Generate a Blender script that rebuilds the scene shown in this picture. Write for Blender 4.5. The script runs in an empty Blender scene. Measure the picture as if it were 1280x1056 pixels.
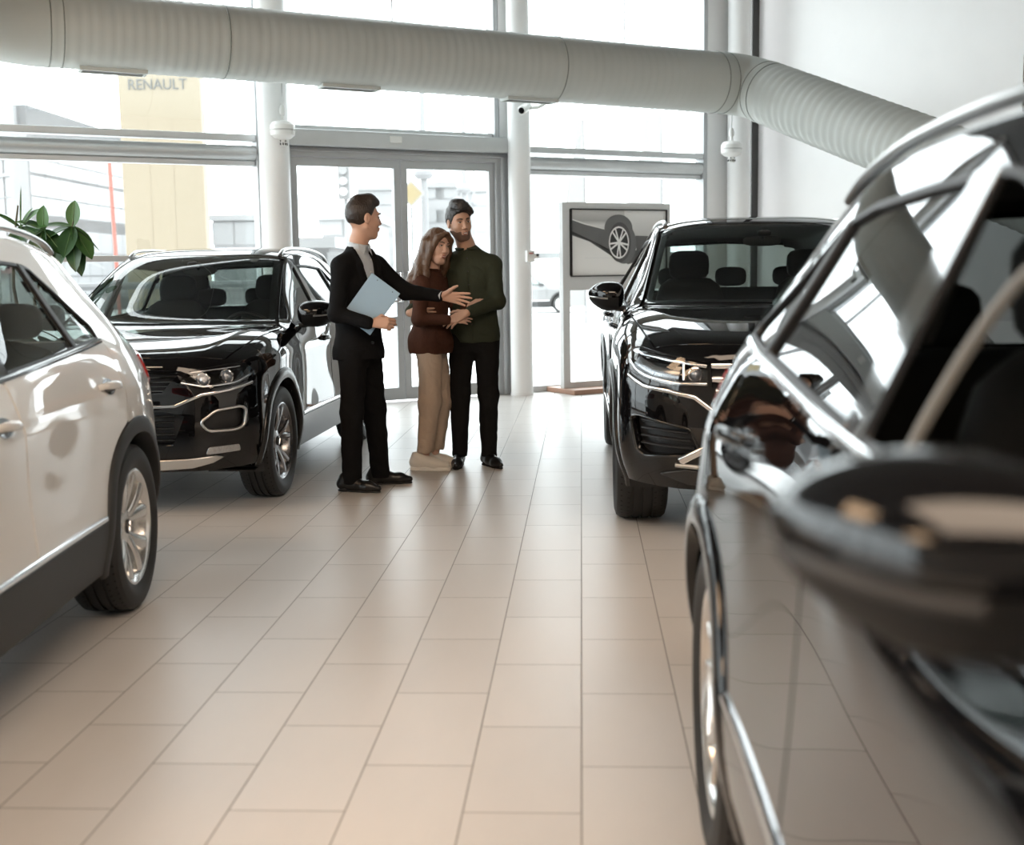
import bpy, bmesh, math, random
import numpy as np
from mathutils import Vector, Matrix
from mathutils.bvhtree import BVHTree
from mathutils.geometry import delaunay_2d_cdt
random.seed(7)
rng = np.random.default_rng(7)
SC = bpy.context.scene
COL = SC.collection
PI = math.pi

# ------------------------------------------------------------------ tagging
def tag(o, label=None, cat=None, group=None, kind=None):
    if label: o['label'] = label
    if cat: o['category'] = cat
    if group: o['group'] = group
    if kind: o['kind'] = kind
    return o

def empty(name, loc=(0, 0, 0), rz=0.0):
    o = bpy.data.objects.new(name, None)
    COL.objects.link(o)
    o.location = loc
    o.rotation_euler = (0, 0, rz)
    o.empty_display_size = 0.1
    return o

def copy_tree(o, parent=None):
    c = o.copy()
    COL.objects.link(c)
    c.parent = parent
    for ch in list(o.children):
        copy_tree(ch, c)
    return c

# ------------------------------------------------------------------ mesh builder
def smooth_angle(me, ang=35):
    me.polygons.foreach_set('use_smooth', [True] * len(me.polygons))
    try:
        me.set_sharp_from_angle(angle=math.radians(ang))
    except Exception:
        pass

def link_mesh(name, v, f, mat, parent=None, smooth=35, mats=None, fm=None):
    me = bpy.data.meshes.new(name)
    me.from_pydata([tuple(map(float, p)) for p in v], [], f)
    if mats:
        for m in mats: me.materials.append(m)
        if fm is not None: me.polygons.foreach_set('material_index', fm)
    else:
        me.materials.append(mat)
    me.validate()
    if smooth: smooth_angle(me, smooth)
    o = bpy.data.objects.new(name, me)
    COL.objects.link(o)
    if parent is not None: o.parent = parent
    return o

class MB:
    def __init__(s):
        s.v = []; s.f = []
    def add(s, v, f):
        n = len(s.v)
        s.v += [tuple(map(float, p)) for p in v]
        s.f += [tuple(i + n for i in q) for q in f]
        return s
    def box(s, x0, y0, z0, x1, y1, z1, M=None):
        v = [(x0,y0,z0),(x1,y0,z0),(x1,y1,z0),(x0,y1,z0),(x0,y0,z1),(x1,y0,z1),(x1,y1,z1),(x0,y1,z1)]
        if M is not None: v = [M @ Vector(p) for p in v]
        return s.add(v, [(0,3,2,1),(4,5,6,7),(0,1,5,4),(1,2,6,5),(2,3,7,6),(3,0,4,7)])
    def cyl(s, a, b, r0, r1=None, n=16, cap=True):
        if r1 is None: r1 = r0
        a = Vector(a); b = Vector(b); d = (b - a).normalized()
        t = Vector((0,0,1)) if abs(d.z) < .9 else Vector((1,0,0))
        u = d.cross(t).normalized(); w = d.cross(u)
        v = []
        for P, r in ((a, r0), (b, r1)):
            for i in range(n):
                an = 2*PI*i/n
                v.append(P + u*(r*math.cos(an)) + w*(r*math.sin(an)))
        f = [(i, (i+1) % n, n + (i+1) % n, n + i) for i in range(n)]
        f = [q[::-1] for q in f]
        if cap: f += [tuple(range(n)), tuple(range(2*n-1, n-1, -1))]
        return s.add(v, f)
    def tube(s, pts, r, n=10, cap=True, flat=1.0, up=None):
        """tube along a polyline; r scalar or per-point; flat squashes the second axis"""
        P = [Vector(p) for p in pts]; m = len(P)
        R = r if hasattr(r, '__len__') else [r]*m
        v = []; pu = None
        for k in range(m):
            d = (P[min(k+1, m-1)] - P[max(k-1, 0)]).normalized()
            if up is not None: u = d.cross(Vector(up)).normalized()
            elif pu is None:
                t = Vector((0,0,1)) if abs(d.z) < .9 else Vector((1,0,0)); u = d.cross(t).normalized()
            else: u = (pu - d*pu.dot(d)).normalized()
            pu = u; w = d.cross(u)
            for i in range(n):
                an = 2*PI*i/n
                v.append(P[k] + u*(R[k]*math.cos(an)) + w*(R[k]*flat*math.sin(an)))
        f = []
        for k in range(m-1):
            for i in range(n):
                j = (i+1) % n
                f.append((k*n+i, (k+1)*n+i, (k+1)*n+j, k*n+j))
        f = [q[::-1] for q in f]
        if cap: f += [tuple(range(n)), tuple(range(m*n-1, (m-1)*n-1, -1))]
        return s.add(v, f)
    def lathe(s, prof, n=48, axis='y', c=(0,0,0), M=None, closed=False):
        """prof: list of (radius, height along axis)"""
        m = len(prof); v = []
        for r, h in prof:
            for i in range(n):
                a = 2*PI*i/n
                if axis == 'y': p = (r*math.cos(a), h, r*math.sin(a))
                elif axis == 'z': p = (r*math.cos(a), r*math.sin(a), h)
                else: p = (h, r*math.cos(a), r*math.sin(a))
                p = Vector(p) + Vector(c)
                if M is not None: p = M @ p
                v.append(p)
        f = []
        for k in range(m if closed else m-1):
            k2 = (k+1) % m
            for i in range(n):
                j = (i+1) % n
                f.append((k*n+i, k*n+j, k2*n+j, k2*n+i))
        return s.add(v, f)
    def prism(s, poly, z0, z1, M=None):
        """extrude a 2d polygon along local z"""
        n = len(poly)
        v = [(x, y, z0) for x, y in poly] + [(x, y, z1) for x, y in poly]
        if M is not None: v = [M @ Vector(p) for p in v]
        f = [tuple(range(n-1, -1, -1)), tuple(range(n, 2*n))]
        f += [(i, (i+1) % n, n+(i+1) % n, n+i) for i in range(n)]
        return s.add(v, f)
    def loft(s, rings, cap=True):
        """rings: list of equal-length point loops"""
        n = len(rings[0]); v = [p for r in rings for p in r]; f = []
        for k in range(len(rings)-1):
            for i in range(n):
                j = (i+1) % n
                f.append((k*n+i, k*n+j, (k+1)*n+j, (k+1)*n+i))
        if cap: f += [tuple(range(n-1, -1, -1)), tuple(range((len(rings)-1)*n, len(rings)*n))]
        return s.add(v, f)
    def build(s, name, mat, parent=None, smooth=35, bevel=0, seg=2, sub=0, fix=True):
        o = link_mesh(name, s.v, s.f, mat, parent, smooth)
        if fix:
            bm = bmesh.new(); bm.from_mesh(o.data)
            bmesh.ops.recalc_face_normals(bm, faces=bm.faces[:])
            bm.to_mesh(o.data); bm.free()
            if smooth: smooth_angle(o.data, smooth)
        if sub:
            m = o.modifiers.new('Sub', 'SUBSURF'); m.levels = sub; m.render_levels = sub
        if bevel:
            m = o.modifiers.new('Bevel', 'BEVEL'); m.width = bevel; m.segments = seg
            m.limit_method = 'ANGLE'; m.angle_limit = math.radians(40)
            m.harden_normals = False
        return o

def rbox_rings(w, d, h, e=4.0, n=28, k=9):
    """superellipsoid box centred on the origin as loft rings along z"""
    rings = []
    for i in range(k):
        t = -PI/2 + PI*(i + .0)/(k-1)
        ce = abs(math.cos(t))**(2/e); se = math.copysign(abs(math.sin(t))**(2/e), t)
        ce = max(ce, .001)
        ring = []
        for j in range(n):
            a = 2*PI*j/n
            ca, sa = math.cos(a), math.sin(a)
            ring.append(Vector((w/2*ce*math.copysign(abs(ca)**(2/e), ca), d/2*ce*math.copysign(abs(sa)**(2/e), sa), h/2*se)))
        rings.append(ring)
    return rings

def rbox(mb, c, w, d, h, e=4.0, M=None, n=28, k=9):
    rings = [[Vector(c) + p if M is None else M @ p + Vector(c) for p in r] for r in rbox_rings(w, d, h, e, n, k)]
    mb.loft(rings); return mb

# ------------------------------------------------------------------ materials
_M = {}
def new_mat(name):
    m = bpy.data.materials.new(name); m.use_nodes = True
    nt = m.node_tree
    return m, nt, nt.nodes, nt.links, nt.nodes['Principled BSDF']

def pmat(name, col, rough=.5, metal=0.0, spec=.5, coat=0.0, coat_r=.03, noise=0.0, nscale=20, bump=0.0, bscale=200, sheen=0.0, emit=None, estr=0.0, ior=None, stretch=None):
    if name in _M: return _M[name]
    m, nt, N, L, B = new_mat(name)
    c = (*col, 1)
    B.inputs['Base Color'].default_value = c
    B.inputs['Roughness'].default_value = rough
    B.inputs['Metallic'].default_value = metal
    B.inputs['Specular IOR Level'].default_value = spec
    B.inputs['Coat Weight'].default_value = coat
    B.inputs['Coat Roughness'].default_value = coat_r
    if ior: B.inputs['IOR'].default_value = ior
    if sheen: B.inputs['Sheen Weight'].default_value = sheen
    if emit:
        B.inputs['Emission Color'].default_value = (*emit, 1); B.inputs['Emission Strength'].default_value = estr
    tc = N.new('ShaderNodeTexCoord')
    vec = tc.outputs['Object']
    if stretch:
        mp = N.new('ShaderNodeMapping'); mp.inputs['Scale'].default_value = stretch
        L.new(vec, mp.inputs['Vector']); vec = mp.outputs['Vector']
    # every material carries a small procedural variation
    nz = N.new('ShaderNodeTexNoise'); nz.inputs['Scale'].default_value = nscale; nz.inputs['Detail'].default_value = 4
    L.new(vec, nz.inputs['Vector'])
    if noise > 0:
        mx = N.new('ShaderNodeMix'); mx.data_type = 'RGBA'
        mx.inputs[6].default_value = (*[max(0, x*(1-noise)) for x in col], 1)
        mx.inputs[7].default_value = (*[min(1, x*(1+noise)) for x in col], 1)
        L.new(nz.outputs['Fac'], mx.inputs[0]); L.new(mx.outputs[2], B.inputs['Base Color'])
    if bump > 0:
        n2 = N.new('ShaderNodeTexNoise'); n2.inputs['Scale'].default_value = bscale; n2.inputs['Detail'].default_value = 3
        L.new(vec, n2.inputs['Vector'])
        bp = N.new('ShaderNodeBump'); bp.inputs['Strength'].default_value = bump; bp.inputs['Distance'].default_value = .01
        L.new(n2.outputs['Fac'], bp.inputs['Height']); L.new(bp.outputs['Normal'], B.inputs['Normal'])
    _M[name] = m
    return m

def glass_mat(name, tint=(.9, .95, .93), refl=1.0, rough=0.0, ior=1.5, haze=None, hz=0.0):
    """thin pane: fresnel mix of a see-through and a mirror-like layer"""
    if name in _M: return _M[name]
    m, nt, N, L, B = new_mat(name)
    N.remove(B)
    out = N['Material Output']
    tr = N.new('ShaderNodeBsdfTransparent'); tr.inputs['Color'].default_value = (*tint, 1)
    gl = N.new('ShaderNodeBsdfGlossy'); gl.inputs['Roughness'].default_value = rough
    gl.inputs['Color'].default_value = (refl, refl, refl, 1)
    fr = N.new('ShaderNodeFresnel'); fr.inputs['IOR'].default_value = ior
    # same Fresnel whichever way the pane is crossed
    geo = N.new('ShaderNodeNewGeometry')
    mp = N.new('ShaderNodeMath'); mp.operation = 'MULTIPLY_ADD'
    L.new(geo.outputs['Backfacing'], mp.inputs[0]); mp.inputs[1].default_value = 1.0/ior - ior; mp.inputs[2].default_value = ior
    L.new(mp.outputs[0], fr.inputs['IOR'])
    mx = N.new('ShaderNodeMixShader')
    L.new(fr.outputs[0], mx.inputs[0]); L.new(tr.outputs[0], mx.inputs[1]); L.new(gl.outputs[0], mx.inputs[2])
    res = mx.outputs[0]
    if haze:
        df = N.new('ShaderNodeBsdfTranslucent'); df.inputs['Color'].default_value = (*haze, 1)
        m2 = N.new('ShaderNodeMixShader'); m2.inputs[0].default_value = hz
        L.new(res, m2.inputs[1]); L.new(df.outputs[0], m2.inputs[2]); res = m2.outputs[0]
    L.new(res, out.inputs['Surface'])
    _M[name] = m
    return m

def emit_mat(name, col, s):
    if name in _M: return _M[name]
    m, nt, N, L, B = new_mat(name)
    B.inputs['Base Color'].default_value = (*col, 1)
    B.inputs['Emission Color'].default_value = (*col, 1); B.inputs['Emission Strength'].default_value = s
    _M[name] = m
    return m

def text_mesh(name, s, size, mat, parent, loc, rot, ext=.004, align='CENTER', sx=1.0):
    cu = bpy.data.curves.new(name, 'FONT'); cu.body = s; cu.size = size; cu.extrude = ext
    cu.align_x = align; cu.align_y = 'CENTER'
    o = bpy.data.objects.new(name + '_tmp', cu); COL.objects.link(o)
    dg = bpy.context.evaluated_depsgraph_get(); dg.update()
    me = bpy.data.meshes.new_from_object(o.evaluated_get(dg))
    bpy.data.objects.remove(o); bpy.data.curves.remove(cu)
    me.materials.clear(); me.materials.append(mat)
    r = bpy.data.objects.new(name, me); COL.objects.link(r)
    r.parent = parent; r.location = loc; r.rotation_euler = rot; r.scale = (sx, 1, 1)
    return r
# ================================================================== camera (fitted to the floor tiles)
def make_camera():
    f, pitch, yaw, roll, h = 1567.51371, .119427727, .0566248654, -.0146576053, 1.35175946
    cy, sy, cp, sp = math.cos(yaw), math.sin(yaw), math.cos(pitch), math.sin(pitch)
    F = Vector((-sy*cp, cy*cp, -sp)); R = Vector((cy, sy, 0)); U = R.cross(F)
    R2 = R*math.cos(roll) + U*math.sin(roll); U2 = -R*math.sin(roll) + U*math.cos(roll)
    cd = bpy.data.cameras.new('camera'); co = bpy.data.objects.new('camera', cd); COL.objects.link(co)
    M = Matrix(((R2.x, U2.x, -F.x, 0), (R2.y, U2.y, -F.y, 0), (R2.z, U2.z, -F.z, h), (0, 0, 0, 1)))
    co.matrix_world = M
    cd.sensor_fit = 'HORIZONTAL'; cd.sensor_width = 36; cd.lens = f*36/1280
    cd.clip_start = .02; cd.clip_end = 400
    cd.dof.use_dof = True; cd.dof.focus_distance = 8.1; cd.dof.aperture_fstop = 2.6; cd.dof.aperture_blades = 0
    SC.camera = co
make_camera()

# ================================================================== facade frame
FA = .57530348
FE = Vector((math.cos(FA), math.sin(FA), 0)); FN = Vector((-math.sin(FA), math.cos(FA), 0))
FO = Vector((-1.5, 13.54165, 0))
def fac(s, n=0.0, z=0.0): return FO + FE*s + FN*n + Vector((0, 0, z))
FM = Matrix(((FE.x, FN.x, 0, FO.x), (FE.y, FN.y, 0, FO.y), (0, 0, 1, 0), (0, 0, 0, 1)))
def fbox(mb, s0, n0, z0, s1, n1, z1): return mb.box(s0, n0, z0, s1, n1, z1, FM)

CEIL = 5.6
# room corners: the facade runs from FL to FR
FL = fac(-9.0); FR = fac(4.36)
RW = Vector((FR.x + 6.6, FR.y - 6.6*FN.y/ -FN.x * 1.0, 0))  # along the right wall
RW = FR - FN*12.0
ROOM = [FL, FR, RW, Vector((RW.x, -6, 0)), Vector((FL.x, -6, 0))]

def floor_mat():
    m, nt, N, L, B = new_mat('porcelain floor tiles')
    tc = N.new('ShaderNodeTexCoord'); sp = N.new('ShaderNodeSeparateXYZ'); L.new(tc.outputs['Object'], sp.inputs[0])
    def ma(op, a, b=None, c=None):
        n = N.new('ShaderNodeMath'); n.operation = op
        for i, x in enumerate((a, b, c)):
            if x is None: continue
            if isinstance(x, (int, float)): n.inputs[i].default_value = x
            else: L.new(x, n.inputs[i])
        return n.outputs[0]
    u = ma('DIVIDE', ma('ADD', sp.outputs['X'], .01), .3)
    row = ma('FLOOR', u); fu = ma('FRACT', u)
    par = ma('FLOORED_MODULO', ma('ADD', row, 1.0), 2.0)
    v = ma('ADD', ma('DIVIDE', ma('SUBTRACT', sp.outputs['Y'], 3.01244), .6), ma('MULTIPLY', par, .5))
    cl = ma('FLOOR', v); fv = ma('FRACT', v)
    du = ma('MULTIPLY', ma('MINIMUM', fu, ma('SUBTRACT', 1.0, fu)), .3)
    dv = ma('MULTIPLY', ma('MINIMUM', fv, ma('SUBTRACT', 1.0, fv)), .6)
    d = ma('MINIMUM', du, dv)
    mr = N.new('ShaderNodeMapRange'); mr.interpolation_type = 'SMOOTHSTEP'
    mr.inputs['From Min'].default_value = .0011; mr.inputs['From Max'].default_value = .0026
    L.new(d, mr.inputs['Value'])
    cb = N.new('ShaderNodeCombineXYZ'); L.new(row, cb.inputs[0]); L.new(cl, cb.inputs[1])
    wn = N.new('ShaderNodeTexWhiteNoise'); wn.noise_dimensions = '3D'; L.new(cb.outputs[0], wn.inputs['Vector'])
    nz = N.new('ShaderNodeTexNoise'); nz.inputs['Scale'].default_value = 2.2; nz.inputs['Detail'].default_value = 6; nz.inputs['Roughness'].default_value = .6
    mpn = N.new('ShaderNodeMapping'); mpn.inputs['Scale'].default_value = (3, 1, 1)
    L.new(tc.outputs['Object'], mpn.inputs['Vector'])
    L.new(mpn.outputs['Vector'], nz.inputs['Vector'])
    f1 = ma('ADD', ma('MULTIPLY', wn.outputs['Value'], .35), ma('MULTIPLY', nz.outputs['Fac'], .65))
    mx = N.new('ShaderNodeMix'); mx.data_type = 'RGBA'
    mx.inputs[6].default_value = (.535, .50, .468, 1); mx.inputs[7].default_value = (.64, .61, .582, 1)
    L.new(f1, mx.inputs[0])
    mg = N.new('ShaderNodeMix'); mg.data_type = 'RGBA'
    mg.inputs[6].default_value = (.17, .155, .14, 1); L.new(mx.outputs[2], mg.inputs[7]); L.new(mr.outputs[0], mg.inputs[0])
    L.new(mg.outputs[2], B.inputs['Base Color'])
    rr = N.new('ShaderNodeMapRange'); rr.inputs['To Min'].default_value = .30; rr.inputs['To Max'].default_value = .40
    L.new(nz.outputs['Fac'], rr.inputs['Value'])
    rg = N.new('ShaderNodeMix'); rg.data_type = 'FLOAT'; rg.inputs[2].default_value = .7
    L.new(mr.outputs[0], rg.inputs[0]); L.new(rr.outputs[0], rg.inputs[3]); L.new(rg.outputs[0], B.inputs['Roughness'])
    B.inputs['Specular IOR Level'].default_value = .5
    bp = N.new('ShaderNodeBump'); bp.inputs['Strength'].default_value = .25; bp.inputs['Distance'].default_value = .002
    L.new(mr.outputs[0], bp.inputs['Height']); L.new(bp.outputs['Normal'], B.inputs['Normal'])
    return m

M_white = pmat('painted white wall', (.87, .87, .865), .6, noise=.03, nscale=3, bump=.05, bscale=90)
M_col = pmat('white column paint', (.86, .865, .865), .45, noise=.02, nscale=4)
M_alu = pmat('grey aluminium frame', (.45, .465, .475), .42, .35, noise=.05, nscale=8)
M_alul = pmat('light aluminium frame', (.56, .575, .58), .35, .4, noise=.05, nscale=8)
M_dark = pmat('dark grey gap', (.07, .07, .068), .6, noise=.1)
M_glass = glass_mat('window glass', (.93, .955, .95), 1.0)
M_chrome = pmat('polished chrome', (.82, .82, .83), .09, 1.0, noise=.02)
M_steel = pmat('brushed steel', (.6, .6, .6), .3, 1.0, noise=.05)
M_blackpl = pmat('black plastic', (.012, .012, .013), .5, noise=.2, nscale=60)
M_whitepl = pmat('white plastic', (.80, .80, .78), .35, noise=.02)

# ---------------- floor / ceiling / walls
n = len(ROOM)
fl = link_mesh('floor', [(p.x, p.y, 0) for p in ROOM] + [(p.x, p.y, -.15) for p in ROOM],
    [tuple(range(n))[::-1]] + [tuple(range(n, 2*n))] + [(i, (i+1) % n, n+(i+1) % n, n+i) for i in range(n)], floor_mat(), None, 0)
bm = bmesh.new(); bm.from_mesh(fl.data); bmesh.ops.recalc_face_normals(bm, faces=bm.faces[:]); bm.to_mesh(fl.data); bm.free()
tag(fl, kind='structure')
M_ceil = pmat('dark ceiling', (.09, .09, .088), .85, noise=.03, nscale=2)
mb = MB(); mb.add([(p.x, p.y, CEIL) for p in ROOM] + [(p.x, p.y, CEIL+.25) for p in ROOM],
    [tuple(range(n)), tuple(range(2*n-1, n-1, -1))] + [(i, (i+1) % n, n+(i+1) % n, n+i) for i in range(n)])
tag(mb.build('ceiling', M_ceil, smooth=0), kind='structure')

def wall(name, a, b, z0=0, z1=CEIL, t=.2, mat=None):
    d = (b - a); ln = d.length; e = d.normalized(); nn = Vector((-e.y, e.x, 0))
    M = Matrix(((e.x, nn.x, 0, a.x), (e.y, nn.y, 0, a.y), (0, 0, 1, 0), (0, 0, 0, 1)))
    mb = MB(); mb.box(0, 0, z0, ln, t, z1, M)
    return tag(mb.build(name, mat or M_white, smooth=0), kind='structure')
wall('wall_right', FR, RW, t=.25)
wall('wall_right_near', RW, ROOM[3], t=.25)
# behind the camera: a plain taupe feature wall
back_a, back_b = ROOM[3], ROOM[4]
wall('wall_behind', back_a, back_b, t=.25, mat=pmat('taupe feature wall', (.26, .25, .24), .7, noise=.04, nscale=2))

# ---------------- glazed left wall: mullions every 2.2 m
lx = FL.x; ly0, ly1 = -6.0, FL.y
nl = 7
for i in range(nl):
    y0 = ly0 + (ly1-ly0)*i/nl; y1 = ly0 + (ly1-ly0)*(i+1)/nl
    mb = MB()
    for (a0, a1, b0, b1) in ((y0, y0+.07, 0, CEIL), (y1-.07, y1, 0, CEIL), (y0, y1, 0, .1), (y0, y1, 2.55, 2.7), (y0, y1, CEIL-.12, CEIL)):
        mb.box(lx-.09, a0, b0, lx, a1, b1)
    w = tag(mb.build('window_%d' % (10+i), M_alu, smooth=0), kind='structure')
    mb = MB(); mb.box(lx-.05, y0, 0, lx-.04, y1, CEIL)
    mb.build('pane', M_glass, w, smooth=0)

# ---------------- facade: three glazed bays, the door bay between columns
S1, S2, S3 = -2.02, .65, 3.50
def bay(name, s0, s1, zs, mids=(), top=CEIL):
    """frame with horizontal members (z0,z1,depth) and one pane"""
    mb = MB()
    for z0, z1, dn in zs: fbox(mb, s0, -dn, z0, s1, .05, z1)
    for s in mids: fbox(mb, s-.03, -.05, 0, s+.03, .05, top)
    w = tag(mb.build(name, M_alul, smooth=0, bevel=.006), kind='structure')
    mb = MB(); fbox(mb, s0, .0, .02, s1, .012, top)
    mb.build('pane', M_glass, w, smooth=0)
    return w
rails = [(0, .07, .06), (1.50, 1.56, .04), (2.42, 2.47, .05), (2.655, 2.72, .10), (CEIL-.1, CEIL, .06)]
bay('window_1', -9.0, -4.75, rails, (-6.9,))
bay('window_2', -4.69, S1-.03, rails)
bay('window_4', S2+.30, S3-.03, rails)
# rounded lower transom tube in the side bays (lighter, shinier)
for nm, s0, s1 in (('trim_1', -9.0, -4.75), ('trim_2', -4.69, S1-.03), ('trim_3', S2+.3, S3-.03)):
    mb = MB(); mb.tube([fac(s0, -.03, 2.545), fac(s1, -.03, 2.545)], .075, 20)
    tag(mb.build(nm, M_alul), kind='structure')
# mullions
for i, s in enumerate((-4.72, S1, S2, S3)):
    mb = MB(); fbox(mb, s-.026, -.10, 0, s+.026, .06, CEIL)
    tag(mb.build('mullion_%d' % (i+1), M_alu, smooth=0, bevel=.005), kind='structure')
# white casings beside the columns, with their grey recessed panels
def casing(name, s0, s1, z0=0):
    mb = MB(); fbox(mb, s0, -.09, z0, s1, .05, CEIL)
    o = tag(mb.build(name, M_col, smooth=0, bevel=.004), kind='structure')
    if s1-s0 > .4: return
    mb = MB()
    for a, b in ((.15, 2.25), (2.5, 2.68), (2.9, 3.85), (4.1, CEIL-.2)):
        if a < z0: a = z0 + .05
        if b > a: fbox(mb, s0+(s1-s0)*.55, -.096, a, s1-.03, -.088, b)
    mb.build('recess_panel', pmat('casing recess grey', (.72, .73, .725), .5), o, smooth=0)
casing('trim_4', S2+.035, S2+.30)
casing('trim_5', S3+.035, S3+.60)
# round columns in front of the facade
for i, (s, r) in enumerate(((-4.62, .14), (-1.925, .147), (.83, .122), (3.88, .138))):
    c = fac(s, -.26)
    mb = MB(); mb.lathe([(0, 0), (r+.004, 0), (r+.004, .03), (r, .034), (r, CEIL), (0, CEIL)], 40, 'z', c)
    tag(mb.build('column_%d' % (i+1), M_col), kind='structure')
# dark joint where the facade meets the right wall
mb = MB(); fbox(mb, 4.255, -.05, 0, 4.36, .06, CEIL)
tag(mb.build('trim_6', M_dark, smooth=0), kind='structure')
# skirting along the right wall
e = (RW-FR).normalized(); nn = Vector((-e.y, e.x, 0)); L_ = (RW-FR).length
M = Matrix(((e.x, nn.x, 0, FR.x), (e.y, nn.y, 0, FR.y), (0, 0, 1, 0), (0, 0, 0, 1)))
mb = MB(); mb.box(0.1, -.02, 0, L_, 0, .1, M)
tag(mb.build('baseboard_right', M_col, smooth=0), kind='structure')
# open vent sash at the top of the right hand casing
# ---------------- door bay
mb = MB()
fbox(mb, S1+.035, -.06, 2.80, S2-.035, .05, 2.84)
fbox(mb, S1+.035, -.06, CEIL-.1, S2-.035, .05, CEIL)
w3 = tag(mb.build('window_3', M_alul, smooth=0), kind='structure')
mb = MB(); fbox(mb, S1+.03, 0, 2.76, S2-.03, .012, CEIL)
mb.build('pane', M_glass, w3, smooth=0)
D0, DM, D1 = -1.70, -.49, .64
dr = tag(empty('door_1', fac(-.5, 0, 0), FA), kind='structure')
ML = FM.copy()
def dobj(mb, name, mat, par, **k):
    o = mb.build(name, mat, None, **k); o.parent = par
    o.matrix_parent_inverse = dr.matrix_world.inverted() if par is dr else Matrix.Identity(4)
    return o
bpy.context.view_layer.update()
mb = MB(); fbox(mb, S1+.03, -.22, 2.625, S2+.22, .06, 2.785)
dobj(mb, 'header_box', M_alul, dr, smooth=0, bevel=.01)
mb = MB()
fbox(mb, S1+.03, -.10, 0, D0, .05, 2.625); fbox(mb, D1, -.10, 0, S2+.16, .05, 2.625); fbox(mb, D0, -.10, 2.53, D1, .05, 2.625)
fbox(mb, D1+.045, -.125, 0, D1+.085, -.09, 2.60); fbox(mb, S1+.035, -.125, 2.575, D1+.085, -.09, 2.60)
dobj(mb, 'door_frame', M_alu, dr, smooth=0, bevel=.006)
mb = MB(); fbox(mb, -.68, -.235, 2.68, -.54, -.22, 2.75)
dobj(mb, 'motion_sensor', M_whitepl, dr, smooth=0, bevel=.008)
for (a, b) in ((D0, DM-.001), (DM+.001, D1)):
    mb = MB(); st = .075
    fbox(mb, a+.004, -.06, .02, a+st, .0, 2.525); fbox(mb, b-st, -.06, .02, b-.004, .0, 2.525)
    fbox(mb, a+st, -.06, 2.44, b-st, 0, 2.525); fbox(mb, a+st, -.06, .02, b-st, 0, .15); fbox(mb, a+st, -.06, .80, b-st, 0, .90)
    fbox(mb, a+st, -.055, 1.70, a+st+.004, -.05, 1.701)
    leaf = dobj(mb, 'door_leaf', M_alu, dr, smooth=0, bevel=.005)
    mb = MB(); fbox(mb, a+st-.01, -.035, .14, b-st+.01, -.025, .81); fbox(mb, a+st-.01, -.035, .89, b-st+.01, -.025, 2.45)
    g = mb.build('pane', M_glass, leaf, smooth=0)
    hs = b-.04 if b < 0 else a+.04
    mb = MB(); mb.tube([fac(hs, -.06, 1.06), fac(hs, -.12, 1.06), fac(hs, -.12, 1.36), fac(hs, -.06, 1.36)], .014, 12)
    mb.tube([fac(hs, -.08, 1.36), fac(hs + (-.12 if b < 0 else .06), -.08, 1.36)], .013, 10)
    mb.tube([fac(hs, -.08, 1.06), fac(hs + (-.12 if b < 0 else .06), -.08, 1.06)], .013, 10)
    mb.build('handle', M_chrome, leaf)
# ================================================================== duct
def duct_mat():
    m, nt, N, L, B = new_mat('grey green duct wrap')
    tc = N.new('ShaderNodeTexCoord')
    nz = N.new('ShaderNodeTexNoise'); nz.inputs['Scale'].default_value = 3; nz.inputs['Detail'].default_value = 5
    L.new(tc.outputs['Object'], nz.inputs['Vector'])
    mx = N.new('ShaderNodeMix'); mx.data_type = 'RGBA'
    mx.inputs[6].default_value = (.50, .535, .51, 1); mx.inputs[7].default_value = (.585, .615, .595, 1)
    L.new(nz.outputs['Fac'], mx.inputs[0]); L.new(mx.outputs[2], B.inputs['Base Color'])
    B.inputs['Roughness'].default_value = .5
    return m
M_duct = duct_mat()
M_seam = pmat('duct seam', (.25, .27, .25), .5)
DA = Vector((-4.62, 10.02, 3.365)); DB = Vector((1.74, 13.52, 3.25)); DC = Vector((4.30, 9.3, 1.95))
DC = DB + (Vector((2.86, 11.72, 2.46)) - DB)*1.9
DZ = DA + Vector((-1.15, -3.2, .55))
DR = .305
duct = tag(empty('ventilation_duct', (DA.x, DA.y, 3.0)), 'fat grey round air duct hung across the glass front and down the right wall', 'air duct')
def attach(o, par):
    bpy.context.view_layer.update()
    o.parent = par; o.matrix_parent_inverse = par.matrix_world.inverted(); return o
def ribbed(a, b, r, pitch, amp, n=56, wob=0.0):
    """corrugated tube with fine wrapped ribs"""
    d = (b-a); ln = d.length; k = max(2, int(ln/pitch)*4); prof = []
    u = d.normalized(); t = Vector((0,0,1)); s = u.cross(t).normalized(); w = s.cross(u)
    rings = []
    for i in range(k+1):
        q = i/k; rr = r + amp*(1 if i % 4 in (1,) else 0) + (rng.random()-.5)*wob
        rings.append([a + d*q + (s*math.cos(2*PI*j/n) + w*math.sin(2*PI*j/n))*rr for j in range(n)])
    return rings
def elbow(a, c, b, r, k=9, n=56):
    """smooth bend from direction a->c to c->b with the tangent points at a and b"""
    rings = []
    for i in range(k+1):
        t = i/k; p = a*(1-t)**2 + c*2*t*(1-t) + b*t*t
        d = ((c-a)*(1-t) + (b-c)*t).normalized(); s = d.cross(Vector((0,0,1))).normalized(); w = s.cross(d)
        rings.append([p + (s*math.cos(2*PI*j/n) + w*math.sin(2*PI*j/n))*r for j in range(n)])
    return rings
dm = (DB-DA).normalized(); dcv = (DC-DB).normalized(); dzv = (DZ-DA).normalized()
a1 = DA + dm*.38; b1 = DB - dm*.30
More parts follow.
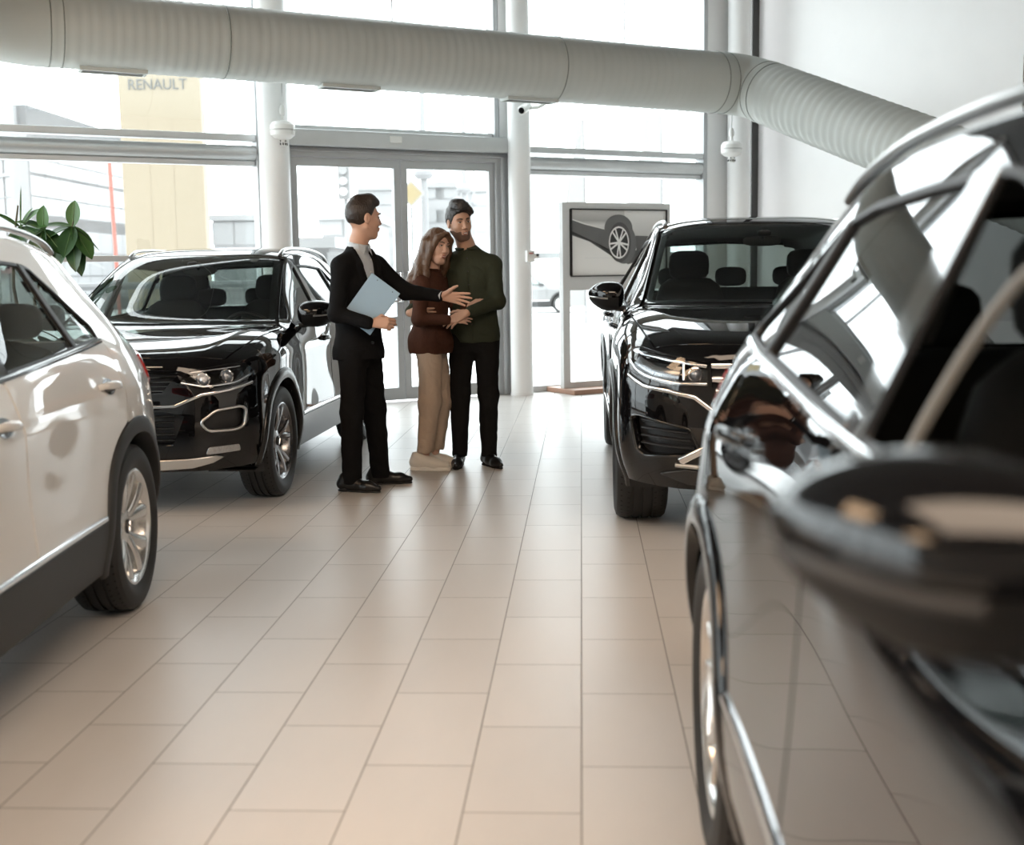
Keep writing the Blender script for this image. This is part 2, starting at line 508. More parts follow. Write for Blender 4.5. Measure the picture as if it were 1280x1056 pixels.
for (nm, a, b, p_, am) in (('straight_section', a1, b1, .085, .0035), ('lower_section', DB + dcv*.30, DC, .105, .010), ('far_section', DA + dzv*.38, DZ, .085, .005)):
    mb = MB(); mb.loft(ribbed(a, b, DR, p_, am, wob=.002)); attach(mb.build(nm, M_duct, smooth=60, fix=True), duct)
for (nm, rr) in (('elbow', elbow(b1, DB, DB + dcv*.30, DR+.004)), ('elbow', elbow(DA + dzv*.38, DA, a1, DR+.004))):
    mb = MB(); mb.loft(rr); attach(mb.build(nm, M_duct, smooth=60), duct)
# the duct turns into the right wall at its lower end
mb = MB(); mb.loft(elbow(DC, DC + dcv*.42, DC + dcv*.42 + FE*.42, DR+.004)); attach(mb.build('elbow', M_duct, smooth=60), duct)
mb = MB(); c0 = DC + dcv*.42 + FE*.42; mb.loft(ribbed(c0, c0 + FE*max(.1, (4.40 - (c0-FO).dot(FE))), DR, .105, .010)); attach(mb.build('end_section', M_duct, smooth=60), duct)
def ring(c, d, r, w=.012):
    mb = MB(); s = d.cross(Vector((0,0,1))).normalized(); t = s.cross(d)
    mb.tube([c + (s*math.cos(2*PI*j/48) + t*math.sin(2*PI*j/48))*r for j in range(49)], w, 6, cap=False); return mb
L1 = (b1-a1).length
for c, d in ((a1, dm), (a1 + dm*.10, dm), (a1 + dm*L1*.215, dm), (a1 + dm*L1*.70, dm), (b1, dm), (b1 - dm*.12, dm), (DB + dcv*.30, dcv), (DB + dcv*.40, dcv), (DA + dzv*.38, dzv)):
    attach(ring(c, d, DR+.002, .006).build('seam_ring', M_seam), duct)
# slot diffusers under the straight run
for q in (.075, .385, .66):
    c = a1 + dm*L1*q - Vector((0, .0, DR - .012)); e = Vector((dm.x, dm.y, 0)).normalized()
    e = dm; nn = e.cross(Vector((0,0,1))).normalized(); up = nn.cross(e)
    M = Matrix(((e.x, nn.x, up.x, c.x), (e.y, nn.y, up.y, c.y), (e.z, nn.z, up.z, c.z), (0,0,0,1)))
    mb = MB()
    mb.box(-.27, -.09, -.03, .27, -.065, .04, M); mb.box(-.27, .065, -.03, .27, .09, .04, M)
    mb.box(-.27, -.065, -.03, -.245, .065, .04, M); mb.box(.245, -.065, -.03, .27, .065, .04, M)
    g = attach(mb.build('slot_diffuser', M_duct, smooth=0), duct)
    mb = MB()
    for i in range(5): mb.box(-.245, -.06+.025*i, -.022, .245, -.048+.025*i, .03, M)
    mb.build('louvre', pmat('louvre grey', (.2, .2, .2), .5), g, smooth=0)
# hangers from the ceiling (tie the duct to the building)
for q in (.12, .45, .82):
    c = a1 + dm*L1*q
    mb = MB()
    mb.tube([c + Vector((0,0,DR)), Vector((c.x, c.y, CEIL))], .008, 8)
    attach(mb.build('hanger_rod', M_steel), duct)

# ================================================================== pendant heat detectors
def pendant(loc, ztop, label, s=1.0):
    t = tag(empty('pendant_speaker', loc), label, 'speaker', 'round white devices hung by the columns')
    mb = MB(); pr = [(0, -.085), (.055, -.085), (.085, -.075), (.118, -.045), (.122, -.006), (.120, -.004), (.120, .004), (.122, .006), (.120, .05), (.095, .082), (.05, .092), (.02, .10), (0, .10)]
    mb.lathe([(r*s, h*s) for r, h in pr], 40, 'z'); mb.build('shell', M_whitepl, t)
    mb = MB(); mb.lathe([(0, -.15), (.036, -.15), (.04, -.145), (.04, -.085), (0, -.085)], 24, 'z'); mb.build('sensor_foot', M_whitepl, t)
    mb = MB()
    for i in range(10):
        a = 2*PI*i/10; mb.box(.041*math.cos(a)-.006, .041*math.sin(a)-.006, -.14, .041*math.cos(a)+.006, .041*math.sin(a)+.006, -.118)
        if i % 2: mb.box(.041*math.cos(a)-.005, .041*math.sin(a)-.005, -.108, .041*math.cos(a)+.005, .041*math.sin(a)+.005, -.094)
    mb.build('vent_slot', M_dark, t, smooth=0)
    mb = MB(); mb.lathe([(.1225, -.003), (.1225, .010), (.119, .010), (.119, -.003)], 40, 'z', closed=True); mb.build('band', pmat('pale band', (.5,.5,.48), .4), t)
    mb = MB(); mb.tube([(0,0,.09), (0,0,.17)], .018, 12); mb.lathe([(0,.15),(.03,.15),(.034,.19),(.02,.24),(0,.25)], 16, 'z'); mb.build('cord_grip', M_whitepl, t)
    mb = MB(); mb.tube([(0,0,.24), (.01,0,ztop-loc[2])], .006, 8); mb.build('cord', pmat('pale cord', (.45,.45,.45), .5), t)
    return t
c = fac(-1.83, -.55); pendant((-2.865, 12.19, 2.735), 3.25, 'round white pendant device hanging in front of the left column beside the glass doors')
pendant((1.76, 15.03, 2.735), 3.35, 'round white pendant device hanging at the far right column by the wall corner')
# bracket arm carrying the left pendant
b = tag(empty('wall_bracket', (-2.87, 12.2, 3.2)), 'short white angled bracket arm under the duct at the left column', 'bracket')
mb = MB(); mb.tube([(-2.95, 12.35, 3.10), (-2.86, 12.19, 3.22), (-2.60, 11.95, 3.26)], .028, 4, flat=.6); attach(mb.build('arm', M_whitepl, smooth=0), b)
mb = MB(); mb.lathe([(0,0),(.02,0),(.02,.03),(0,.03)], 12, 'z', (-2.865, 12.19, 3.195)); attach(mb.build('hook', M_steel), b)

# ================================================================== security camera under the duct
c = Vector((-.545, 12.95, 3.0))
t = tag(empty('security_camera', tuple(c)), 'small white bullet security camera under the duct by the middle column', 'camera')
d = Vector((-.35, -1, -.38)).normalized()
mb = MB(); mb.tube([c + Vector((.30, .05, .10)), c + Vector((.12, .03, .0)), c + Vector((.02, .0, -.01))], .018, 10); attach(mb.build('arm', M_whitepl), t)
mb = MB(); mb.cyl(c - d*.05, c + d*.12, .045, .045, 24); mb.cyl(c + d*.12, c + d*.135, .045, .038, 24); attach(mb.build('housing', M_whitepl), t)
mb = MB(); mb.cyl(c + d*.1351, c + d*.139, .032, .028, 24); attach(mb.build('lens', pmat('black lens', (.01,.01,.01), .1), None), t)
# ================================================================== switch box on the middle column
p0 = fac(.855, -.425, 1.51)
t = tag(empty('call_button', tuple(p0), FA), 'small white call button box mounted on the middle round column', 'switch')
mb = MB(); mb.box(-.055, -.03, -.055, .045, .015, .07); mb.build('box', M_whitepl, t, smooth=0, bevel=.008)
mb = MB(); mb.box(.046, -.03, -.02, .10, .015, .03); mb.build('plate', M_whitepl, t, smooth=0, bevel=.006)
mb = MB(); mb.cyl((.075, -.03, .02), (.075, -.044, .02), .016, .013, 16); mb.build('button', M_dark, t)
mb = MB(); mb.box(-.03, -.034, .03, .02, -.03, .045); mb.build('label_plate', pmat('pale red', (.5,.2,.18), .5), t, smooth=0)

# ================================================================== display stand with the car picture
PS0, PS1, PN = 1.30, 2.77, -.38
t = tag(empty('display_stand', tuple(fac(2.03, PN+.04)), FA), 'tall grey portal stand showing a car wheel picture on a wooden foot', 'display stand')
M_stand = pmat('stand grey lacquer', (.60, .61, .61), .4, noise=.03)
M_wood = pmat('reddish wood', (.40, .235, .165), .45, noise=.25, nscale=14, stretch=(1, 12, 12))
def sb(mb, s0, n0, z0, s1, n1, z1): return mb.box(s0-2.03, n0-.04-PN, z0, s1-2.03, n1-.04-PN, z1)
mb = MB(); sb(mb, 1.27, PN-.26, .0, 2.80, PN+.34, .055); mb.build('wooden_base', M_wood, t, smooth=0, bevel=.006)
mb = MB()
sb(mb, PS0, PN, .055, PS0+.09, PN+.08, 2.105); sb(mb, PS1-.09, PN, .055, PS1, PN+.08, 2.105)
sb(mb, PS0+.09, PN, 2.03, PS1-.09, PN+.08, 2.105); sb(mb, PS0+.09, PN, 1.14, PS1-.09, PN+.08, 1.30); sb(mb, PS0+.09, PN, .055, PS1-.09, PN+.08, .12)
sb(mb, PS0+.09, PN+.03, 1.30, PS1-.09, PN+.08, 2.03)
mb.build('portal_frame', M_stand, t, smooth=0)
A0, A1, B0, B1 = 1.415, 2.70, 1.302, 2.022
pic = MB(); sb(pic, A0-.014, PN-.018, B0-.014, A1+.014, PN+.03, B0); sb(pic, A0-.014, PN-.018, B1, A1+.014, PN+.03, B1+.014)
sb(pic, A0-.014, PN-.018, B0, A0, PN+.03, B1); sb(pic, A1, PN-.018, B0, A1+.014, PN+.03, B1)
fr = pic.build('picture_frame', pmat('black frame', (.015,.015,.015), .4), t, smooth=0)
def uv(px, py, lay):
    """coordinates measured on the picture (zoom pixels) -> stand local"""
    s = A0 + (px-200)/(1135-200)*(A1-A0); z = B1 - (py-145)/(775-145)*(B1-B0)
    return (s-2.03, PN-.04-PN + .012 - .0012*lay, z)
def flat(name, pts, lay, mat, par):
    return link_mesh(name, [uv(x, y, lay) for x, y in pts], [tuple(range(len(pts)))], mat, par, 0)
def grad_mat(name, stops, ax='Z', lo=1.3, hi=2.02):
    m, nt, N, L, B = new_mat(name)
    tc = N.new('ShaderNodeTexCoord'); sp = N.new('ShaderNodeSeparateXYZ'); L.new(tc.outputs['Object'], sp.inputs[0])
    mr = N.new('ShaderNodeMapRange'); mr.inputs['From Min'].default_value = lo; mr.inputs['From Max'].default_value = hi
    L.new(sp.outputs[ax], mr.inputs['Value'])
    cr = N.new('ShaderNodeValToRGB'); L.new(mr.outputs[0], cr.inputs[0])
    cr.color_ramp.elements[0].position = stops[0][0]; cr.color_ramp.elements[1].position = stops[-1][0]
    for p_, v in stops[1:-1]: cr.color_ramp.elements.new(p_)
    for e_, (p_, v) in zip(cr.color_ramp.elements, stops): e_.color = (v, v, v*.985, 1)
    L.new(cr.outputs[0], B.inputs['Base Color']); B.inputs['Roughness'].default_value = .35
    return m
g_floor = grad_mat('printed floor grey', [(0, .90), (.4, .84), (1, .66)])
g_body = grad_mat('printed body grey', [(0, .62), (.66, .55), (.77, .74), (.84, .40), (1, .60)])
g_body2 = grad_mat('printed rear grey', [(0, .42), (.6, .52), (1, .80)])
g_dark = pmat('printed dark grey', (.10, .10, .10), .4, noise=.2, nscale=5); g_mid = pmat('printed mid grey', (.13,.13,.13), .4, noise=.2, nscale=5)
g_blk = pmat('printed black', (.02,.02,.02), .4); g_light = pmat('printed light', (.82,.82,.81), .35)
pc = flat('picture', [(200,145),(1135,145),(1135,775),(200,775)], 0, g_floor, t)
flat('printed_shadow', [(200,330),(560,400),(640,620),(760,672),(850,640),(830,560),(1135,560),(1135,520),(900,545),(700,600),(560,535),(380,450),(200,385)], 1, g_dark, pc)
flat('printed_shadow', [(200,320),(560,420),(610,590),(690,640),(600,560),(430,465),(200,372)], 2, g_blk, pc)
flat('printed_body', [(200,145),(1135,145),(1135,420),(830,400),(780,270),(700,200),(620,200),(560,260),(530,350),(400,310),(200,262)], 3, g_body, pc)
flat('printed_body', [(720,145),(1135,145),(1135,370),(840,390),(800,290),(760,230),(720,195)], 4, g_body2, pc)
flat('printed_sill', [(200,240),(330,285),(535,335),(560,430),(560,520),(400,440),(200,345)], 4, g_mid, pc)
flat('printed_sill', [(830,390),(1135,400),(1135,540),(840,545)], 4, g_dark, pc)
flat('printed_line', [(200,238),(330,283),(535,333),(535,326),(330,272),(200,228)], 5, g_light, pc)
arch = [(525,340)] + [(660+140*math.cos(a), 320-135*math.sin(a)) for a in [PI - i*PI/14 for i in range(15)]] + [(835,520),(800,560),(640,600),(560,520)]
flat('printed_arch', arch, 6, g_mid, pc)
el = lambda cx, cy, rx, ry, n=36, t0=.12: [(cx + rx*math.cos(2*PI*i/n) + t0*ry*math.sin(2*PI*i/n)*-1*.0, cy + ry*math.sin(2*PI*i/n)) for i in range(n)]
flat('printed_tyre', el(712, 470, 125, 196), 7, g_mid, pc)
flat('printed_tyre', el(672, 455, 112, 195), 8, pmat('printed tyre', (.07,.07,.07), .4), pc)
flat('printed_rim', el(662, 458, 100, 158), 9, g_light, pc)
flat('printed_rim', el(662, 458, 89, 142), 10, g_blk, pc)
for i in range(5):
    a = math.radians(20 + 72*i)
    for w_, da in ((.13, -.16), (.13, .16)):
        x1, y1 = 662 + 95*math.cos(a+da*1.2), 458 + 150*math.sin(a+da*1.2)
        px_, py_ = -math.sin(a), math.cos(a)
        flat('printed_spoke', [(662+7*px_, 458+10*py_), (x1+6*px_, y1+9*py_), (x1-6*px_, y1-9*py_), (662-7*px_, 458-10*py_)], 11, g_light, pc)
flat('printed_hub', el(662, 458, 14, 21, 16), 12, pmat('printed white', (.8,.8,.8), .35), pc)
for i in range(15):   # the faint line of small type, too small to read
    flat('printed_dash', [(330+18*i, 602), (342+18*i, 602), (342+18*i, 612), (330+18*i, 612)], 2, pmat('printed white', (.8,.8,.8), .35), pc)

# ================================================================== wall grille high on the right wall
bpy.context.view_layer.update()
def on_right(px_s, z): return FR - FN*px_s + Vector((0,0,z))
RM = Matrix(((-FN.x, -FE.x, 0, FR.x), (-FN.y, -FE.y, 0, FR.y), (0, 0, 1, 0), (0, 0, 0, 1)))
def grille(s0, z0, s1, z1):
    t = tag(empty('wall_grille', tuple(FR - FN*((s0+s1)/2) + Vector((0,0,z0)))), 'dark slatted ventilation grille high on the white right wall', 'grille')
    mb = MB()
    for a in ((s0-.05, z0-.05, s1+.05, z0), (s0-.05, z1, s1+.05, z1+.05), (s0-.05, z0, s0, z1), (s1, z0, s1+.05, z1)):
        mb.box(a[0], 0, a[1], a[2], .03, a[3], RM)
    attach(mb.build('grille_frame', M_col, smooth=0), t)
    mb = MB(); mb.box(s0, .0, z0, s1, .004, z1, RM); attach(mb.build('back_plate', pmat('grille black', (.02,.02,.02), .6), smooth=0), t)
    mb = MB(); k = int((z1-z0)/.07)
    for i in range(k): z = z0 + (z1-z0)*(i+.2)/k; mb.box(s0, .004, z, s1, .022, z+.04, RM)
    attach(mb.build('louvre', pmat('grille grey', (.22,.22,.22), .5), smooth=0), t)
grille(3.90, 2.80, 5.2, 3.36)

# ================================================================== rubber plant behind the white car
def leaf_mesh(mb, base, d, up, ln, w, droop=.25, fold=.25):
    d = d.normalized(); s = d.cross(up).normalized(); up = s.cross(d).normalized(); K = 9
    rows = []
    for i in range(K):
        t = i/(K-1); hw = w*1.18*(math.sin(PI*min(1, t*.93+.05))**.75)*(1 if t < .97 else .2)
        c = base + d*(ln*t) - up*(droop*ln*t*t)
        rows.append([c - s*hw + up*hw*fold, c - s*hw*.5 + up*hw*fold*.35, c, c + s*hw*.5 + up*hw*fold*.35, c + s*hw + up*hw*fold])
    v = [p for r in rows for p in r]; f = []
    for i in range(K-1):
        for j in range(4): f.append((i*5+j, i*5+j+1, (i+1)*5+j+1, (i+1)*5+j))
    mb.add(v, f)
def plant(loc):
    t = tag(empty('rubber_plant', loc), 'rubber plant with broad dark green leaves behind the white car', 'plant')
    mb = MB(); mb.lathe([(0, 0), (.15, 0), (.17, .02), (.22, .36), (.235, .38), (.235, .40), (.21, .40), (.20, .37), (0, .37)], 36, 'z')
    mb.build('pot', pmat('pale pot', (.62, .6, .57), .5, noise=.05), t)
    mb = MB(); mb.lathe([(0, .375), (.1, .38), (.2, .372)], 24, 'z'); mb.build('soil', pmat('soil', (.06,.045,.035), .9, noise=.5, nscale=60), t)
    M_leaf = pmat('rubber plant leaf', (.028, .075, .025), .32, spec=.5, noise=.45, nscale=9)
    M_leaf2 = pmat('young rubber leaf', (.055, .15, .04), .38, noise=.35, nscale=9)
    M_rib = pmat('leaf midrib', (.11, .2, .075), .4)
    M_stem = pmat('plant stem', (.10, .085, .05), .6, noise=.3)
    o = Vector(loc)
    stems = [[(.02,0,.37), (.05,.02,.8), (.03,.0,1.2), (.15,-.02,1.50), (.34,-.02,1.70), (.36,-.02,1.76)],
             [(-.03,.02,.37), (-.08,.03,.9), (-.12,.0,1.3), (-.10,.0,1.60), (-.05,0,1.88)],
             [(-.02,-.03,.37), (-.2,.0,.9), (-.38,.02,1.3), (-.43,.0,1.60), (-.46,0,1.68)],
             [(-.04,-.02,.37), (-.25,.0,1.1), (-.6,.02,1.6), (-.68,.0,1.88), (-.70,0,1.98)]]
    for s_ in stems:
        mb = MB(); mb.tube([Vector(p) for p in s_], [.018, .016, .013, .010, .006, .004][:len(s_)], 8); mb.build('stem', M_stem, t)
    r = random.Random(5)
    def put(base, d, up, ln, w, droop, m):
        mb = MB(); leaf_mesh(mb, Vector(base), Vector(d), Vector(up), ln, w, droop); o = mb.build('leaf', m, t, smooth=80, fix=False)
        mb = MB(); b_ = Vector(base); dd = Vector(d).normalized(); u_ = Vector(up)
        s_ = dd.cross(u_).normalized(); u2 = s_.cross(dd).normalized()
        mb.tube([b_ + dd*(ln*q) - u2*(droop*ln*q*q - .001) for q in (0, .25, .5, .75, .96)], [.004, .0035, .003, .002, .001], 6)
        mb.build('midrib', M_rib, o)
    # right hand head: drooping big leaves, as seen
    h = (.35, -.02, 1.72)
    for d, up, ln, w, dr, m in (((-.05,-.7,-.9),(0,-1,.3),.27,.060,.05,M_leaf), ((.10,-.3,-1),(0,-1,.1),.33,.055,.10,M_leaf), ((.55,-.2,-.75),(.5,-.6,.5),.28,.058,.1,M_leaf2),
        ((.62,.1,-.55),(.3,.4,.9),.25,.030,.05,M_leaf), ((-.35,-.2,-.85),(-.4,-.8,.3),.31,.06,.1,M_leaf), ((.12,.05,1),(0,-1,0),.19,.046,.05,M_leaf2),
        ((-.8,-.25,.15),(0,-.3,1),.25,.05,.25,M_leaf2), ((-.9,-.1,-.25),(0,-.5,1),.27,.05,.2,M_leaf2), ((-.1,.3,-.9),(0,1,.2),.26,.05,.15,M_leaf), ((.2,-.1,-1.2),(.3,-1,0),.36,.05,.05,M_leaf)):
        put(h, d, up, ln, w, dr, m)
    h = (-.04, 0, 1.72)
    for d, up, ln, w, dr, m in (((.35,-.1,.35),(-.2,-.6,.8),.22,.045,.2,M_leaf2), ((.55,-.2,-.1),(0,-.5,1),.22,.045,.3,M_leaf2), ((-.6,-.1,.45),(0,-.4,1),.22,.022,.1,M_leaf2), ((.1,-.4,-.35),(0,-1,.6),.25,.05,.3,M_leaf),
        ((-.2,-.3,-.6),(0,-1,.3),.24,.05,.2,M_leaf), ((.75,.1,-.25),(0,-.3,1),.24,.045,.2,M_leaf), ((.06,0,1),(0,-1,0),.30,.006,.02,M_leaf), ((.35,0,.62),(-.4,-.6,.5),.17,.02,.1,M_leaf2)):
        put(h, d, up, ln, w, dr, m)
    h = (.14, -.03, 1.70)
    for d, up, ln, w, dr, m in (((-.7,-.2,-.3),(0,-.6,1),.24,.048,.2,M_leaf), ((.5,-.2,-.5),(.2,-.7,.6),.24,.05,.15,M_leaf), ((-.2,-.4,-.8),(0,-1,.3),.27,.055,.1,M_leaf), ((.1,-.2,.6),(0,-1,.2),.18,.04,.1,M_leaf2), ((-.6,.0,.3),(0,-.4,1),.22,.045,.2,M_leaf2), ((.3,.1,-.9),(.3,-1,.1),.25,.05,.1,M_leaf)):
        put(h, d, up, ln, w, dr, m)
    h = (-.42, 0, 1.735)
    for d, up, ln, w, dr, m in (((.05,-.1,.7),(-.5,-.8,.2),.2,.03,.1,M_leaf), ((-.75,0,.35),(0,-.3,1),.2,.03,.15,M_leaf2), ((.6,-.2,-.12),(0,-.4,1),.24,.045,.15,M_leaf2), ((.55,-.1,.25),(0,-.5,1),.2,.04,.2,M_leaf2),
        ((.6,-.3,-.4),(0,-.6,1),.24,.05,.2,M_leaf), ((-.5,-.3,-.5),(0,-.8,.6),.25,.05,.2,M_leaf)):
        put(h, d, up, ln, w, dr, m)
    h = (-.70, 0, 1.97)
    for d, up, ln, w, dr, m in (((.7,-.1,-.15),(0,-.5,1),.24,.04,.3,M_leaf2), ((-.7,-.2,.2),(0,-.5,1),.24,.04,.3,M_leaf2), ((-.2,-.3,.8),(0,-1,.3),.22,.04,.2,M_leaf), ((.2,.4,.3),(0,0,1),.22,.04,.3,M_leaf)):
        put(h, d, up, ln, w, dr, m)
    return t
plant((-4.00, 8.95, .0))

# ================================================================== outside
def at_depth(px, py, dep):
    cam = SC.camera; bpy.context.view_layer.update(); M = cam.matrix_world
    f = 1567.51371
    return M @ Vector(((px-640)/f*dep, -(py-528)/f*dep, -dep))
M_ground = pmat('snowy forecourt', (.62, .62, .62), .8, noise=.08, nscale=.6)
mb = MB(); mb.add([(-120, -60, -.16), (120, -60, -.16), (120, 160, -.16), (-120, 160, -.16)], [(0,1,2,3)])
tag(mb.build('ground', M_ground, smooth=0), kind='structure')

def pylon():
    a = at_depth(157, 300, 25); b = at_depth(258, 300, 25)
    e = Vector((b.x-a.x, b.y-a.y, 0)); w = e.length; e.normalize(); ang = math.atan2(e.y, e.x)
    t = tag(empty('sign_tower', (a.x + e.x*w/2, a.y + e.y*w/2, -.16), ang), 'tall pale yellow sign tower with grey lettering outside the left window', 'sign')
    M_y = pmat('pale yellow panel', (.21, .174, .122), .6, noise=.03, nscale=1.5)
    mb = MB(); mb.box(-w/2, 0, .0, w/2, .35, 5.75); mb.build('panel', M_y, t, smooth=0, bevel=.02)
    mb = MB(); mb.box(-w/2-.1, -.1, 0, w/2+.1, .45, .2); mb.build('plinth', pmat('concrete', (.4,.4,.4), .8, noise=.1), t, smooth=0)
    mb = MB()
    for x in (-.25, .22): mb.box(x-.006, -.004, .2, x+.006, 0, 4.6)
    mb.build('panel_joint', pmat('joint yellow', (.19,.157,.11), .6), t, smooth=0)
    z = at_depth(196, 109.5, 25).z + .16
    text_mesh('lettering', 'RENAULT', .29, pmat('sign grey letters', (.085,.083,.08), .5), t, (-.03, -.012, z), (PI/2, 0, 0), .006, sx=.93)
pylon()

def office(px):
    """glass office block: corner post at px 30, facades running both ways"""
    c = at_depth(30, 300, 50); r = at_depth(156, 300, 62); l = at_depth(-160, 300, 60)
    e1 = Vector((r.x-c.x, r.y-c.y, 0)); w1 = e1.length; e1.normalize()
    e2 = Vector((l.x-c.x, l.y-c.y, 0)); w2 = e2.length; e2.normalize()
    t = tag(empty('office_block', (c.x, c.y, -.16)), 'pale grey glass office block with banded facade beyond the left window', 'building')
    M_b = pmat('office cladding', (.19, .19, .193), .6, noise=.05, nscale=.4); M_g = pmat('office glass panels', (.235, .238, .242), .4, noise=.08, nscale=.5)
    M_l = pmat('office joints', (.175, .175, .178), .6)
    H = 8.3
    def fr(e, w, z0, z1, out, a=0, b=None):
        b = w if b is None else b
        nrm = Vector((e.y, -e.x, 0)); nrm = nrm if nrm.y < 0 else -nrm
        P = [e*a + nrm*out, e*b + nrm*out, e*b - nrm*.4, e*a - nrm*.4]
        return [Vector((p.x, p.y, z0)) for p in P], [Vector((p.x, p.y, z1)) for p in P]
    for e, w in ((e1, w1), (e2, w2)):
        mb = MB(); lo, hi = fr(e, w, 0, H, .0); mb.loft([lo, hi]); wall_ = mb.build('facade', M_g, t, smooth=0)
        mb = MB()
        for z0, z1 in ((0, .6), (3.55, 4.1), (5.6, 5.75), (7.0, H+.05)): lo, hi = fr(e, w, z0, z1, .12); mb.loft([lo, hi])
        mb.build('floor_band', M_b, t, smooth=0)
        mb = MB(); k = int(w/1.35)
        for i in range(k+1): lo, hi = fr(e, w, .6, 7.0, .05, w*i/k-.04, w*i/k+.04); mb.loft([lo, hi])
        for z in (1.6, 2.6, 4.8, 6.3): lo, hi = fr(e, w, z-.03, z+.03, .05); mb.loft([lo, hi])
        mb.build('glazing_bar', M_l, wall_, smooth=0)
    mb = MB(); mb.cyl((0,0,0), (0,0,H-.9), .38, n=20); mb.build('corner_post', M_b, t)
    # flat roof joining both facades
    far = e1*w1 + e2*w2
    mb = MB(); P = [Vector((0,0,0)), e1*w1, far, e2*w2]
    mb.loft([[p + Vector((0,0,H-.1)) for p in P], [p + Vector((0,0,H+.02)) for p in P]]); mb.build('roof', M_b, t, smooth=0)
    # back walls so that it is a closed block
    mb = MB()
    for a, b in ((e1*w1, far), (far, e2*w2)):
        d = (b-a).normalized()*.0 ; nn = Vector((-(b-a).y, (b-a).x, 0)).normalized()*.2
        mb.loft([[a, b, b+nn, a+nn], [p + Vector((0,0,H)) for p in (a, b, b+nn, a+nn)]])
    mb.build('rear_wall', M_b, t, smooth=0)
    M_red = pmat('faded red sign', (.22, .11, .115), .6)
    mb = MB(); lo, hi = fr(e2, w2, 1.75, 3.2, .2, .3, 6.5); mb.loft([lo, hi]); sg = mb.build('sign_board', M_red, t, smooth=0)
    nrm = Vector((e2.y, -e2.x, 0)); nrm = nrm if nrm.y < 0 else -nrm
    cc = e2*1.3 + nrm*.25 + Vector((0,0,2.3)); mb = MB(); mb.cyl(cc, cc + nrm*.05, .42, n=32); ds = mb.build('sign_disc', pmat('sign white', (.6,.6,.6), .5), sg)
    mb = MB(); mb.cyl(cc + nrm*.05, cc + nrm*.08, .16, n=24); mb.build('sign_dot', M_red, sg)
office(30)

def block(px0, px1, ytop, dep, label, col, rot=0.0, rows=3, extra=None):
    a = at_depth(px0, 320, dep); b = at_depth(px1, 320, dep); top = at_depth((px0+px1)/2, ytop, dep).z
    w = (b-a).length; ang = math.atan2(b.y-a.y, b.x-a.x) + rot
    t = tag(empty('building', ((a.x+b.x)/2, (a.y+b.y)/2, -.16), ang), label, 'building')
    M_w = pmat('pale facade %d' % int(col*1000), (col, col, col*1.01), .7, noise=.04, nscale=.3)
    M_win = pmat('pale window %d' % int(col*1000), (col*.93, col*.935, col*.94), .4)
    mb = MB(); mb.box(-w/2, 0, 0, w/2, 8, top); mb.build('wall', M_w, t, smooth=0)
    mb = MB(); mb.box(-w/2-.2, -.2, top-.25, w/2+.2, 8.2, top+.05); mb.build('cornice', M_win, t, smooth=0)
    k = max(2, int(w/2.6))
    for r_ in range(rows):
        z = top*(r_+.35)/rows
        for i in range(k):
            x = -w/2 + w*(i+.5)/k
            mb = MB(); mb.box(x-.6, -.06, z, x+.6, .02, z+min(1.3, top/rows*.5)); mb.build('window', M_win, t, smooth=0)
    return t
block(455, 492, 228, 62, 'pale stepped building behind the left glass door', 0.250, rows=4)
block(404, 462, 262, 50, 'low pale building far left behind the glass doors', 0.262, rows=3)
block(535, 568, 226, 70, 'pale tower block behind the right glass door', 0.246, rows=5)
block(566, 612, 234, 95, 'faint low apartment block at the far right of the glass doors', 0.256, rows=4)
block(268, 320, 266, 66, 'faint grey depot seen between sign tower and left column', 0.238, rows=2)
block(374, 412, 292, 36, 'grey kiosk with flat roof at the left edge of the doors', 0.177, rows=1)
# wall / plinth line beneath the left windows outside
f = tag(empty('mesh_fence', tuple(at_depth(100, 330, 19))), 'low grey mesh fence outside behind the black car', 'fence')
a = at_depth(60, 330, 19); b = at_depth(330, 322, 21); e = Vector((b.x-a.x, b.y-a.y, 0)); w = e.length; e.normalize()
M_f = pmat('galvanised mesh', (.15,.15,.153), .5, .3)
mb = MB()
for i in range(int(w/.09)): p_ = a + e*(i*.09); mb.box(p_.x-.006, p_.y-.006, -.1, p_.x+.006, p_.y+.006, 1.15)
for z in [.02+.12*i for i in range(10)]:
    mb.tube([Vector((a.x, a.y, z)), Vector((b.x, b.y, z))], .006, 4)
attach(mb.build('mesh_panel', M_f, smooth=0), f)
mb = MB(); mb.tube([Vector((a.x, a.y, 1.22)), Vector((b.x, b.y, 1.22))], .06, 8); attach(mb.build('top_rail', M_f), f)
for i in range(5):
    p_ = a + e*(w*i/4); mb = MB(); mb.cyl((p_.x, p_.y, -.16), (p_.x, p_.y, 1.25), .04, n=10); attach(mb.build('post', M_f), f)

def mast(px, ybase, dep, r, label, lamp=True, ytop=90, shade=.19):
    b = at_depth(px, 320, dep); top = at_depth(px, ytop, dep).z
    t = tag(empty('street_lamp', (b.x, b.y, -.16)), label, 'street lamp')
    m = pmat('mast grey %d' % int(shade*100), (shade, shade, shade*1.02), .5)
    mb = MB(); mb.tube([(0,0,0), (0,0,1.0), (0,0,1.05), (0,0,top)], [r*1.5, r*1.4, r, r*.6], 14); mb.build('pole', m, t)
    z = at_depth(px, ybase, dep).z
    mb = MB(); mb.lathe([(0, z-.1), (r*1.6, z-.1), (r*2.4, z), (r*2.4, z+.08), (r*1.4, z+.2), (0, z+.2)], 20, 'z'); mb.build('collar', m, t)
    if lamp:
        mb = MB(); mb.tube([(0,0,top-.1), (.3,0,top+.25), (1.0,0,top+.35)], [.05,.045,.04], 8); rbox(mb, (1.25,0,top+.34), .6, .25, .12); mb.build('lamp_arm', m, t)
    return t
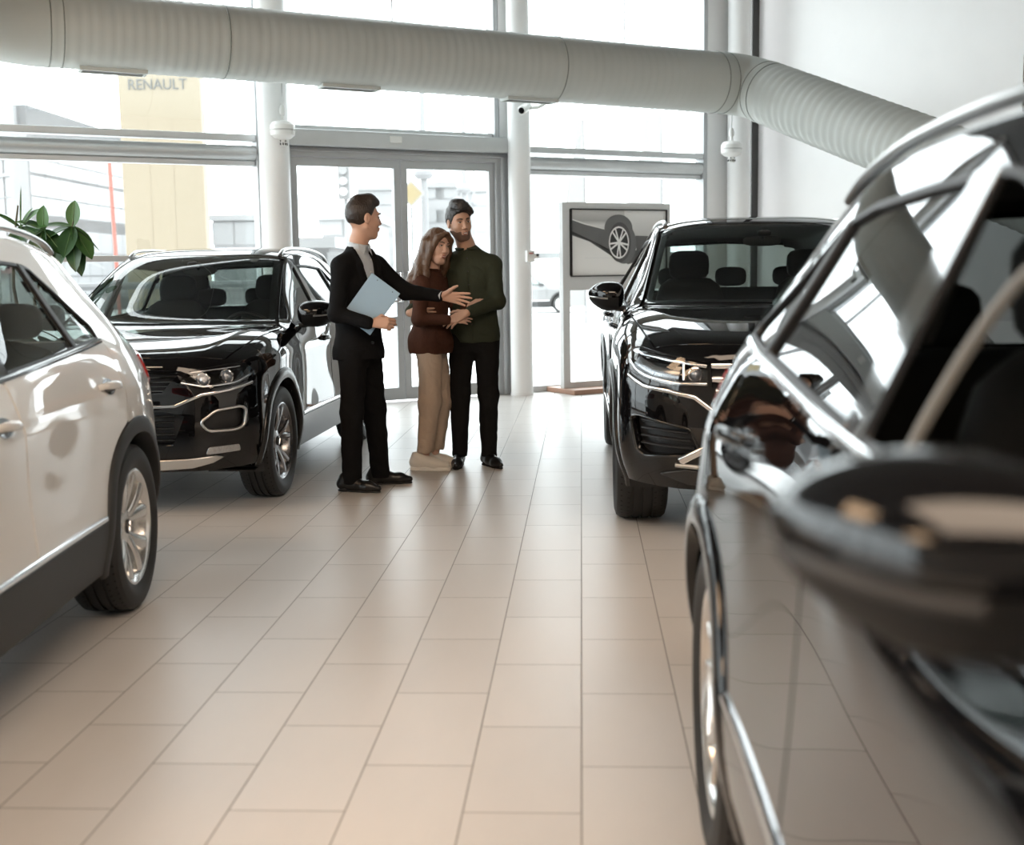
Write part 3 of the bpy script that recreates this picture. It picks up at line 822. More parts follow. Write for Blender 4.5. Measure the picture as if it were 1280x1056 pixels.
mast(532, 212, 32, .11, 'thick grey street lamp mast behind the right glass door', ytop=60)
mast(582, 232, 40, .10, 'thinner grey mast right of the thick one behind the doors', ytop=60, shade=.21)
mast(594, 250, 55, .06, 'faint slim mast near the right frame of the doors', lamp=False, ytop=150, shade=.22)
# traffic diamond
p_ = at_depth(514, 242, 31)
t = tag(empty('road_sign', (p_.x, p_.y, -.16)), 'faded yellow diamond road sign behind the right glass door', 'sign')
mb = MB(); mb.cyl((0, .03, 0), (0, .03, p_.z+.2), .03, n=10); mb.build('post', M_f, t)
mb = MB(); s_ = .34; mb.prism([(0, s_), (s_, 0), (0, -s_), (-s_, 0)], -.01, .01, Matrix(((1,0,0,0),(0,0,-1,0),(0,1,0,p_.z+.16),(0,0,0,1)))); pl = mb.build('plate', pmat('sign border', (.24,.24,.23), .5), t, smooth=0)
mb = MB(); s_ = .27; mb.prism([(0, s_), (s_, 0), (0, -s_), (-s_, 0)], .011, .016, Matrix(((1,0,0,0),(0,0,-1,0),(0,1,0,p_.z+.16),(0,0,0,1)))); mb.build('sign_face', pmat('sign yellow', (.22,.175,.09), .5), pl, smooth=0)
# traffic light head on its arm
p_ = at_depth(430, 222, 34)
t = tag(empty('traffic_light', (p_.x, p_.y, -.16)), 'grey traffic light head on a pole behind the left glass door', 'traffic light')
mb = MB(); mb.cyl((0, .2, 0), (0, .2, p_.z+.3), .06, n=12); mb.build('pole', pmat('mast grey 42', (.22,.22,.22), .5), t)
mb = MB(); mb.box(-.16, -.1, p_.z-.42, .16, .14, p_.z+.5); mb.build('head', pmat('head grey', (.16,.16,.16), .5), t, smooth=0, bevel=.03)
for k in range(3):
    mb = MB(); mb.cyl((0, -.1, p_.z+.34-.28*k), (0, -.18, p_.z+.34-.28*k), .11, n=20); mb.build('lamp_lens', pmat('lens grey %d' % k, (.2+.1*k,)*3, .4), t)
# red barrier pole by the sign tower
p_ = at_depth(147, 320, 28)
t = tag(empty('flag_pole', (p_.x, p_.y, -.16)), 'thin red pole left of the pale yellow sign tower', 'pole')
mb = MB(); mb.tube([(0,0,0), (-.08,0,4.2)], .045, 10); mb.build('shaft', pmat('faded red', (.25,.085,.065), .5), t)
mb = MB(); mb.lathe([(0,0),(.16,0),(.16,.05),(.06,.12),(0,.12)], 16, 'z'); mb.build('foot', M_f, t)
# added flag shapes standing in for pale reflections in the right bay
for px, y0, dep, w_, lb in ((720, 145, 36, .55, 'left of two pale feather flags outside the right window'), (806, 140, 36, 1.0, 'right and wider pale feather flag outside the right window')):
    a = at_depth(px, 330, dep); top = at_depth(px, y0, dep).z
    t = tag(empty('feather_flag', (a.x, a.y, -.16)), lb, 'flag', 'pale feather flags outside')
    mb = MB(); mb.tube([(w_/2,0,0), (w_/2,0,top*.8), (w_/2-.02,0,top)], [.03,.02,.01], 8); mb.build('pole', M_f, t)
    K = 12; v = []; fcs = []
    for i in range(K+1):
        q = i/K; z = .5 + (top-.5)*q; x0 = -w_/2*(1 if q < .55 else max(0, 1-((q-.55)/.45)**1.6*2)); v += [(x0, .03*math.sin(q*9), z), (w_/2-.01, 0, z)]
        if i: fcs.append((2*i-2, 2*i-1, 2*i+1, 2*i))
    link_mesh('cloth', v, fcs, pmat('pale flag cloth', (.22,.215,.21), .7), t)

# ================================================================== lamps
def ceiling_light(x, y, w, d, power, col, label):
    t = tag(empty('ceiling_light', (x, y, CEIL-.02)), label, 'ceiling light', 'square ceiling light panels')
    mb = MB()
    for a in ((-w/2-.04, -d/2-.04, w/2+.04, -d/2), (-w/2-.04, d/2, w/2+.04, d/2+.04), (-w/2-.04, -d/2, -w/2, d/2), (w/2, -d/2, w/2+.04, d/2)):
        mb.box(a[0], a[1], -.05, a[2], a[3], .019)
    mb.build('frame', M_col, t, smooth=0)
    mb = MB(); mb.box(-w/2, -d/2, -.02, w/2, d/2, .01); mb.build('diffuser', emit_mat('panel glow %s' % str(power), col, power), t, smooth=0)
k = 0
WARM = (1.0, .80, .62)
ceiling_light(.9, -.6, 5.4, 4.0, 6.0, WARM, 'huge glowing ceiling panel right above the camera')
for x, y, lb in ((-5.6, 2.4, 'glowing ceiling panel over the white car'), (-5.6, -3.4, 'glowing ceiling panel in the near left corner'), (6.2, -3.8, 'glowing ceiling panel in the near right corner')):
    ceiling_light(x, y, 3.0, 2.2, 9.0 if x < 0 else 6.5, (1.0, .68, .42) if x < 0 else WARM, lb)
# portals help the sky light find the big windows
def portal(loc, rot, sx, sy):
    ld = bpy.data.lights.new('portal', 'AREA'); ld.shape = 'RECTANGLE'; ld.size = sx; ld.size_y = sy
    ld.cycles.is_portal = True
    o = bpy.data.objects.new('sky_portal', ld); COL.objects.link(o); o.location = loc; o.rotation_euler = rot
portal(tuple(fac(-2.3, .3, 2.8)), (PI/2, 0, FA), 13.4, 5.5)
portal((FL.x-.3, (FL.y-6)/2, 2.8), (PI/2, 0, PI/2), 14.6, 5.5)

W = bpy.data.worlds.new('overcast sky'); SC.world = W; W.use_nodes = True
nt = W.node_tree; N, L = nt.nodes, nt.links; bg = N['Background']
tc = N.new('ShaderNodeTexCoord'); sp = N.new('ShaderNodeSeparateXYZ'); L.new(tc.outputs['Generated'], sp.inputs[0])
cr = N.new('ShaderNodeValToRGB'); L.new(sp.outputs['Z'], cr.inputs[0])
cr.color_ramp.elements[0].position = 0; cr.color_ramp.elements[0].color = (.83, .875, .91, 1)
cr.color_ramp.elements[1].position = .6; cr.color_ramp.elements[1].color = (.955, .98, 1, 1)
L.new(cr.outputs[0], bg.inputs['Color']); bg.inputs['Strength'].default_value = 6.2
SC.view_settings.view_transform = 'Standard'
SC.view_settings.look = 'None'
SC.view_settings.exposure = 0.16
SC.cycles.max_bounces = 10; SC.cycles.transparent_max_bounces = 24; SC.cycles.glossy_bounces = 6
SC.cycles.sample_clamp_indirect = 6.0; SC.cycles.blur_glossy = .5
SC.cycles.caustics_reflective = False; SC.cycles.caustics_refractive = False
# ================================================================== car builder
# cage: key points of a compact sport utility body (half, y >= 0), per station front -> rear
T_C0 = [(2.075,0,.90),(1.80,0,.975),(1.38,0,1.025),(1.00,0,1.06),(.56,0,1.285),(.13,0,1.50),(-.30,0,1.555),(-.80,0,1.56),(-1.25,0,1.53),(-1.62,0,1.475),(-1.84,0,1.24),(-2.03,0,1.03)]
T_C1 = [(2.045,.40,.90),(1.78,.42,.972),(1.36,.42,1.026),(.96,.42,1.06),(.53,.40,1.28),(.11,.38,1.495),(-.30,.38,1.547),(-.80,.38,1.553),(-1.25,.37,1.523),(-1.60,.37,1.468),(-1.83,.40,1.235),(-2.015,.42,1.03)]
T_C2 = [(1.98,.62,.895),(1.74,.64,.972),(1.32,.66,1.034),(.82,.69,1.055),(.43,.63,1.27),(.03,.565,1.468),(-.30,.565,1.505),(-.80,.56,1.51),(-1.25,.545,1.482),(-1.55,.53,1.435),(-1.80,.60,1.22),(-1.98,.66,1.02)]
T_C3 = [(1.90,.72,.885),(1.66,.745,.955),(1.28,.775,1.012),(.74,.755,1.045),(.36,.69,1.235),(-.04,.635,1.405),(-.30,.63,1.43),(-.80,.625,1.425),(-1.25,.615,1.395),(-1.52,.61,1.345),(-1.72,.66,1.19),(-1.90,.725,1.00)]
T_C4 = [(1.845,.812,.855),(1.60,.83,.925),(1.27,.845,.97),(.80,.835,.985),(.45,.825,.99),(.05,.825,1.00),(-.30,.822,1.045),(-.80,.820,1.070),(-1.25,.812,1.10),(-1.50,.795,1.11),(-1.70,.78,1.07),(-1.86,.775,.99)]
T_R5 = [(1.83,.862,.75),(1.58,.88,.83),(1.28,.90,.87),(.80,.875,.87),(.45,.868,.87),(.05,.868,.875),(-.30,.868,.88),(-.80,.874,.885),(-1.28,.90,.90),(-1.50,.885,.895),(-1.72,.85,.88),(-1.86,.81,.86)]
T_R4 = [(1.83,.877,.58),(1.60,.89,.60),(1.28,.908,.62),(.80,.880,.62),(.45,.872,.62),(.05,.872,.62),(-.30,.872,.62),(-.80,.880,.62),(-1.28,.908,.63),(-1.52,.90,.62),(-1.72,.87,.61),(-1.84,.835,.60)]
T_R3 = [(1.81,.868,.40),(1.60,.885,.41),(1.28,.908,.42),(.80,.890,.42),(.45,.888,.42),(.05,.888,.42),(-.30,.888,.42),(-.80,.892,.42),(-1.28,.908,.42),(-1.52,.895,.42),(-1.72,.86,.42),(-1.83,.825,.42)]
T_R2 = [(1.77,.82,.25),(1.58,.84,.245),(1.28,.86,.24),(.80,.855,.235),(.45,.855,.235),(.05,.855,.235),(-.30,.855,.235),(-.80,.855,.235),(-1.28,.86,.24),(-1.52,.85,.25),(-1.70,.81,.265),(-1.78,.78,.27)]
FR_ = [[(1.95,.77,.75),(2.045,.63,.75),(2.09,.38,.75),(2.115,0,.75)], [(1.96,.782,.58),(2.06,.64,.58),(2.11,.38,.58),(2.135,0,.58)],
       [(1.945,.775,.40),(2.055,.63,.40),(2.10,.38,.40),(2.12,0,.40)], [(1.89,.72,.25),(1.99,.59,.25),(2.04,.36,.25),(2.06,0,.25)]]
RE_ = [[(-1.955,.73,.86),(-2.03,.64,.86),(-2.075,.40,.87),(-2.09,0,.87)], [(-1.95,.755,.60),(-2.05,.64,.60),(-2.10,.4,.60),(-2.115,0,.60)],
       [(-1.93,.76,.42),(-2.05,.64,.42),(-2.11,.4,.42),(-2.125,0,.42)], [(-1.86,.72,.27),(-1.97,.60,.27),(-2.03,.38,.27),(-2.05,0,.27)]]

class Shell:
    def __init__(s, wp, level=3):
        s.wp = wp
        V = []; idx = {}
        def add(key, p):
            idx[key] = len(V); V.append(wp(p)); return idx[key]
        cols = [T_C4, T_C3, T_C2, T_C1, T_C0]
        for k in range(12):
            for c, T in enumerate(cols):
                x, y, z = T[k]; add(('t', k, c), (x, y, z))
                if c < 4: add(('t', k, 8-c), (x, -y, z))
            for r, T in enumerate((T_R5, T_R4, T_R3, T_R2)):
                x, y, z = T[k]; add(('s', k, r, 1), (x, y, z)); add(('s', k, r, -1), (x, -y, z))
        for nm, G, st in (('f', FR_, 0), ('r', RE_, 11)):
            for r in range(4):
                for c in range(4):
                    x, y, z = G[r][c]; add((nm, r, c+1), (x, y, z))
                    if c < 3: add((nm, r, 7-c), (x, -y, z))
                idx[(nm, r, 0)] = idx[('s', st, r, 1)]; idx[(nm, r, 8)] = idx[('s', st, r, -1)]
        F = []
        for k in range(11):
            for c in range(8):
                F.append((idx[('t',k,c)], idx[('t',k,c+1)], idx[('t',k+1,c+1)], idx[('t',k+1,c)]))
            for sg, tc in ((1, 0), (-1, 8)):
                col0 = [idx[('t',k,tc)]] + [idx[('s',k,r,sg)] for r in range(4)]
                col1 = [idx[('t',k+1,tc)]] + [idx[('s',k+1,r,sg)] for r in range(4)]
                for r in range(4):
                    q = (col0[r], col1[r], col1[r+1], col0[r+1]); F.append(q if sg > 0 else q[::-1])
        for nm, st, fl in (('f', 0, 1), ('r', 11, -1)):
            rows = [[idx[('t',st,c)] for c in range(9)]] + [[idx[(nm,r,c)] for c in range(9)] for r in range(4)]
            for r in range(4):
                for c in range(8):
                    q = (rows[r][c], rows[r+1][c], rows[r+1][c+1], rows[r][c+1]); F.append(q if fl > 0 else q[::-1])
        F = [q[::-1] for q in F]
        me = bpy.data.meshes.new('shell_tmp'); me.from_pydata(V, [], F)
        ob = bpy.data.objects.new('shell_tmp', me); COL.objects.link(ob)
        # creases (edge pairs of cage keys)
        ed = {tuple(sorted(e.vertices)): e.index for e in me.edges}
        at = me.attributes.new('crease_edge', 'FLOAT', 'EDGE')
        def crease(a, b, w):
            i = ed.get(tuple(sorted((idx[a], idx[b]))))
            if i is not None: at.data[i].value = w
        for k in range(11):
            for sg in (1, -1):
                crease(('s',k,0,sg), ('s',k+1,0,sg), .45)
                tc = (lambda c: c if sg > 0 else 8-c)
                if k < 3: crease(('t',k,tc(2)), ('t',k+1,tc(2)), .5)
                if 3 <= k < 9: crease(('t',k,tc(0)), ('t',k+1,tc(0)), .55)
        for c in range(8): crease(('t',3,c), ('t',3,c+1), .35); crease(('t',9,c), ('t',9,c+1), .6); crease(('t',11,c), ('t',11,c+1), .4); crease(('t',0,c), ('t',0,c+1), .25)
        md = ob.modifiers.new('s', 'SUBSURF'); md.subdivision_type = 'CATMULL_CLARK'; md.boundary_smooth = 'PRESERVE_CORNERS'
        tgt = np.array([tuple(p) for p in V]); cur = tgt.copy()
        md.levels = md.render_levels = 2
        for it in range(4):
            dg = bpy.context.evaluated_depsgraph_get(); dg.update()
            em = ob.evaluated_get(dg).to_mesh(); n = len(em.vertices)
            co = np.empty(n*3); em.vertices.foreach_get('co', co); co = co.reshape(-1, 3)[:len(V)].copy()
            ob.evaluated_get(dg).to_mesh_clear()
            cur += (tgt - co)*.8
            me.vertices.foreach_set('co', cur.ravel()); me.update()
        md.levels = md.render_levels = level
        dg = bpy.context.evaluated_depsgraph_get(); dg.update()
        em = ob.evaluated_get(dg).to_mesh()
        em.calc_loop_triangles()
        n = len(em.vertices); co = np.empty(n*3); em.vertices.foreach_get('co', co); s.co = co.reshape(-1, 3)
        nr = np.empty(n*3); em.vertices.foreach_get('normal', nr); s.nr = nr.reshape(-1, 3)
        m = len(em.loop_triangles); tr = np.empty(m*3, dtype=np.int32); em.loop_triangles.foreach_get('vertices', tr); s.tr = tr.reshape(-1, 3)
        s.polys = [tuple(p.vertices) for p in em.polygons]
        ob.evaluated_get(dg).to_mesh_clear()
        bpy.data.objects.remove(ob); bpy.data.meshes.remove(me)
        s.bvh = BVHTree.FromPolygons([Vector(p) for p in s.co], [tuple(map(int, t)) for t in s.tr])
    def _nrm(s, P, i):
        a, b, c = s.tr[i]; A, B, C = s.co[a], s.co[b], s.co[c]
        v0 = B-A; v1 = C-A; v2 = np.array(P)-A
        d00 = v0@v0; d01 = v0@v1; d11 = v1@v1; d20 = v2@v0; d21 = v2@v1; den = d00*d11-d01*d01
        if abs(den) < 1e-14: return Vector(s.nr[a])
        v = (d11*d20-d01*d21)/den; w = (d00*d21-d01*d20)/den
        return Vector(s.nr[a]*(1-v-w) + s.nr[b]*v + s.nr[c]*w).normalized()
    def ray(s, o, d):
        h = s.bvh.ray_cast(Vector(o), Vector(d))
        if h[0] is None:
            # off the silhouette: nearest point to the ray's closest approach
            best = None
            for t in np.linspace(1.5, 3.4, 40):
                q = s.bvh.find_nearest(Vector(o) + Vector(d)*t)
                if best is None or q[3] < best[3]: best = q
            P, i = best[0], best[2]
        else: P, i = h[0], h[2]
        return P, s._nrm(P, i)
    def side(s, u, v): return s.ray((u, 2.5, v), (0, -1, 0))
    def top(s, u, v): return s.ray((u, v, 4), (0, 0, -1))
    def front(s, u, v):
        a = u/s.RF; return s.ray((s.XF + 3*math.cos(a), 3*math.sin(a), v), (-math.cos(a), -math.sin(a), 0))
    def rear(s, u, v):
        a = u/s.RR; return s.ray((s.XR - 3*math.cos(a), 3*math.sin(a), v), (math.cos(a), -math.sin(a), 0))
    def m(s, mode, u, v): return getattr(s, mode)(u, v)
    # converting helpers: give domain coordinates of points known in another view
    def to(s, mode, P):
        if mode == 'side': return (P[0], P[2])
        if mode == 'top': return (P[0], P[1])
        if mode == 'front': return (s.RF*math.atan2(P[1], P[0]-s.XF), P[2])
        if mode == 'rear': return (s.RR*math.atan2(P[1], s.XR-P[0]), P[2])
    def fy(s, y, z): return s.to('front', s.ray((4, y, z), (-1, 0, 0))[0])
    def ry(s, y, z): return s.to('rear', s.ray((-4, y, z), (1, 0, 0))[0])
    def sxf(s, x, z): return s.to('front', s.side(x, z)[0])
    def sxr(s, x, z): return s.to('rear', s.side(x, z)[0])
    def txf(s, x, y): return s.to('front', s.top(x, y)[0])
    def txr(s, x, y): return s.to('rear', s.top(x, y)[0])
    def txs(s, x, y): return s.to('side', s.top(x, y)[0])

# ---------------- 2d polygon tools
def area2(P): return .5*sum(P[i][0]*P[(i+1) % len(P)][1] - P[(i+1) % len(P)][0]*P[i][1] for i in range(len(P)))
def ccw(P): return list(P) if area2(P) > 0 else list(P)[::-1]
def resample(P, step, closed=True):
    out = []; n = len(P)
    for i in range(n if closed else n-1):
        a = P[i]; b = P[(i+1) % n]; d = math.dist(a, b)
        k = max(1, int(round(d/step)))
        for j in range(k): out.append((a[0]+(b[0]-a[0])*j/k, a[1]+(b[1]-a[1])*j/k))
    if not closed: out.append(P[-1])
    o2 = [out[0]]
    for p in out[1:]:
        if math.dist(p, o2[-1]) > 1e-4: o2.append(p)
    if closed and math.dist(o2[0], o2[-1]) < 1e-4: o2.pop()
    return o2
def rnd(P, r, k=5, closed=True):
    """round the corners of a polygon"""
    out = []; n = len(P)
    rs = r if hasattr(r, '__len__') else [r]*n
    for i in range(n):
        if not closed and i in (0, n-1): out.append(P[i]); continue
        a, b, c = P[i-1], P[i], P[(i+1) % n]; la = math.dist(a, b); lc = math.dist(b, c)
        q = min(rs[i], la*.48, lc*.48)
        if q < 1e-4: out.append(b); continue
        p0 = (b[0]+(a[0]-b[0])*q/la, b[1]+(a[1]-b[1])*q/la); p1 = (b[0]+(c[0]-b[0])*q/lc, b[1]+(c[1]-b[1])*q/lc)
        for j in range(k+1):
            t = j/k; out.append((p0[0]*(1-t)**2+b[0]*2*t*(1-t)+p1[0]*t*t, p0[1]*(1-t)**2+b[1]*2*t*(1-t)+p1[1]*t*t))
    return out
def inset(P, d):
    P = ccw(P); n = len(P); out = []
    for i in range(n):
        a, b, c = P[i-1], P[i], P[(i+1) % n]
        e1 = np.array([b[0]-a[0], b[1]-a[1]]); e2 = np.array([c[0]-b[0], c[1]-b[1]])
        e1 = e1/(np.linalg.norm(e1)+1e-9); e2 = e2/(np.linalg.norm(e2)+1e-9)
        n1 = np.array([-e1[1], e1[0]]); n2 = np.array([-e2[1], e2[0]]); b_ = n1+n2; l = np.linalg.norm(b_)
        if l < .3: b_ = n1; sc = 1
        else: b_ = b_/l; sc = 1/max(.5, b_@n1)
        out.append((b[0]+b_[0]*d*sc, b[1]+b_[1]*d*sc))
    return out
def crom(P, k=8):
    """Catmull-Rom through open points"""
    P = [np.array(p, float) for p in P]; out = []
    for i in range(len(P)-1):
        p0 = P[max(i-1, 0)]; p1 = P[i]; p2 = P[i+1]; p3 = P[min(i+2, len(P)-1)]
        for j in range(k):
            t = j/k; out.append(tuple(.5*((2*p1)+(-p0+p2)*t+(2*p0-5*p1+4*p2-p3)*t*t+(-p0+3*p1-3*p2+p3)*t**3)))
    out.append(tuple(P[-1])); return out
def inpoly(pts, P):
    P = np.asarray(P); x, y = pts[:, 0], pts[:, 1]; c = np.zeros(len(pts), bool); j = len(P)-1
    for i in range(len(P)):
        xi, yi = P[i]; xj, yj = P[j]
        cond = ((yi > y) != (yj > y))
        with np.errstate(divide='ignore', invalid='ignore'): xx = (xj-xi)*(y-yi)/(yj-yi+1e-30)+xi
        c ^= cond & (x < xx); j = i
    return c
def segdist(pts, P):
    P = np.asarray(P); Q = np.roll(P, -1, 0); D = Q-P; L2 = (D**2).sum(1)+1e-12; best = np.full(len(pts), 1e9)
    for i in range(len(P)):
        t = np.clip(((pts-P[i])@D[i])/L2[i], 0, 1); d = np.linalg.norm(pts-(P[i]+t[:, None]*D[i]), axis=1); best = np.minimum(best, d)
    return best
def triangulate(poly, holes, step):
    loops = [resample(ccw(poly), step)] + [resample(ccw(h)[::-1], step) for h in holes]
    pts = []; edges = []
    for lp in loops:
        n0 = len(pts); pts += lp; edges += [(n0+i, n0+(i+1) % len(lp)) for i in range(len(lp))]
    A = np.array(loops[0]); lo = A.min(0); hi = A.max(0); h = step*.866; g = []; r = 0; y = lo[1]+h*.5
    while y < hi[1]:
        x = lo[0] + (step*.5 if r % 2 else 0) + step*.25
        g.append(np.stack([np.arange(x, hi[0], step), np.full(len(np.arange(x, hi[0], step)), y)], 1)); y += h; r += 1
    if g:
        g = np.concatenate(g); ok = inpoly(g, loops[0])
        for lp in loops[1:]: ok &= ~inpoly(g, lp)
        g = g[ok]
        if len(g):
            dd = np.full(len(g), 1e9)
            for lp in loops: dd = np.minimum(dd, segdist(g, lp))
            g = g[dd > step*.45]; pts = pts + [tuple(p) for p in g]
    res = delaunay_2d_cdt([Vector(p) for p in pts], edges, [], 0, 1e-6)
    V = np.array([tuple(p) for p in res[0]]); Fs = np.array([tuple(f) for f in res[2]])
    cen = V[Fs].mean(1); ok = inpoly(cen, loops[0])
    for lp in loops[1:]: ok &= ~inpoly(cen, lp)
    Fs = Fs[ok]
    ar = (V[Fs[:,1],0]-V[Fs[:,0],0])*(V[Fs[:,2],1]-V[Fs[:,0],1])-(V[Fs[:,2],0]-V[Fs[:,0],0])*(V[Fs[:,1],1]-V[Fs[:,0],1])
    Fs = np.where((ar < 0)[:, None], Fs[:, ::-1], Fs); Fs = Fs[np.abs(ar) > 1e-9]
    return V, [tuple(map(int, f)) for f in Fs]

def finish_panel(name, P, Nn, F, mat, parent, flange, mirror_y=False):
    P = [Vector(p) for p in P]; Nn = [Vector(p) for p in Nn]
    if mirror_y:
        P = [Vector((p.x, -p.y, p.z)) for p in P]; Nn = [Vector((p.x, -p.y, p.z)) for p in Nn]; F = [f[::-1] for f in F]
    # orientation from normals
    s = 0
    for f in F[:40]:
        a, b, c = (P[i] for i in f[:3]); s += 1 if (b-a).cross(c-a).dot(Nn[f[0]]) > 0 else -1
    if s < 0: F = [f[::-1] for f in F]
    nb = len(P); nF = len(F); F2 = list(F)
    if flange:
        cnt = {}
        for f in F:
            for i in range(len(f)):
                e = (f[i], f[(i+1) % len(f)])
                if (e[1], e[0]) in cnt: cnt[(e[1], e[0])] = 0
                elif e not in cnt: cnt[e] = 1
        dup = {}
        for (a, b), k in cnt.items():
            if k == 1:
                for i in (a, b):
                    if i not in dup: dup[i] = len(P); P.append(P[i] - Nn[i]*flange)
                F2.append((b, a, dup[a], dup[b]))
    me = bpy.data.meshes.new(name); me.from_pydata(P, [], F2); me.materials.append(mat)
    me.polygons.foreach_set('use_smooth', [True]*len(F2)); me.update()
    ln = np.zeros((len(me.loops), 3)); li = 0
    vi = np.empty(len(me.loops), dtype=np.int32); me.loops.foreach_get('vertex_index', vi)
    tot = np.empty(len(me.polygons), dtype=np.int32); me.polygons.foreach_get('loop_total', tot)
    nl = int(tot[:nF].sum()); NA = np.array([tuple(n) for n in Nn])
    ln[:nl] = NA[vi[:nl]]
    me.normals_split_custom_set(ln.tolist())
    o = bpy.data.objects.new(name, me); COL.objects.link(o); o.parent = parent
    return o

class CarKit:
    def __init__(s, sh, root): s.sh = sh; s.root = root
    def panel(s, name, mode, poly, mat, holes=(), off=0.0, flange=.014, step=.04, gap=.0025, mirror=None, parent=None, hgap=.0):
        """mirror: None one piece, 'both' two objects (left, right)"""
        poly = inset(poly, gap) if gap else poly
        V, F = triangulate(poly, [inset(h, -hgap) if hgap else h for h in holes], step)
        P = []; Nn = []
        for u, v in V:
            p, n = s.sh.m(mode, u, v); P.append(p + n*off); Nn.append(n)
        pl = parent if isinstance(parent, (list, tuple)) else [parent or s.root]*2
        a = finish_panel(name, P, Nn, F, mat, pl[0], flange)
        if mirror == 'both': return a, finish_panel(name, P, Nn, F, mat, pl[1], flange, True)
        return a
    def strip(s, name, mode, path, w, h, mat, off=0.0, mirror=None, parent=None, step=.03, taper=False, closed=False, sub=1):
        """raised moulding that follows the body surface along a 2d path"""
        pts = resample(path, step, closed); n = len(pts); R = []
        S = [s.sh.m(mode, u, v) for u, v in pts]
        for i, (p, nn) in enumerate(S):
            a = S[(i-1) % n if closed else max(i-1, 0)][0]; b = S[(i+1) % n if closed else min(i+1, n-1)][0]
            t = (b-a).normalized(); sd = nn.cross(t).normalized(); q = 1.0
            if taper: q = max(.12, math.sin(PI*min(1, max(0, (i+.0)/(n-1))))**.4)
            ww = w*q
            R.append([p - sd*ww*.5 + nn*(off-.006), p - sd*ww*.46 + nn*(off+h*.6), p - sd*ww*.25 + nn*(off+h*.95), p + sd*ww*.25 + nn*(off+h*.95), p + sd*ww*.46 + nn*(off+h*.6), p + sd*ww*.5 + nn*(off-.006)])
        pl = parent if isinstance(parent, (list, tuple)) else [parent or s.root]*2
        out = []
        for k, sg in enumerate((1, -1) if mirror == 'both' else (1,)):
            mb = MB(); rr = [[Vector((p.x, p.y*sg, p.z)) for p in r] for r in R]
            if closed: rr = rr + [rr[0]]
            mb.loft(rr, cap=not closed); out.append(mb.build(name, mat, pl[k], smooth=50))
        return out

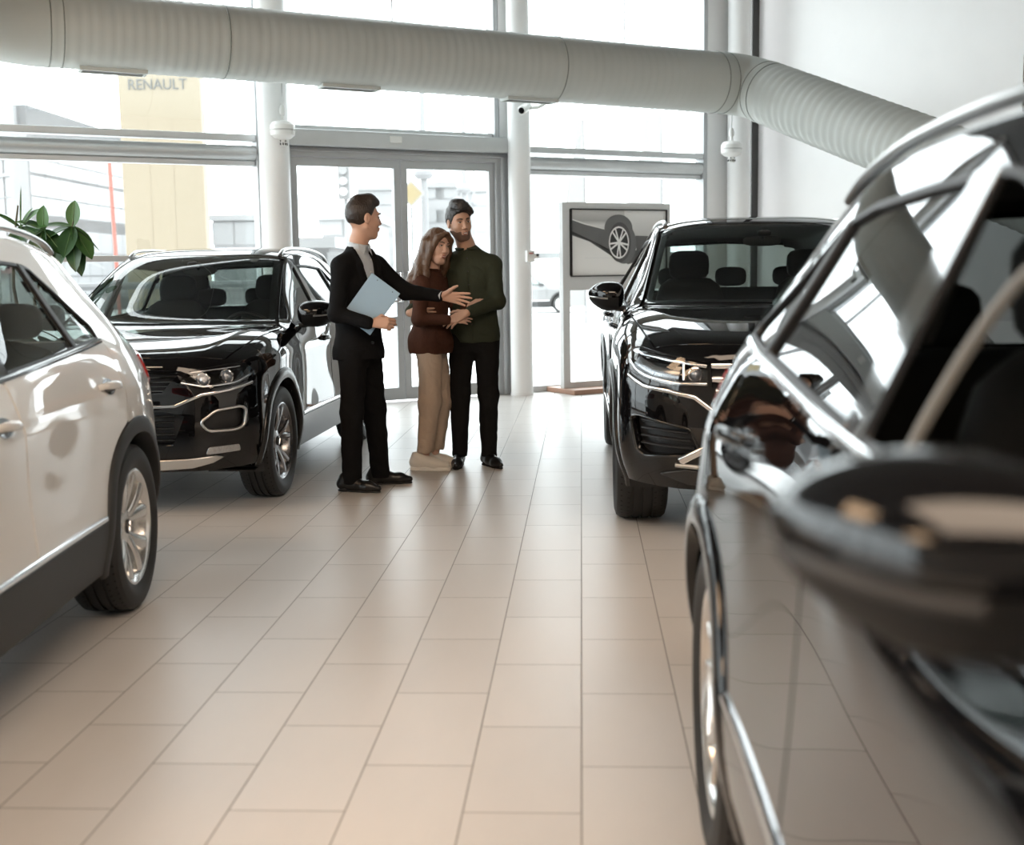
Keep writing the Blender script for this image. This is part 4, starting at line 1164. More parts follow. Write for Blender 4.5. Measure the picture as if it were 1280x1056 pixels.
def wheel_meshes(Rt, Rr, w, style, M_tyre, M_rim, M_dark, parent, loc, side):
    """tyre (part) with rim, disc, hub cap, caliper as sub-parts; axis along y, outer face on +y*side"""
    h = w/2
    pr = [(Rr-.012, -h*.80), (Rr+.004, -h*.86), (Rr+.03, -h*.98), (Rt-.05, -h*1.0), (Rt-.018, -h*.93), (Rt-.004, -h*.80), (Rt, -h*.62)]
    g = .008
    for c in (-.36, -.0, .36): pr += [(Rt, h*(c-.055)), (Rt-g, h*(c-.05)), (Rt-g, h*(c+.05)), (Rt, h*(c+.055))]
    pr += [(Rt, h*.62), (Rt-.004, h*.80), (Rt-.018, h*.93), (Rt-.05, h*1.0), (Rr+.03, h*.98), (Rr+.004, h*.86), (Rr-.012, h*.80)]
    mb = MB(); mb.lathe(pr, 64, 'y', closed=True)
    tyre = mb.build('tyre', M_tyre, parent, smooth=30); tyre.location = loc
    # sipes on the tread shoulders
    mb = MB()
    for i in range(60):
        a = 2*PI*i/60; ca, sa = math.cos(a), math.sin(a)
        for sg in (1, -1):
            y0, y1 = h*.46*sg, h*.80*sg
            r0 = Rt+.0006; t = .0035
            p = []
            for (yy, da, rr) in ((y0, 0, r0), (y1, .045, r0-.004)):
                aa = a+da
                p += [Vector((rr*math.cos(aa)-t*math.sin(aa), yy, rr*math.sin(aa)+t*math.cos(aa))), Vector((rr*math.cos(aa)+t*math.sin(aa), yy, rr*math.sin(aa)-t*math.cos(aa)))]
            mb.add(p, [(0, 1, 3, 2)])
    mb.build('tread_groove', pmat('tread groove', (.003,.003,.003), .9), tyre, smooth=0, fix=False)
    sy = side
    mb = MB(); o = h*.80
    prof = [(Rr-.014, -o), (Rr, -o-.004), (Rr+.004, -o+.006), (Rr-.03, -o*.5), (Rr-.035, o*.2), (Rr-.028, o-.012), (Rr-.016, o-.004), (Rr+.004, o-.006), (Rr+.006, o+.004), (Rr-.006, o+.008), (Rr-.016, o+.004), (Rr-.030, o-.012), (Rr-.045, o*.2), (Rr-.04, -o*.5)]
    mb.lathe([(r, y*sy) for r, y in prof], 64, 'y', closed=True)
    # spokes
    def spoke(a0, w0, a1, w1, r0, r1, y0, y1, th=.03, mid=None):
        R = []
        K = 6
        for i in range(K+1):
            t = i/K; r = r0+(r1-r0)*t; a = a0+(a1-a0)*t; ww = w0+(w1-w0)*t; y = (y0+(y1-y0)*t**1.4 + (.010*math.sin(PI*t)))*sy
            c = Vector((r*math.cos(a), y, r*math.sin(a))); tn = Vector((-math.sin(a), 0, math.cos(a))); yy = Vector((0, sy, 0))
            R.append([c - tn*ww - yy*th, c - tn*ww*.9 - yy*.006, c - tn*ww*.5 + yy*.002, c + tn*ww*.5 + yy*.002, c + tn*ww*.9 - yy*.006, c + tn*ww - yy*th])
        mb.loft(R)
    N = style['n']; hub = .062
    for i in range(N):
        a = 2*PI*i/N + style.get('rot', .3)
        if style['kind'] == 'twin':      # pairs of spokes leaving the hub together
            for sg in (1, -1): spoke(a+sg*.10, .020, a+sg*style.get('spread', .26), style.get('w', .022), hub*.75, Rr-.024, o*.55, o-.004)
        elif style['kind'] == 'blade':   # broad leaf shaped spokes
            spoke(a, .016, a+.04, style.get('w', .05), hub*.75, Rr-.024, o*.55, o-.004)
            spoke(a+PI/N, .012, a+PI/N-.02, .018, hub*.75, Rr-.024, o*.45, o-.012)
        else:                            # y spokes
            spoke(a, .026, a, .022, hub*.7, Rr*.55, o*.6, o*.78)
            for sg in (1, -1): spoke(a, .018, a+sg*.22, .014, Rr*.5, Rr-.024, o*.75, o-.004)
    mb.lathe([(0, (o*.55+.012)*sy), (hub*.6, (o*.55+.012)*sy), (hub*1.15, (o*.55+.004)*sy), (hub*1.35, (o*.35)*sy), (hub*1.3, 0), (0, 0)], 32, 'y')
    rim = mb.build('rim', M_rim, tyre, smooth=40)
    mb = MB(); mb.lathe([(0, (o*.55+.012)*sy), (.030, (o*.55+.012)*sy), (.030, (o*.55+.018)*sy), (.027, (o*.55+.02)*sy), (0, (o*.55+.02)*sy)], 28, 'y'); hc = mb.build('hub_cap', M_dark, tyre)
    # emblem on the cap: ring with the two stacked letters
    yb = (o*.55+.0205)*sy
    mb = MB()
    mb.tube([Vector((.024*math.cos(2*PI*i/28), yb, .024*math.sin(2*PI*i/28))) for i in range(29)], .0022, 6, cap=False)
    def seg(a, b): mb.tube([Vector((a[0], yb, a[1])), Vector((b[0], yb, b[1]))], .002, 5)
    for a, b in (((-.010,.021),(0,.003)), ((.010,.021),(0,.003)), ((-.020,.010),(-.009,-.020)), ((-.009,-.020),(0,-.002)), ((0,-.002),(.009,-.020)), ((.009,-.020),(.020,.010))): seg(a, b)
    mb.build('emblem', M_chrome, hc)
    mb = MB(); mb.lathe([(.07, -.02*sy), (Rr*.72, -.02*sy), (Rr*.72, -.045*sy), (.07, -.045*sy)], 48, 'y', closed=True); mb.build('brake_disc', M_steel, tyre)
    mb = MB(); mb.lathe([(0, -.05*sy), (Rr-.05, -.05*sy), (Rr-.05, -.06*sy), (0, -.06*sy)], 40, 'y'); mb.build('brake_plate', M_dark, tyre)
    mb = MB()
    for i in range(5):
        a = 2*PI*i/5+.3; c = Vector((.048*math.cos(a), 0, .048*math.sin(a))); mb.cyl(c + Vector((0, o*.45*sy, 0)), c + Vector((0, (o*.55+.007)*sy, 0)), .009, n=8)
    mb.build('wheel_bolt', M_steel, rim)
    return tyre

def seat_mesh(mb, x, y, z, w=.50, hb=.66):
    """front seat: cushion, back"""
    rbox(mb, (x+.05, y, z+.07), .52, w, .17, 4)
    M = Matrix.Rotation(math.radians(-17), 3, 'Y')
    rbox(mb, (x-.23-(hb-.66)*.13, y, z+.09+hb*.5), .15, w*.96, hb, 4, M)
def pw(anchors):
    a = [p[0] for p in anchors]; b = [p[1] for p in anchors]
    def f(x):
        if x <= a[0]: return b[0] + (x-a[0])
        if x >= a[-1]: return b[-1] + (x-a[-1])
        return float(np.interp(x, a, b))
    return f
MODELS = {
 'compact': dict(mk=1.22, zs=.445, wr=[(-.142,1.421),(-.45,1.420),(-.80,1.404)], wrb=-.855, wq=[(-.835,1.402),(-.90,1.388),(-1.03,1.300),(-1.185,1.165)], wqa=-.885, wqb=-1.17, rail=.026, X=pw([(-2.125,-2.125),(2.135,2.135)]), Z=pw([(0,0),(2,2)]), ys=1.0, ax=1.295, Rt=.340, Rr=.236, tw=.22, track=.79),
 'large': dict(mk=1.0, zs=.40, wr=[(-.142,1.421),(-.45,1.420),(-.85,1.411),(-1.045,1.391)], wrb=-1.10, wq=[(-1.075,1.385),(-1.14,1.366),(-1.27,1.275),(-1.415,1.165)], wqa=-1.125, wqb=-1.405, rail=.016, X=pw([(-2.125,-2.48),(-1.62,-1.90),(-1.295,-1.447),(.13,.20),(1.0,1.12),(1.295,1.447),(2.135,2.40)]),
               Z=pw([(0,0),(.235,.26),(.36,.39),(.62,.68),(.90,.99),(1.06,1.165),(1.56,1.70)]), ys=1.09, ax=1.447, Rt=.380, Rr=.262, tw=.28, track=.845),
 'medium': dict(mz=-.016, zs=.485, bp=-.11, rail=.018, wr=[(-.142,1.421),(-.45,1.420),(-.85,1.411),(-1.045,1.391)], wrb=-1.10, wq=[(-1.075,1.385),(-1.14,1.366),(-1.27,1.275),(-1.415,1.165)], wqa=-1.125, wqb=-1.405, yz=[(0,1),(.72,1),(.98,.972),(1.1,.98),(1.5,1.0)], mk=1.0, X=pw([(-2.125,-2.256),(-1.62,-1.74),(-1.295,-1.34),(.13,.14),(1.0,1.03),(1.295,1.34),(2.135,2.23)]),
               Z=pw([(0,0),(.235,.235),(.36,.37),(.62,.68),(.90,.98),(1.06,1.125),(1.56,1.605)]), ys=1.012, ax=1.34, Rt=.363, Rr=.264, tw=.235, track=.795),
}
def car_paint(name, col, rough=.25, coat=1.0, spec=.0):
    if name in _M: return _M[name]
    m = pmat(name, col, rough, 0, spec, coat, .012)
    return m
M_tyre = pmat('tyre rubber', (.014, .014, .014), .62, noise=.2, nscale=40, bump=.06, bscale=120)
M_clad = pmat('black cladding', (.022, .022, .022), .55, noise=.15, nscale=40, bump=.08, bscale=300)
M_gloss = pmat('gloss black trim', (.006, .006, .006), .08, coat=.6)
M_silver = pmat('satin silver', (.62, .62, .61), .28, 1.0)
M_rimS = pmat('bright silver rim', (.72, .71, .69), .22, .9)
M_rimD = pmat('machined dark rim', (.30, .30, .31), .22, .9)
M_rimB = pmat('dark rim well', (.03, .03, .032), .35)
M_cloth = pmat('dark seat fabric', (.011, .0115, .012), .85, noise=.3, nscale=60, bump=.1, bscale=400)
M_cabin = pmat('dark cabin trim', (.008, .008, .0085), .6, noise=.2)
M_cglass = glass_mat('car glass', (.48, .53, .51), .9, 0.0, 1.52)
M_wglass = glass_mat('windscreen glass', (.50, .55, .53), .9, 0.0, 1.5)
M_pglass = glass_mat('privacy glass', (.16, .17, .17), .95, 0.0, 1.55)
M_lens = glass_mat('clear lamp lens', (.93, .94, .95), .9, 0.0, 1.5)
M_lamp = pmat('lamp reflector', (.75, .76, .78), .12, 1.0)
M_red = pmat('red lamp lens', (.38, .012, .015), .1, coat=1.0)
M_dred = pmat('dark red lamp lens', (.12, .006, .008), .1, coat=1.0)
M_amber = pmat('amber lens', (.6, .2, .02), .2)
M_mirrorg = pmat('mirror glass', (.75, .78, .8), .02, 1.0)

def build_car(model, name, label, paint, loc, rz, front='compact', wheel=None, rimm=None, glass_rear=None, clad=None, sill_mat=None, rails=M_silver, window_open=False, belt_chrome=True, seats=True, lod=.04, mk=None, badge=True):
    D = MODELS[model]; X, Z, ys, ax, Rt, Rr, tw, track = (D[k] for k in ('X','Z','ys','ax','Rt','Rr','tw','track'))
    Y = lambda y: y*ys
    yzf = pw(D['yz']) if 'yz' in D else (lambda z: 1.0)
    wp = lambda p: (X(p[0]), Y(p[1])*yzf(p[2]), Z(p[2]))
    sh = Shell(wp); sh.XF = X(.9); sh.RF = X(2.1)-X(.9); sh.XR = X(-1.0); sh.RR = -(X(-2.1)-X(-1.0))
    root = tag(empty(name, loc, rz), label, 'car')
    K = CarKit(sh, root)
    glass_rear = glass_rear or M_cglass; clad = clad or M_clad; sill_mat = sill_mat or clad
    w2 = lambda P: [(X(x), Z(z)) for x, z in P]
    wt = lambda P: [(X(x), Y(y)) for x, y in P]
    ra = Rt + .112; ri = Rt + .05; cz = Rt; zs = Z(D['zs'])
    def arc(sx, a0, a1, n=22, r=None):
        r = r or ra
        return [(sx*ax + r*math.cos(a0+(a1-a0)*i/n), cz + r*math.sin(a0+(a1-a0)*i/n)) for i in range(n+1)]
    # joint line between side and top skins
    J = wt(crom([(1.90,.725),(1.66,.765),(1.28,.80),(.95,.795),(.79,.735)], 9)[:-1] + crom([(.79,.735),(.43,.66),(.05,.592),(-.08,.586)], 12)[:-1] + crom([(-.08,.586),(-.30,.584),(-.80,.578),(-1.25,.566),(-1.55,.548)], 7))
    Js = [sh.txs(x, y) for x, y in J]
    ia = 20; ih = ia+15
    def Jseg(x0, x1): return [p for p in Js if min(x0, x1)-1e-6 <= p[0] <= max(x0, x1)+1e-6]
    def Jat(x):
        xs = [p[0] for p in Js][::-1]; zs_ = [p[1] for p in Js][::-1]; return float(np.interp(x, xs, zs_))
    xb, xr = X(1.60), X(-1.60)
    xr = max(xr, Js[-1][0]+.0)
    zcf = cz + math.sqrt(max(1e-4, ra**2-(xb-ax)**2)); zcr = cz + math.sqrt(max(1e-4, ra**2-(-xr-ax)**2))
    aF = math.atan2(zcf-cz, xb-ax); aS = math.asin((zs-cz)/ra)
    beltz = lambda x: Z(float(np.interp(x, [-1.5,-1.35,-.9,-.3,.3,.78], [1.145,1.130,1.100,1.065,1.036,1.015])))
    # ---- fender
    q = D.get('bp', 0.0)
    door_f = w2([(.70,.99),(.755,.85),(.755,.60)])
    zA = Jat(X(.80))
    fen = [(xb, Jat(xb))] + [p for p in Js if X(.80) < p[0] < xb] + [(X(.80), zA), (X(.715), Z(1.005))] + door_f + [(X(.705), zs)]
    fen += [(ax-ra*math.cos(aS), zs)] + arc(1, PI-aS, aF)
    K.panel('fender', 'side', fen, paint, step=lod, mirror='both')
    # ---- doors (below the glass)
    fd = [(X(.70), zs)] + w2([(.75,.60),(.75,.85),(.70,.985)]) + [(X(.66), beltz(.66)-.018), (X(.2), beltz(.2)-.018), (X(-.105+q), beltz(-.105)-.018)] + w2([(-.125+q,.85),(-.125+q,.55)]) + [(X(-.125+q), zs)]
    doors = list(K.panel('front_door', 'side', rnd(fd, .02), paint, step=lod, mirror='both'))
    aS2 = PI - aS
    xq = X(-1.10)
    rd = [(X(-.135+q), zs)] + w2([(-.135+q,.55),(-.135+q,.85)]) + [(X(-.115+q), beltz(-.115)-.018), (X(-.5), beltz(-.5)-.018), (X(-.9), beltz(-.9)-.018), (X(-1.20), beltz(-1.2)-.018)] + w2([(-1.215,1.03),(-1.19,.92)])
    zr_ = Z(.80); 
    a1 = math.asin(min(.99, (Z(.78)-cz)/ra)); 
    rd += [(-ax + ra*math.cos(a1) + .012, Z(.78)+.012)] + [(x+.004, z+.004) for x, z in arc(-1, a1-.08, aS, 12)] + [(-ax+ra*math.cos(aS), zs)]
    doorsr = list(K.panel('rear_door', 'side', rnd(rd, .012, 3), paint, step=lod, mirror='both'))
    # door edges of the rear quarter follow the rear door outline
    q_edge = [(X(-1.20), beltz(-1.2)-.018)] + w2([(-1.215,1.03),(-1.19,.92)]) + [(-ax + ra*math.cos(a1) + .012, Z(.78)+.012)]
    # ---- side panel: pillars, roof frame and rear quarter in one skin with window openings
    wf = w2([(.64,1.024),(.61,1.060),(.32,1.235),(.12,1.330),(-.0+q*.7,1.404-q*.06),(-.06+q,1.416-q*.05)]) + [(X(-.08+q), beltz(-.08+q))] + [(X(.3), beltz(.3))]
    wr = [(X(-.165+q), beltz(-.165+q))] + w2([(D['wr'][0][0]+q, D['wr'][0][1])] + D['wr'][1:]) + [(X(D['wrb']), beltz(D['wrb'])), (X(-.5), beltz(-.5))]
    wq = [(X(D['wqa']), beltz(D['wqa']))] + w2(D['wq']) + [(X(D['wqb']), beltz(D['wqb']))]
    wf = rnd(wf, .02, 4); wr = rnd(wr, .02, 4); wq = rnd(wq, .015, 4)
    if model != 'compact': pass
    side = [(X(.80), zA), (X(.715), Z(1.005))] + [(X(.66), beltz(.66)-.018), (X(.0), beltz(0)-.018), (X(-.315), beltz(-.315)-.018), (X(-.9), beltz(-.9)-.018)] + q_edge
    side += arc(-1, a1, math.atan2(zcr-cz, xr+ax), 18) + [(xr, zcr), (xr, Jat(xr)-.0)] + [p for p in Js[::-1] if xr < p[0] < X(.80)]
    K.panel('side_panel', 'side', side, paint, holes=[wf, wr, wq], step=lod*.55, mirror='both')
    # black pillar covers between the windows
    bp = [(X(-.076+q), beltz(-.08+q)-.004), (X(-.055+q), Z(1.420)), (X(-.148+q), Z(1.425)), (X(-.17+q), beltz(-.17+q)-.004)]
    K.panel('pillar_cover', 'side', bp, M_gloss, off=.003, flange=.006, gap=0, mirror='both')
    bp = [(X(D['wrb']+.004), beltz(D['wrb'])-.002), (X(D['wr'][-1][0]+.004), Z(D['wr'][-1][1]+.004)), (X(D['wq'][0][0]-.004), Z(D['wq'][0][1]+.002)), (X(D['wqa']-.004), beltz(D['wqa'])-.002)]
    K.panel('pillar_cover', 'side', bp, M_blackpl, off=.003, flange=.006, gap=0, mirror='both', parent=None)
    # glazing set a little inside the openings
    gf = [] 
    fgl = M_pglass if window_open else M_cglass
    if not window_open:
        K.panel('front_side_window', 'side', wf, M_cglass, off=-.010, flange=0, gap=-.004, mirror='both')
    else:
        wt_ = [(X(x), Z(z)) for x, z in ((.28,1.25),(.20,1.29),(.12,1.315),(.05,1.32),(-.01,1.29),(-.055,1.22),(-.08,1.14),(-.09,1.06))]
        K.strip('window_channel', 'side', crom(wt_, 4), .015, .008, pmat('pale seal', (.13,.12,.105), .5), off=-.030, mirror='both')  # added strip standing in for a bright curved line in the window
        lf = [p for p in K.panel('front_side_window', 'side', wf, glass_mat('black privacy glass', (.02,.02,.02), .95), off=-.010, flange=0, gap=-.004, mirror='both')]
        bpy.data.objects.remove(lf[1])
    K.panel('rear_side_window', 'side', wr, glass_rear, off=-.010, flange=0, gap=-.004, mirror='both')
    K.panel('quarter_window', 'side', wq, glass_rear, off=-.010, flange=0, gap=-.004, mirror='both')
    # rubber seals around the openings
    for wnd in (wf, wr, wq):
        K.strip('window_seal', 'side', wnd, .016, .003, M_blackpl, off=-.002, mirror='both', closed=True)
    # belt moulding and (optional) bright window surround
    bl = [(X(x), beltz(x)-.012) for x in [t for t in (.66,.4,.1,-.2,-.5,-.8,-1.1,-1.3) if t > D['wqb']+.05] + [D['wqb']-.01]]
    K.strip('belt_moulding', 'side', bl, .020, .006, M_chrome if belt_chrome else M_gloss, mirror='both')
    # ---- sill, arches
    sl = [(ax-ra*math.cos(aS)+.02, zs)] + [(ax-ri*.98, Z(.30)), (ax-ri, Z(.245)), (-ax+ri, Z(.245)), (-ax+ri*.98, Z(.30)), (-ax+ra*math.cos(aS)-.02, zs)]
    K.panel('sill', 'side', sl, sill_mat, off=.006, flange=.02, step=.05, mirror='both')
    K.strip('sill_strip', 'side', [(ax-ra*math.cos(aS)-.02, zs+.016), (-ax+ra*math.cos(aS)+.02, zs+.016)], .024, .010, M_chrome, mirror='both', step=.06)
    for sx in (1, -1):
        R = {1: [], -1: []}
        a0, a1_ = -.28, PI+.28
        n_ = 40
        for i in range(n_+1):
            a = a0+(a1_-a0)*i/n_; ca, sa = math.cos(a), math.sin(a)
            row = []
            for rr, off in ((ra+.004, -.004), (ra+.002, .006), (ra-.012, .013), (ri+.012, .015), (ri, .010), (ri-.004, -.01), (ri-.004, -.07)):
                zz = max(cz + rr*sa, Z(.225))
                p, nn = sh.side(sx*ax + rr*ca, zz)
                row.append((Vector((sx*ax + rr*ca, p.y + off, zz))))
            R[1].append(row); R[-1].append([Vector((p.x, -p.y, p.z)) for p in row])
        for sg in (1, -1):
            mb = MB(); m_ = len(R[sg][0]); v = [p for r in R[sg] for p in r]
            f = [(k*m_+j, k*m_+j+1, (k+1)*m_+j+1, (k+1)*m_+j) for k in range(n_) for j in range(m_-1)]
            mb.add(v, f); mb.build('wheel_arch', clad, root, smooth=50)
        # wheel well liners
        for sg in (1, -1):
            mb = MB(); v = []; n2 = 24; yo = Y(.86)*sg; yi = Y(.52)*sg
            for i in range(n2+1):
                a = -.35+(PI+.7)*i/n2
                for yy in (yo, yi): v.append((sx*ax+(ri+.0)*math.cos(a), yy, max(cz+(ri)*math.sin(a), .17)))
            f = [(2*i, 2*i+1, 2*i+3, 2*i+2) for i in range(n2)]
            c = len(v); v.append((sx*ax, yi, cz)); f += [(2*i+1, c, 2*i+3) for i in range(n2)]
            mb.add(v, f); mb.build('wheel_well', M_dark if False else M_blackpl, root, smooth=60)
    # ---- bonnet
    cowl = wt([(1.075,0),(1.05,.25),(1.01,.42),(.93,.62),(.865,.745)])
    nose = wt([(2.068,0),(2.058,.22),(2.038,.40),(2.00,.55),(1.965,.635),(1.90,.72)])
    hood_half = crom(nose, 4)[:-1] + [p for p in J if p[0] > X(.90)] + crom(cowl, 4)[::-1][1:]
    def symp(h): 
        h2 = [p for p in h if p[1] > 1e-4]
        c0 = [p for p in h if abs(p[1]) <= 1e-4]
        return [c0[0]] + h2 + [c0[-1]] + [(x, -y) for x, y in h2[::-1]]
    K.panel('bonnet', 'top', symp(hood_half), paint, step=lod, gap=.004, flange=.02)
    # washer jets and cowl grille
    ws = wt([(1.005,0),(.985,.25),(.945,.42),(.88,.60),(.80,.715)])
    cow2 = crom(cowl, 4); ws2 = crom(ws, 4)
    K.panel('cowl_panel', 'top', symp(cow2 + ws2[::-1]), M_blackpl, off=-.012, flange=.02, gap=-.004)
    # ---- windscreen
    hdr = wt([(.135,0),(.125,.2),(.10,.38),(.045,.56)])
    wedge = [p for p in J if X(.06) < p[0] < X(.785)]
    wedge = [(x, y-.016) for x, y in wedge]
    ws_half = ws2[:-1] + wedge + crom(hdr, 4)[::-1]
    K.panel('windscreen', 'top', symp(ws_half), M_wglass, step=.05, off=-.002, flange=0, gap=.004)
    # dark ceramic border inside the glass
    inner = inset(symp(ws_half), .045); 
    brd = K.panel('windscreen_border', 'top', symp(ws_half), M_blackpl, holes=[inner], off=-.006, flange=0, gap=.004, step=.05)
    # ---- roof
    rear_edge = wt([(-1.62,0),(-1.615,.2),(-1.60,.37),(-1.555,.535)])
    roof_half = crom(hdr, 4)[:-1] + [(x, y) for x, y in J if x < X(.03)] + crom(rear_edge, 4)[::-1]
    K.panel('roof', 'top', symp(roof_half), paint, step=lod*1.3, gap=.003)
    # roof rails
    if rails:
        pts = []
        rp = [(-.02,0),( -.05,.4),(-.12,.85),(-.25,1),(-.55,1),(-.9,1),(-1.15,1),(-1.32,.85),(-1.40,.4),(-1.43,0)]
        for x, q in rp:
            p, nn = sh.top(X(x), Y(.548)); pts.append(p + Vector((0, 0, .004+D.get('rail', .034)*q)))
        pts = [Vector(p) for p in crom([tuple(p) for p in pts], 4)]
        for sg in (1, -1):
            mb = MB(); mb.tube([Vector((p.x, p.y*sg, p.z)) for p in pts], .016, 10, flat=.75); mb.build('roof_rail', rails, root)
    # shark fin aerial
    p, nn = sh.top(X(-1.38), 0)
    mb = MB(); rings = []
    for i, (h_, l, w_, b) in enumerate(((-.004,.085,.024,0),(.015,.07,.018,-.01),(.035,.045,.010,-.028),(.052,.02,.005,-.045))):
        rings.append([p + Vector((b + l*math.cos(2*PI*j/14), w_*math.sin(2*PI*j/14), h_)) for j in range(14)])
    mb.loft(rings); mb.build('roof_aerial', paint, root)
    # ---- rear: tailgate, backlight, quarter corners, bumper
    B = [(-1.0, 0)]
    sxr, ry, txr = sh.sxr, sh.ry, sh.txr
    roofe = [txr(x, y) for x, y in crom(rear_edge, 4)]                      # centre -> side
    zc0 = zcr
    corner_top = sxr(xr, Jat(xr))
    tg_edge = [ry(Y(y), Z(z)) for y, z in ((.58,1.36),(.60,1.22),(.645,1.06),(.66,.96),(.645,.80),(.60,.70),(.56,.63))]
    tg_half = [(0, roofe[0][1])] + roofe[1:-2] + tg_edge + [ry(Y(.3), Z(.615)), (0, Z(.61))]
    bl_half = [ry(0.0001, Z(1.43)), ry(Y(.42), Z(1.415)), ry(Y(.52), Z(1.385)), ry(Y(.545), Z(1.24)), ry(Y(.575), Z(1.10)), ry(Y(.52), Z(1.075)), ry(Y(.3), Z(1.07)), ry(.0001, Z(1.068))]
    def syms(h):
        a = [(max(u, 0), v) for u, v in h]
        a2 = [p for p in a if p[0] > 1e-3]
        return [(0, a[0][1])] + a2 + [(0, a[-1][1])] + [(-u, v) for u, v in a2[::-1]]
    blp = rnd(syms(bl_half), .03)
    K.panel('tailgate', 'rear', syms(tg_half), paint, holes=[blp], step=lod, gap=.003)
    K.panel('rear_window', 'rear', blp, glass_rear, off=-.006, flange=0, gap=-.006, step=.05)
    tlp = [ry(Y(.40), Z(.955)), ry(Y(.62), Z(1.01)), sxr(X(-1.82), Z(1.035)), sxr(X(-1.72), Z(1.015)), sxr(X(-1.76), Z(.92)), sxr(X(-1.85), Z(.88)), ry(Y(.60), Z(.87)), ry(Y(.40), Z(.90))]
    tl_side = [p for p in tlp]
    # quarter corner skin between side panel and tailgate
    qc = [sxr(xr, zcr)] + [sxr(xr, zcr+(Jat(xr)-zcr)*t) for t in (.2,.4,.6,.8)] + [corner_top] + [roofe[-1], roofe[-2], roofe[-3]] + tg_edge
    qc += [sxr(X(-1.84), Z(.60)), sxr(X(-1.72), Z(.60))]
    a_in = [(x, z) for x, z in arc(-1, math.atan2(zcr-cz, xr+ax), PI-.0, 24) if x < xr and z > Z(.60)]
    qc += [sxr(x, z) for x, z in a_in[::-1]]
    K.panel('rear_corner', 'rear', qc, paint, step=lod*.9, mirror='both')
    TL = K.panel('tail_light', 'rear', rnd(tlp, .02), M_red, off=.008, flange=.012, mirror='both', gap=0)
    tin = inset(rnd(tlp, .02), .018)
    K.panel('lamp_inner', 'rear', tin, M_dred, off=.0095, flange=.004, mirror='both', gap=0, parent=list(TL))
    a_b = [(x, z) for x, z in arc(-1, math.asin((Z(.60)-cz)/ra), PI*1.05, 20) if x < -ax]
    a_b = [(x, z) for x, z in arc(-1, PI-math.asin(min(.99, (Z(.60)-cz)/ra)), PI+.25, 12)]
    bump_half = [(0, Z(.60)), ry(Y(.3), Z(.605)), ry(Y(.55), Z(.605)), sxr(X(-1.86), Z(.598)), sxr(X(-1.74), Z(.598))] + [sxr(x, max(z, Z(.30))) for x, z in a_b] + [sxr(X(-1.76), Z(.30)), ry(Y(.6), Z(.285)), ry(Y(.3), Z(.28)), (0, Z(.28))]
    K.panel('rear_bumper', 'rear', syms(bump_half), clad, off=.004, flange=.02, step=.05)
    K.strip('bumper_trim', 'rear', [(-ry(Y(.6), Z(.36))[0], Z(.36)), (0, Z(.36)), (ry(Y(.6), Z(.36))[0], Z(.36))], .035, .012, M_silver, off=.004, step=.06)
    for sg in (1, -1):
        pp = sh.ray((-4, Y(.42)*sg, Z(.36)), (1, 0, 0))[0]
        rf = [ry(Y(.45), Z(.50)), ry(Y(.66), Z(.50)), ry(Y(.66), Z(.53)), ry(Y(.45), Z(.53))]
    K.panel('reflector', 'rear', rf, M_red, off=.010, flange=.01, mirror='both', gap=0)
    # plate recess and emblem on the tailgate
    K.panel('plate_recess', 'rear', rnd([(-.27, Z(.70)), (.27, Z(.70)), (.27, Z(.81)), (-.27, Z(.81))], .02), M_clad, off=.004, flange=.008, gap=0)
    def emblem(p, nx, r, par):
        yb = Vector((p[0]+nx*.006, 0, p[2])); mb = MB()
        mb.tube([yb + Vector((0, r*math.cos(2*PI*i/32), r*math.sin(2*PI*i/32))) for i in range(33)], r*.085, 6, cap=False)
        for a, b in (((-.42,.88),(0,.12)), ((.42,.88),(0,.12)), ((-.83,.42),(-.37,-.83)), ((-.37,-.83),(0,-.08)), ((0,-.08),(.37,-.83)), ((.37,-.83),(.83,.42))):
            mb.tube([yb + Vector((0, a[0]*r, a[1]*r)), yb + Vector((0, b[0]*r, b[1]*r))], r*.08, 6)
        mb.build('emblem', M_chrome, par)
    emblem(sh.ray((-4, 0, Z(.93)), (1, 0, 0))[0], -1, .055, root)
    # ---- front
    fy, sxf, txf = sh.fy, sh.sxf, sh.txf
    nose_c = [txf(x, y) for x, y in crom(nose, 4)]
    a_f = [(x, z) for x, z in arc(1, aF, -.22, 16)]
    fb_half = [(0, nose_c[0][1])] + nose_c[1:] + [txf(x, y) for x, y in J if xb+.01 < x < X(1.89)] + [sxf(xb, Jat(xb))] + [sxf(xb, Jat(xb)+(zcf-Jat(xb))*t) for t in (.25,.5,.75)] + [sxf(x, max(z, Z(.28))) for x, z in a_f]
    fb_half += [sxf(X(1.75), Z(.27)), fy(Y(.62), Z(.26)), fy(Y(.35), Z(.26)), (0, Z(.26))]
    FRONT[front](K, dict(X=X, Y=Y, Z=Z, fb=syms(fb_half), fy=fy, sxf=sxf, txf=txf, syms=syms, paint=paint, clad=clad, nose=nose_c, emblem=emblem, lod=lod, badge=badge))
    # ---- mirrors
    for sg in (1, -1):
        build_mirror(root, sh, X, Y, Z, paint, sg, mk or D['mk'], M_blackpl if window_open else M_silver, .84 if window_open else 1.0, D.get('mz', 0.0))
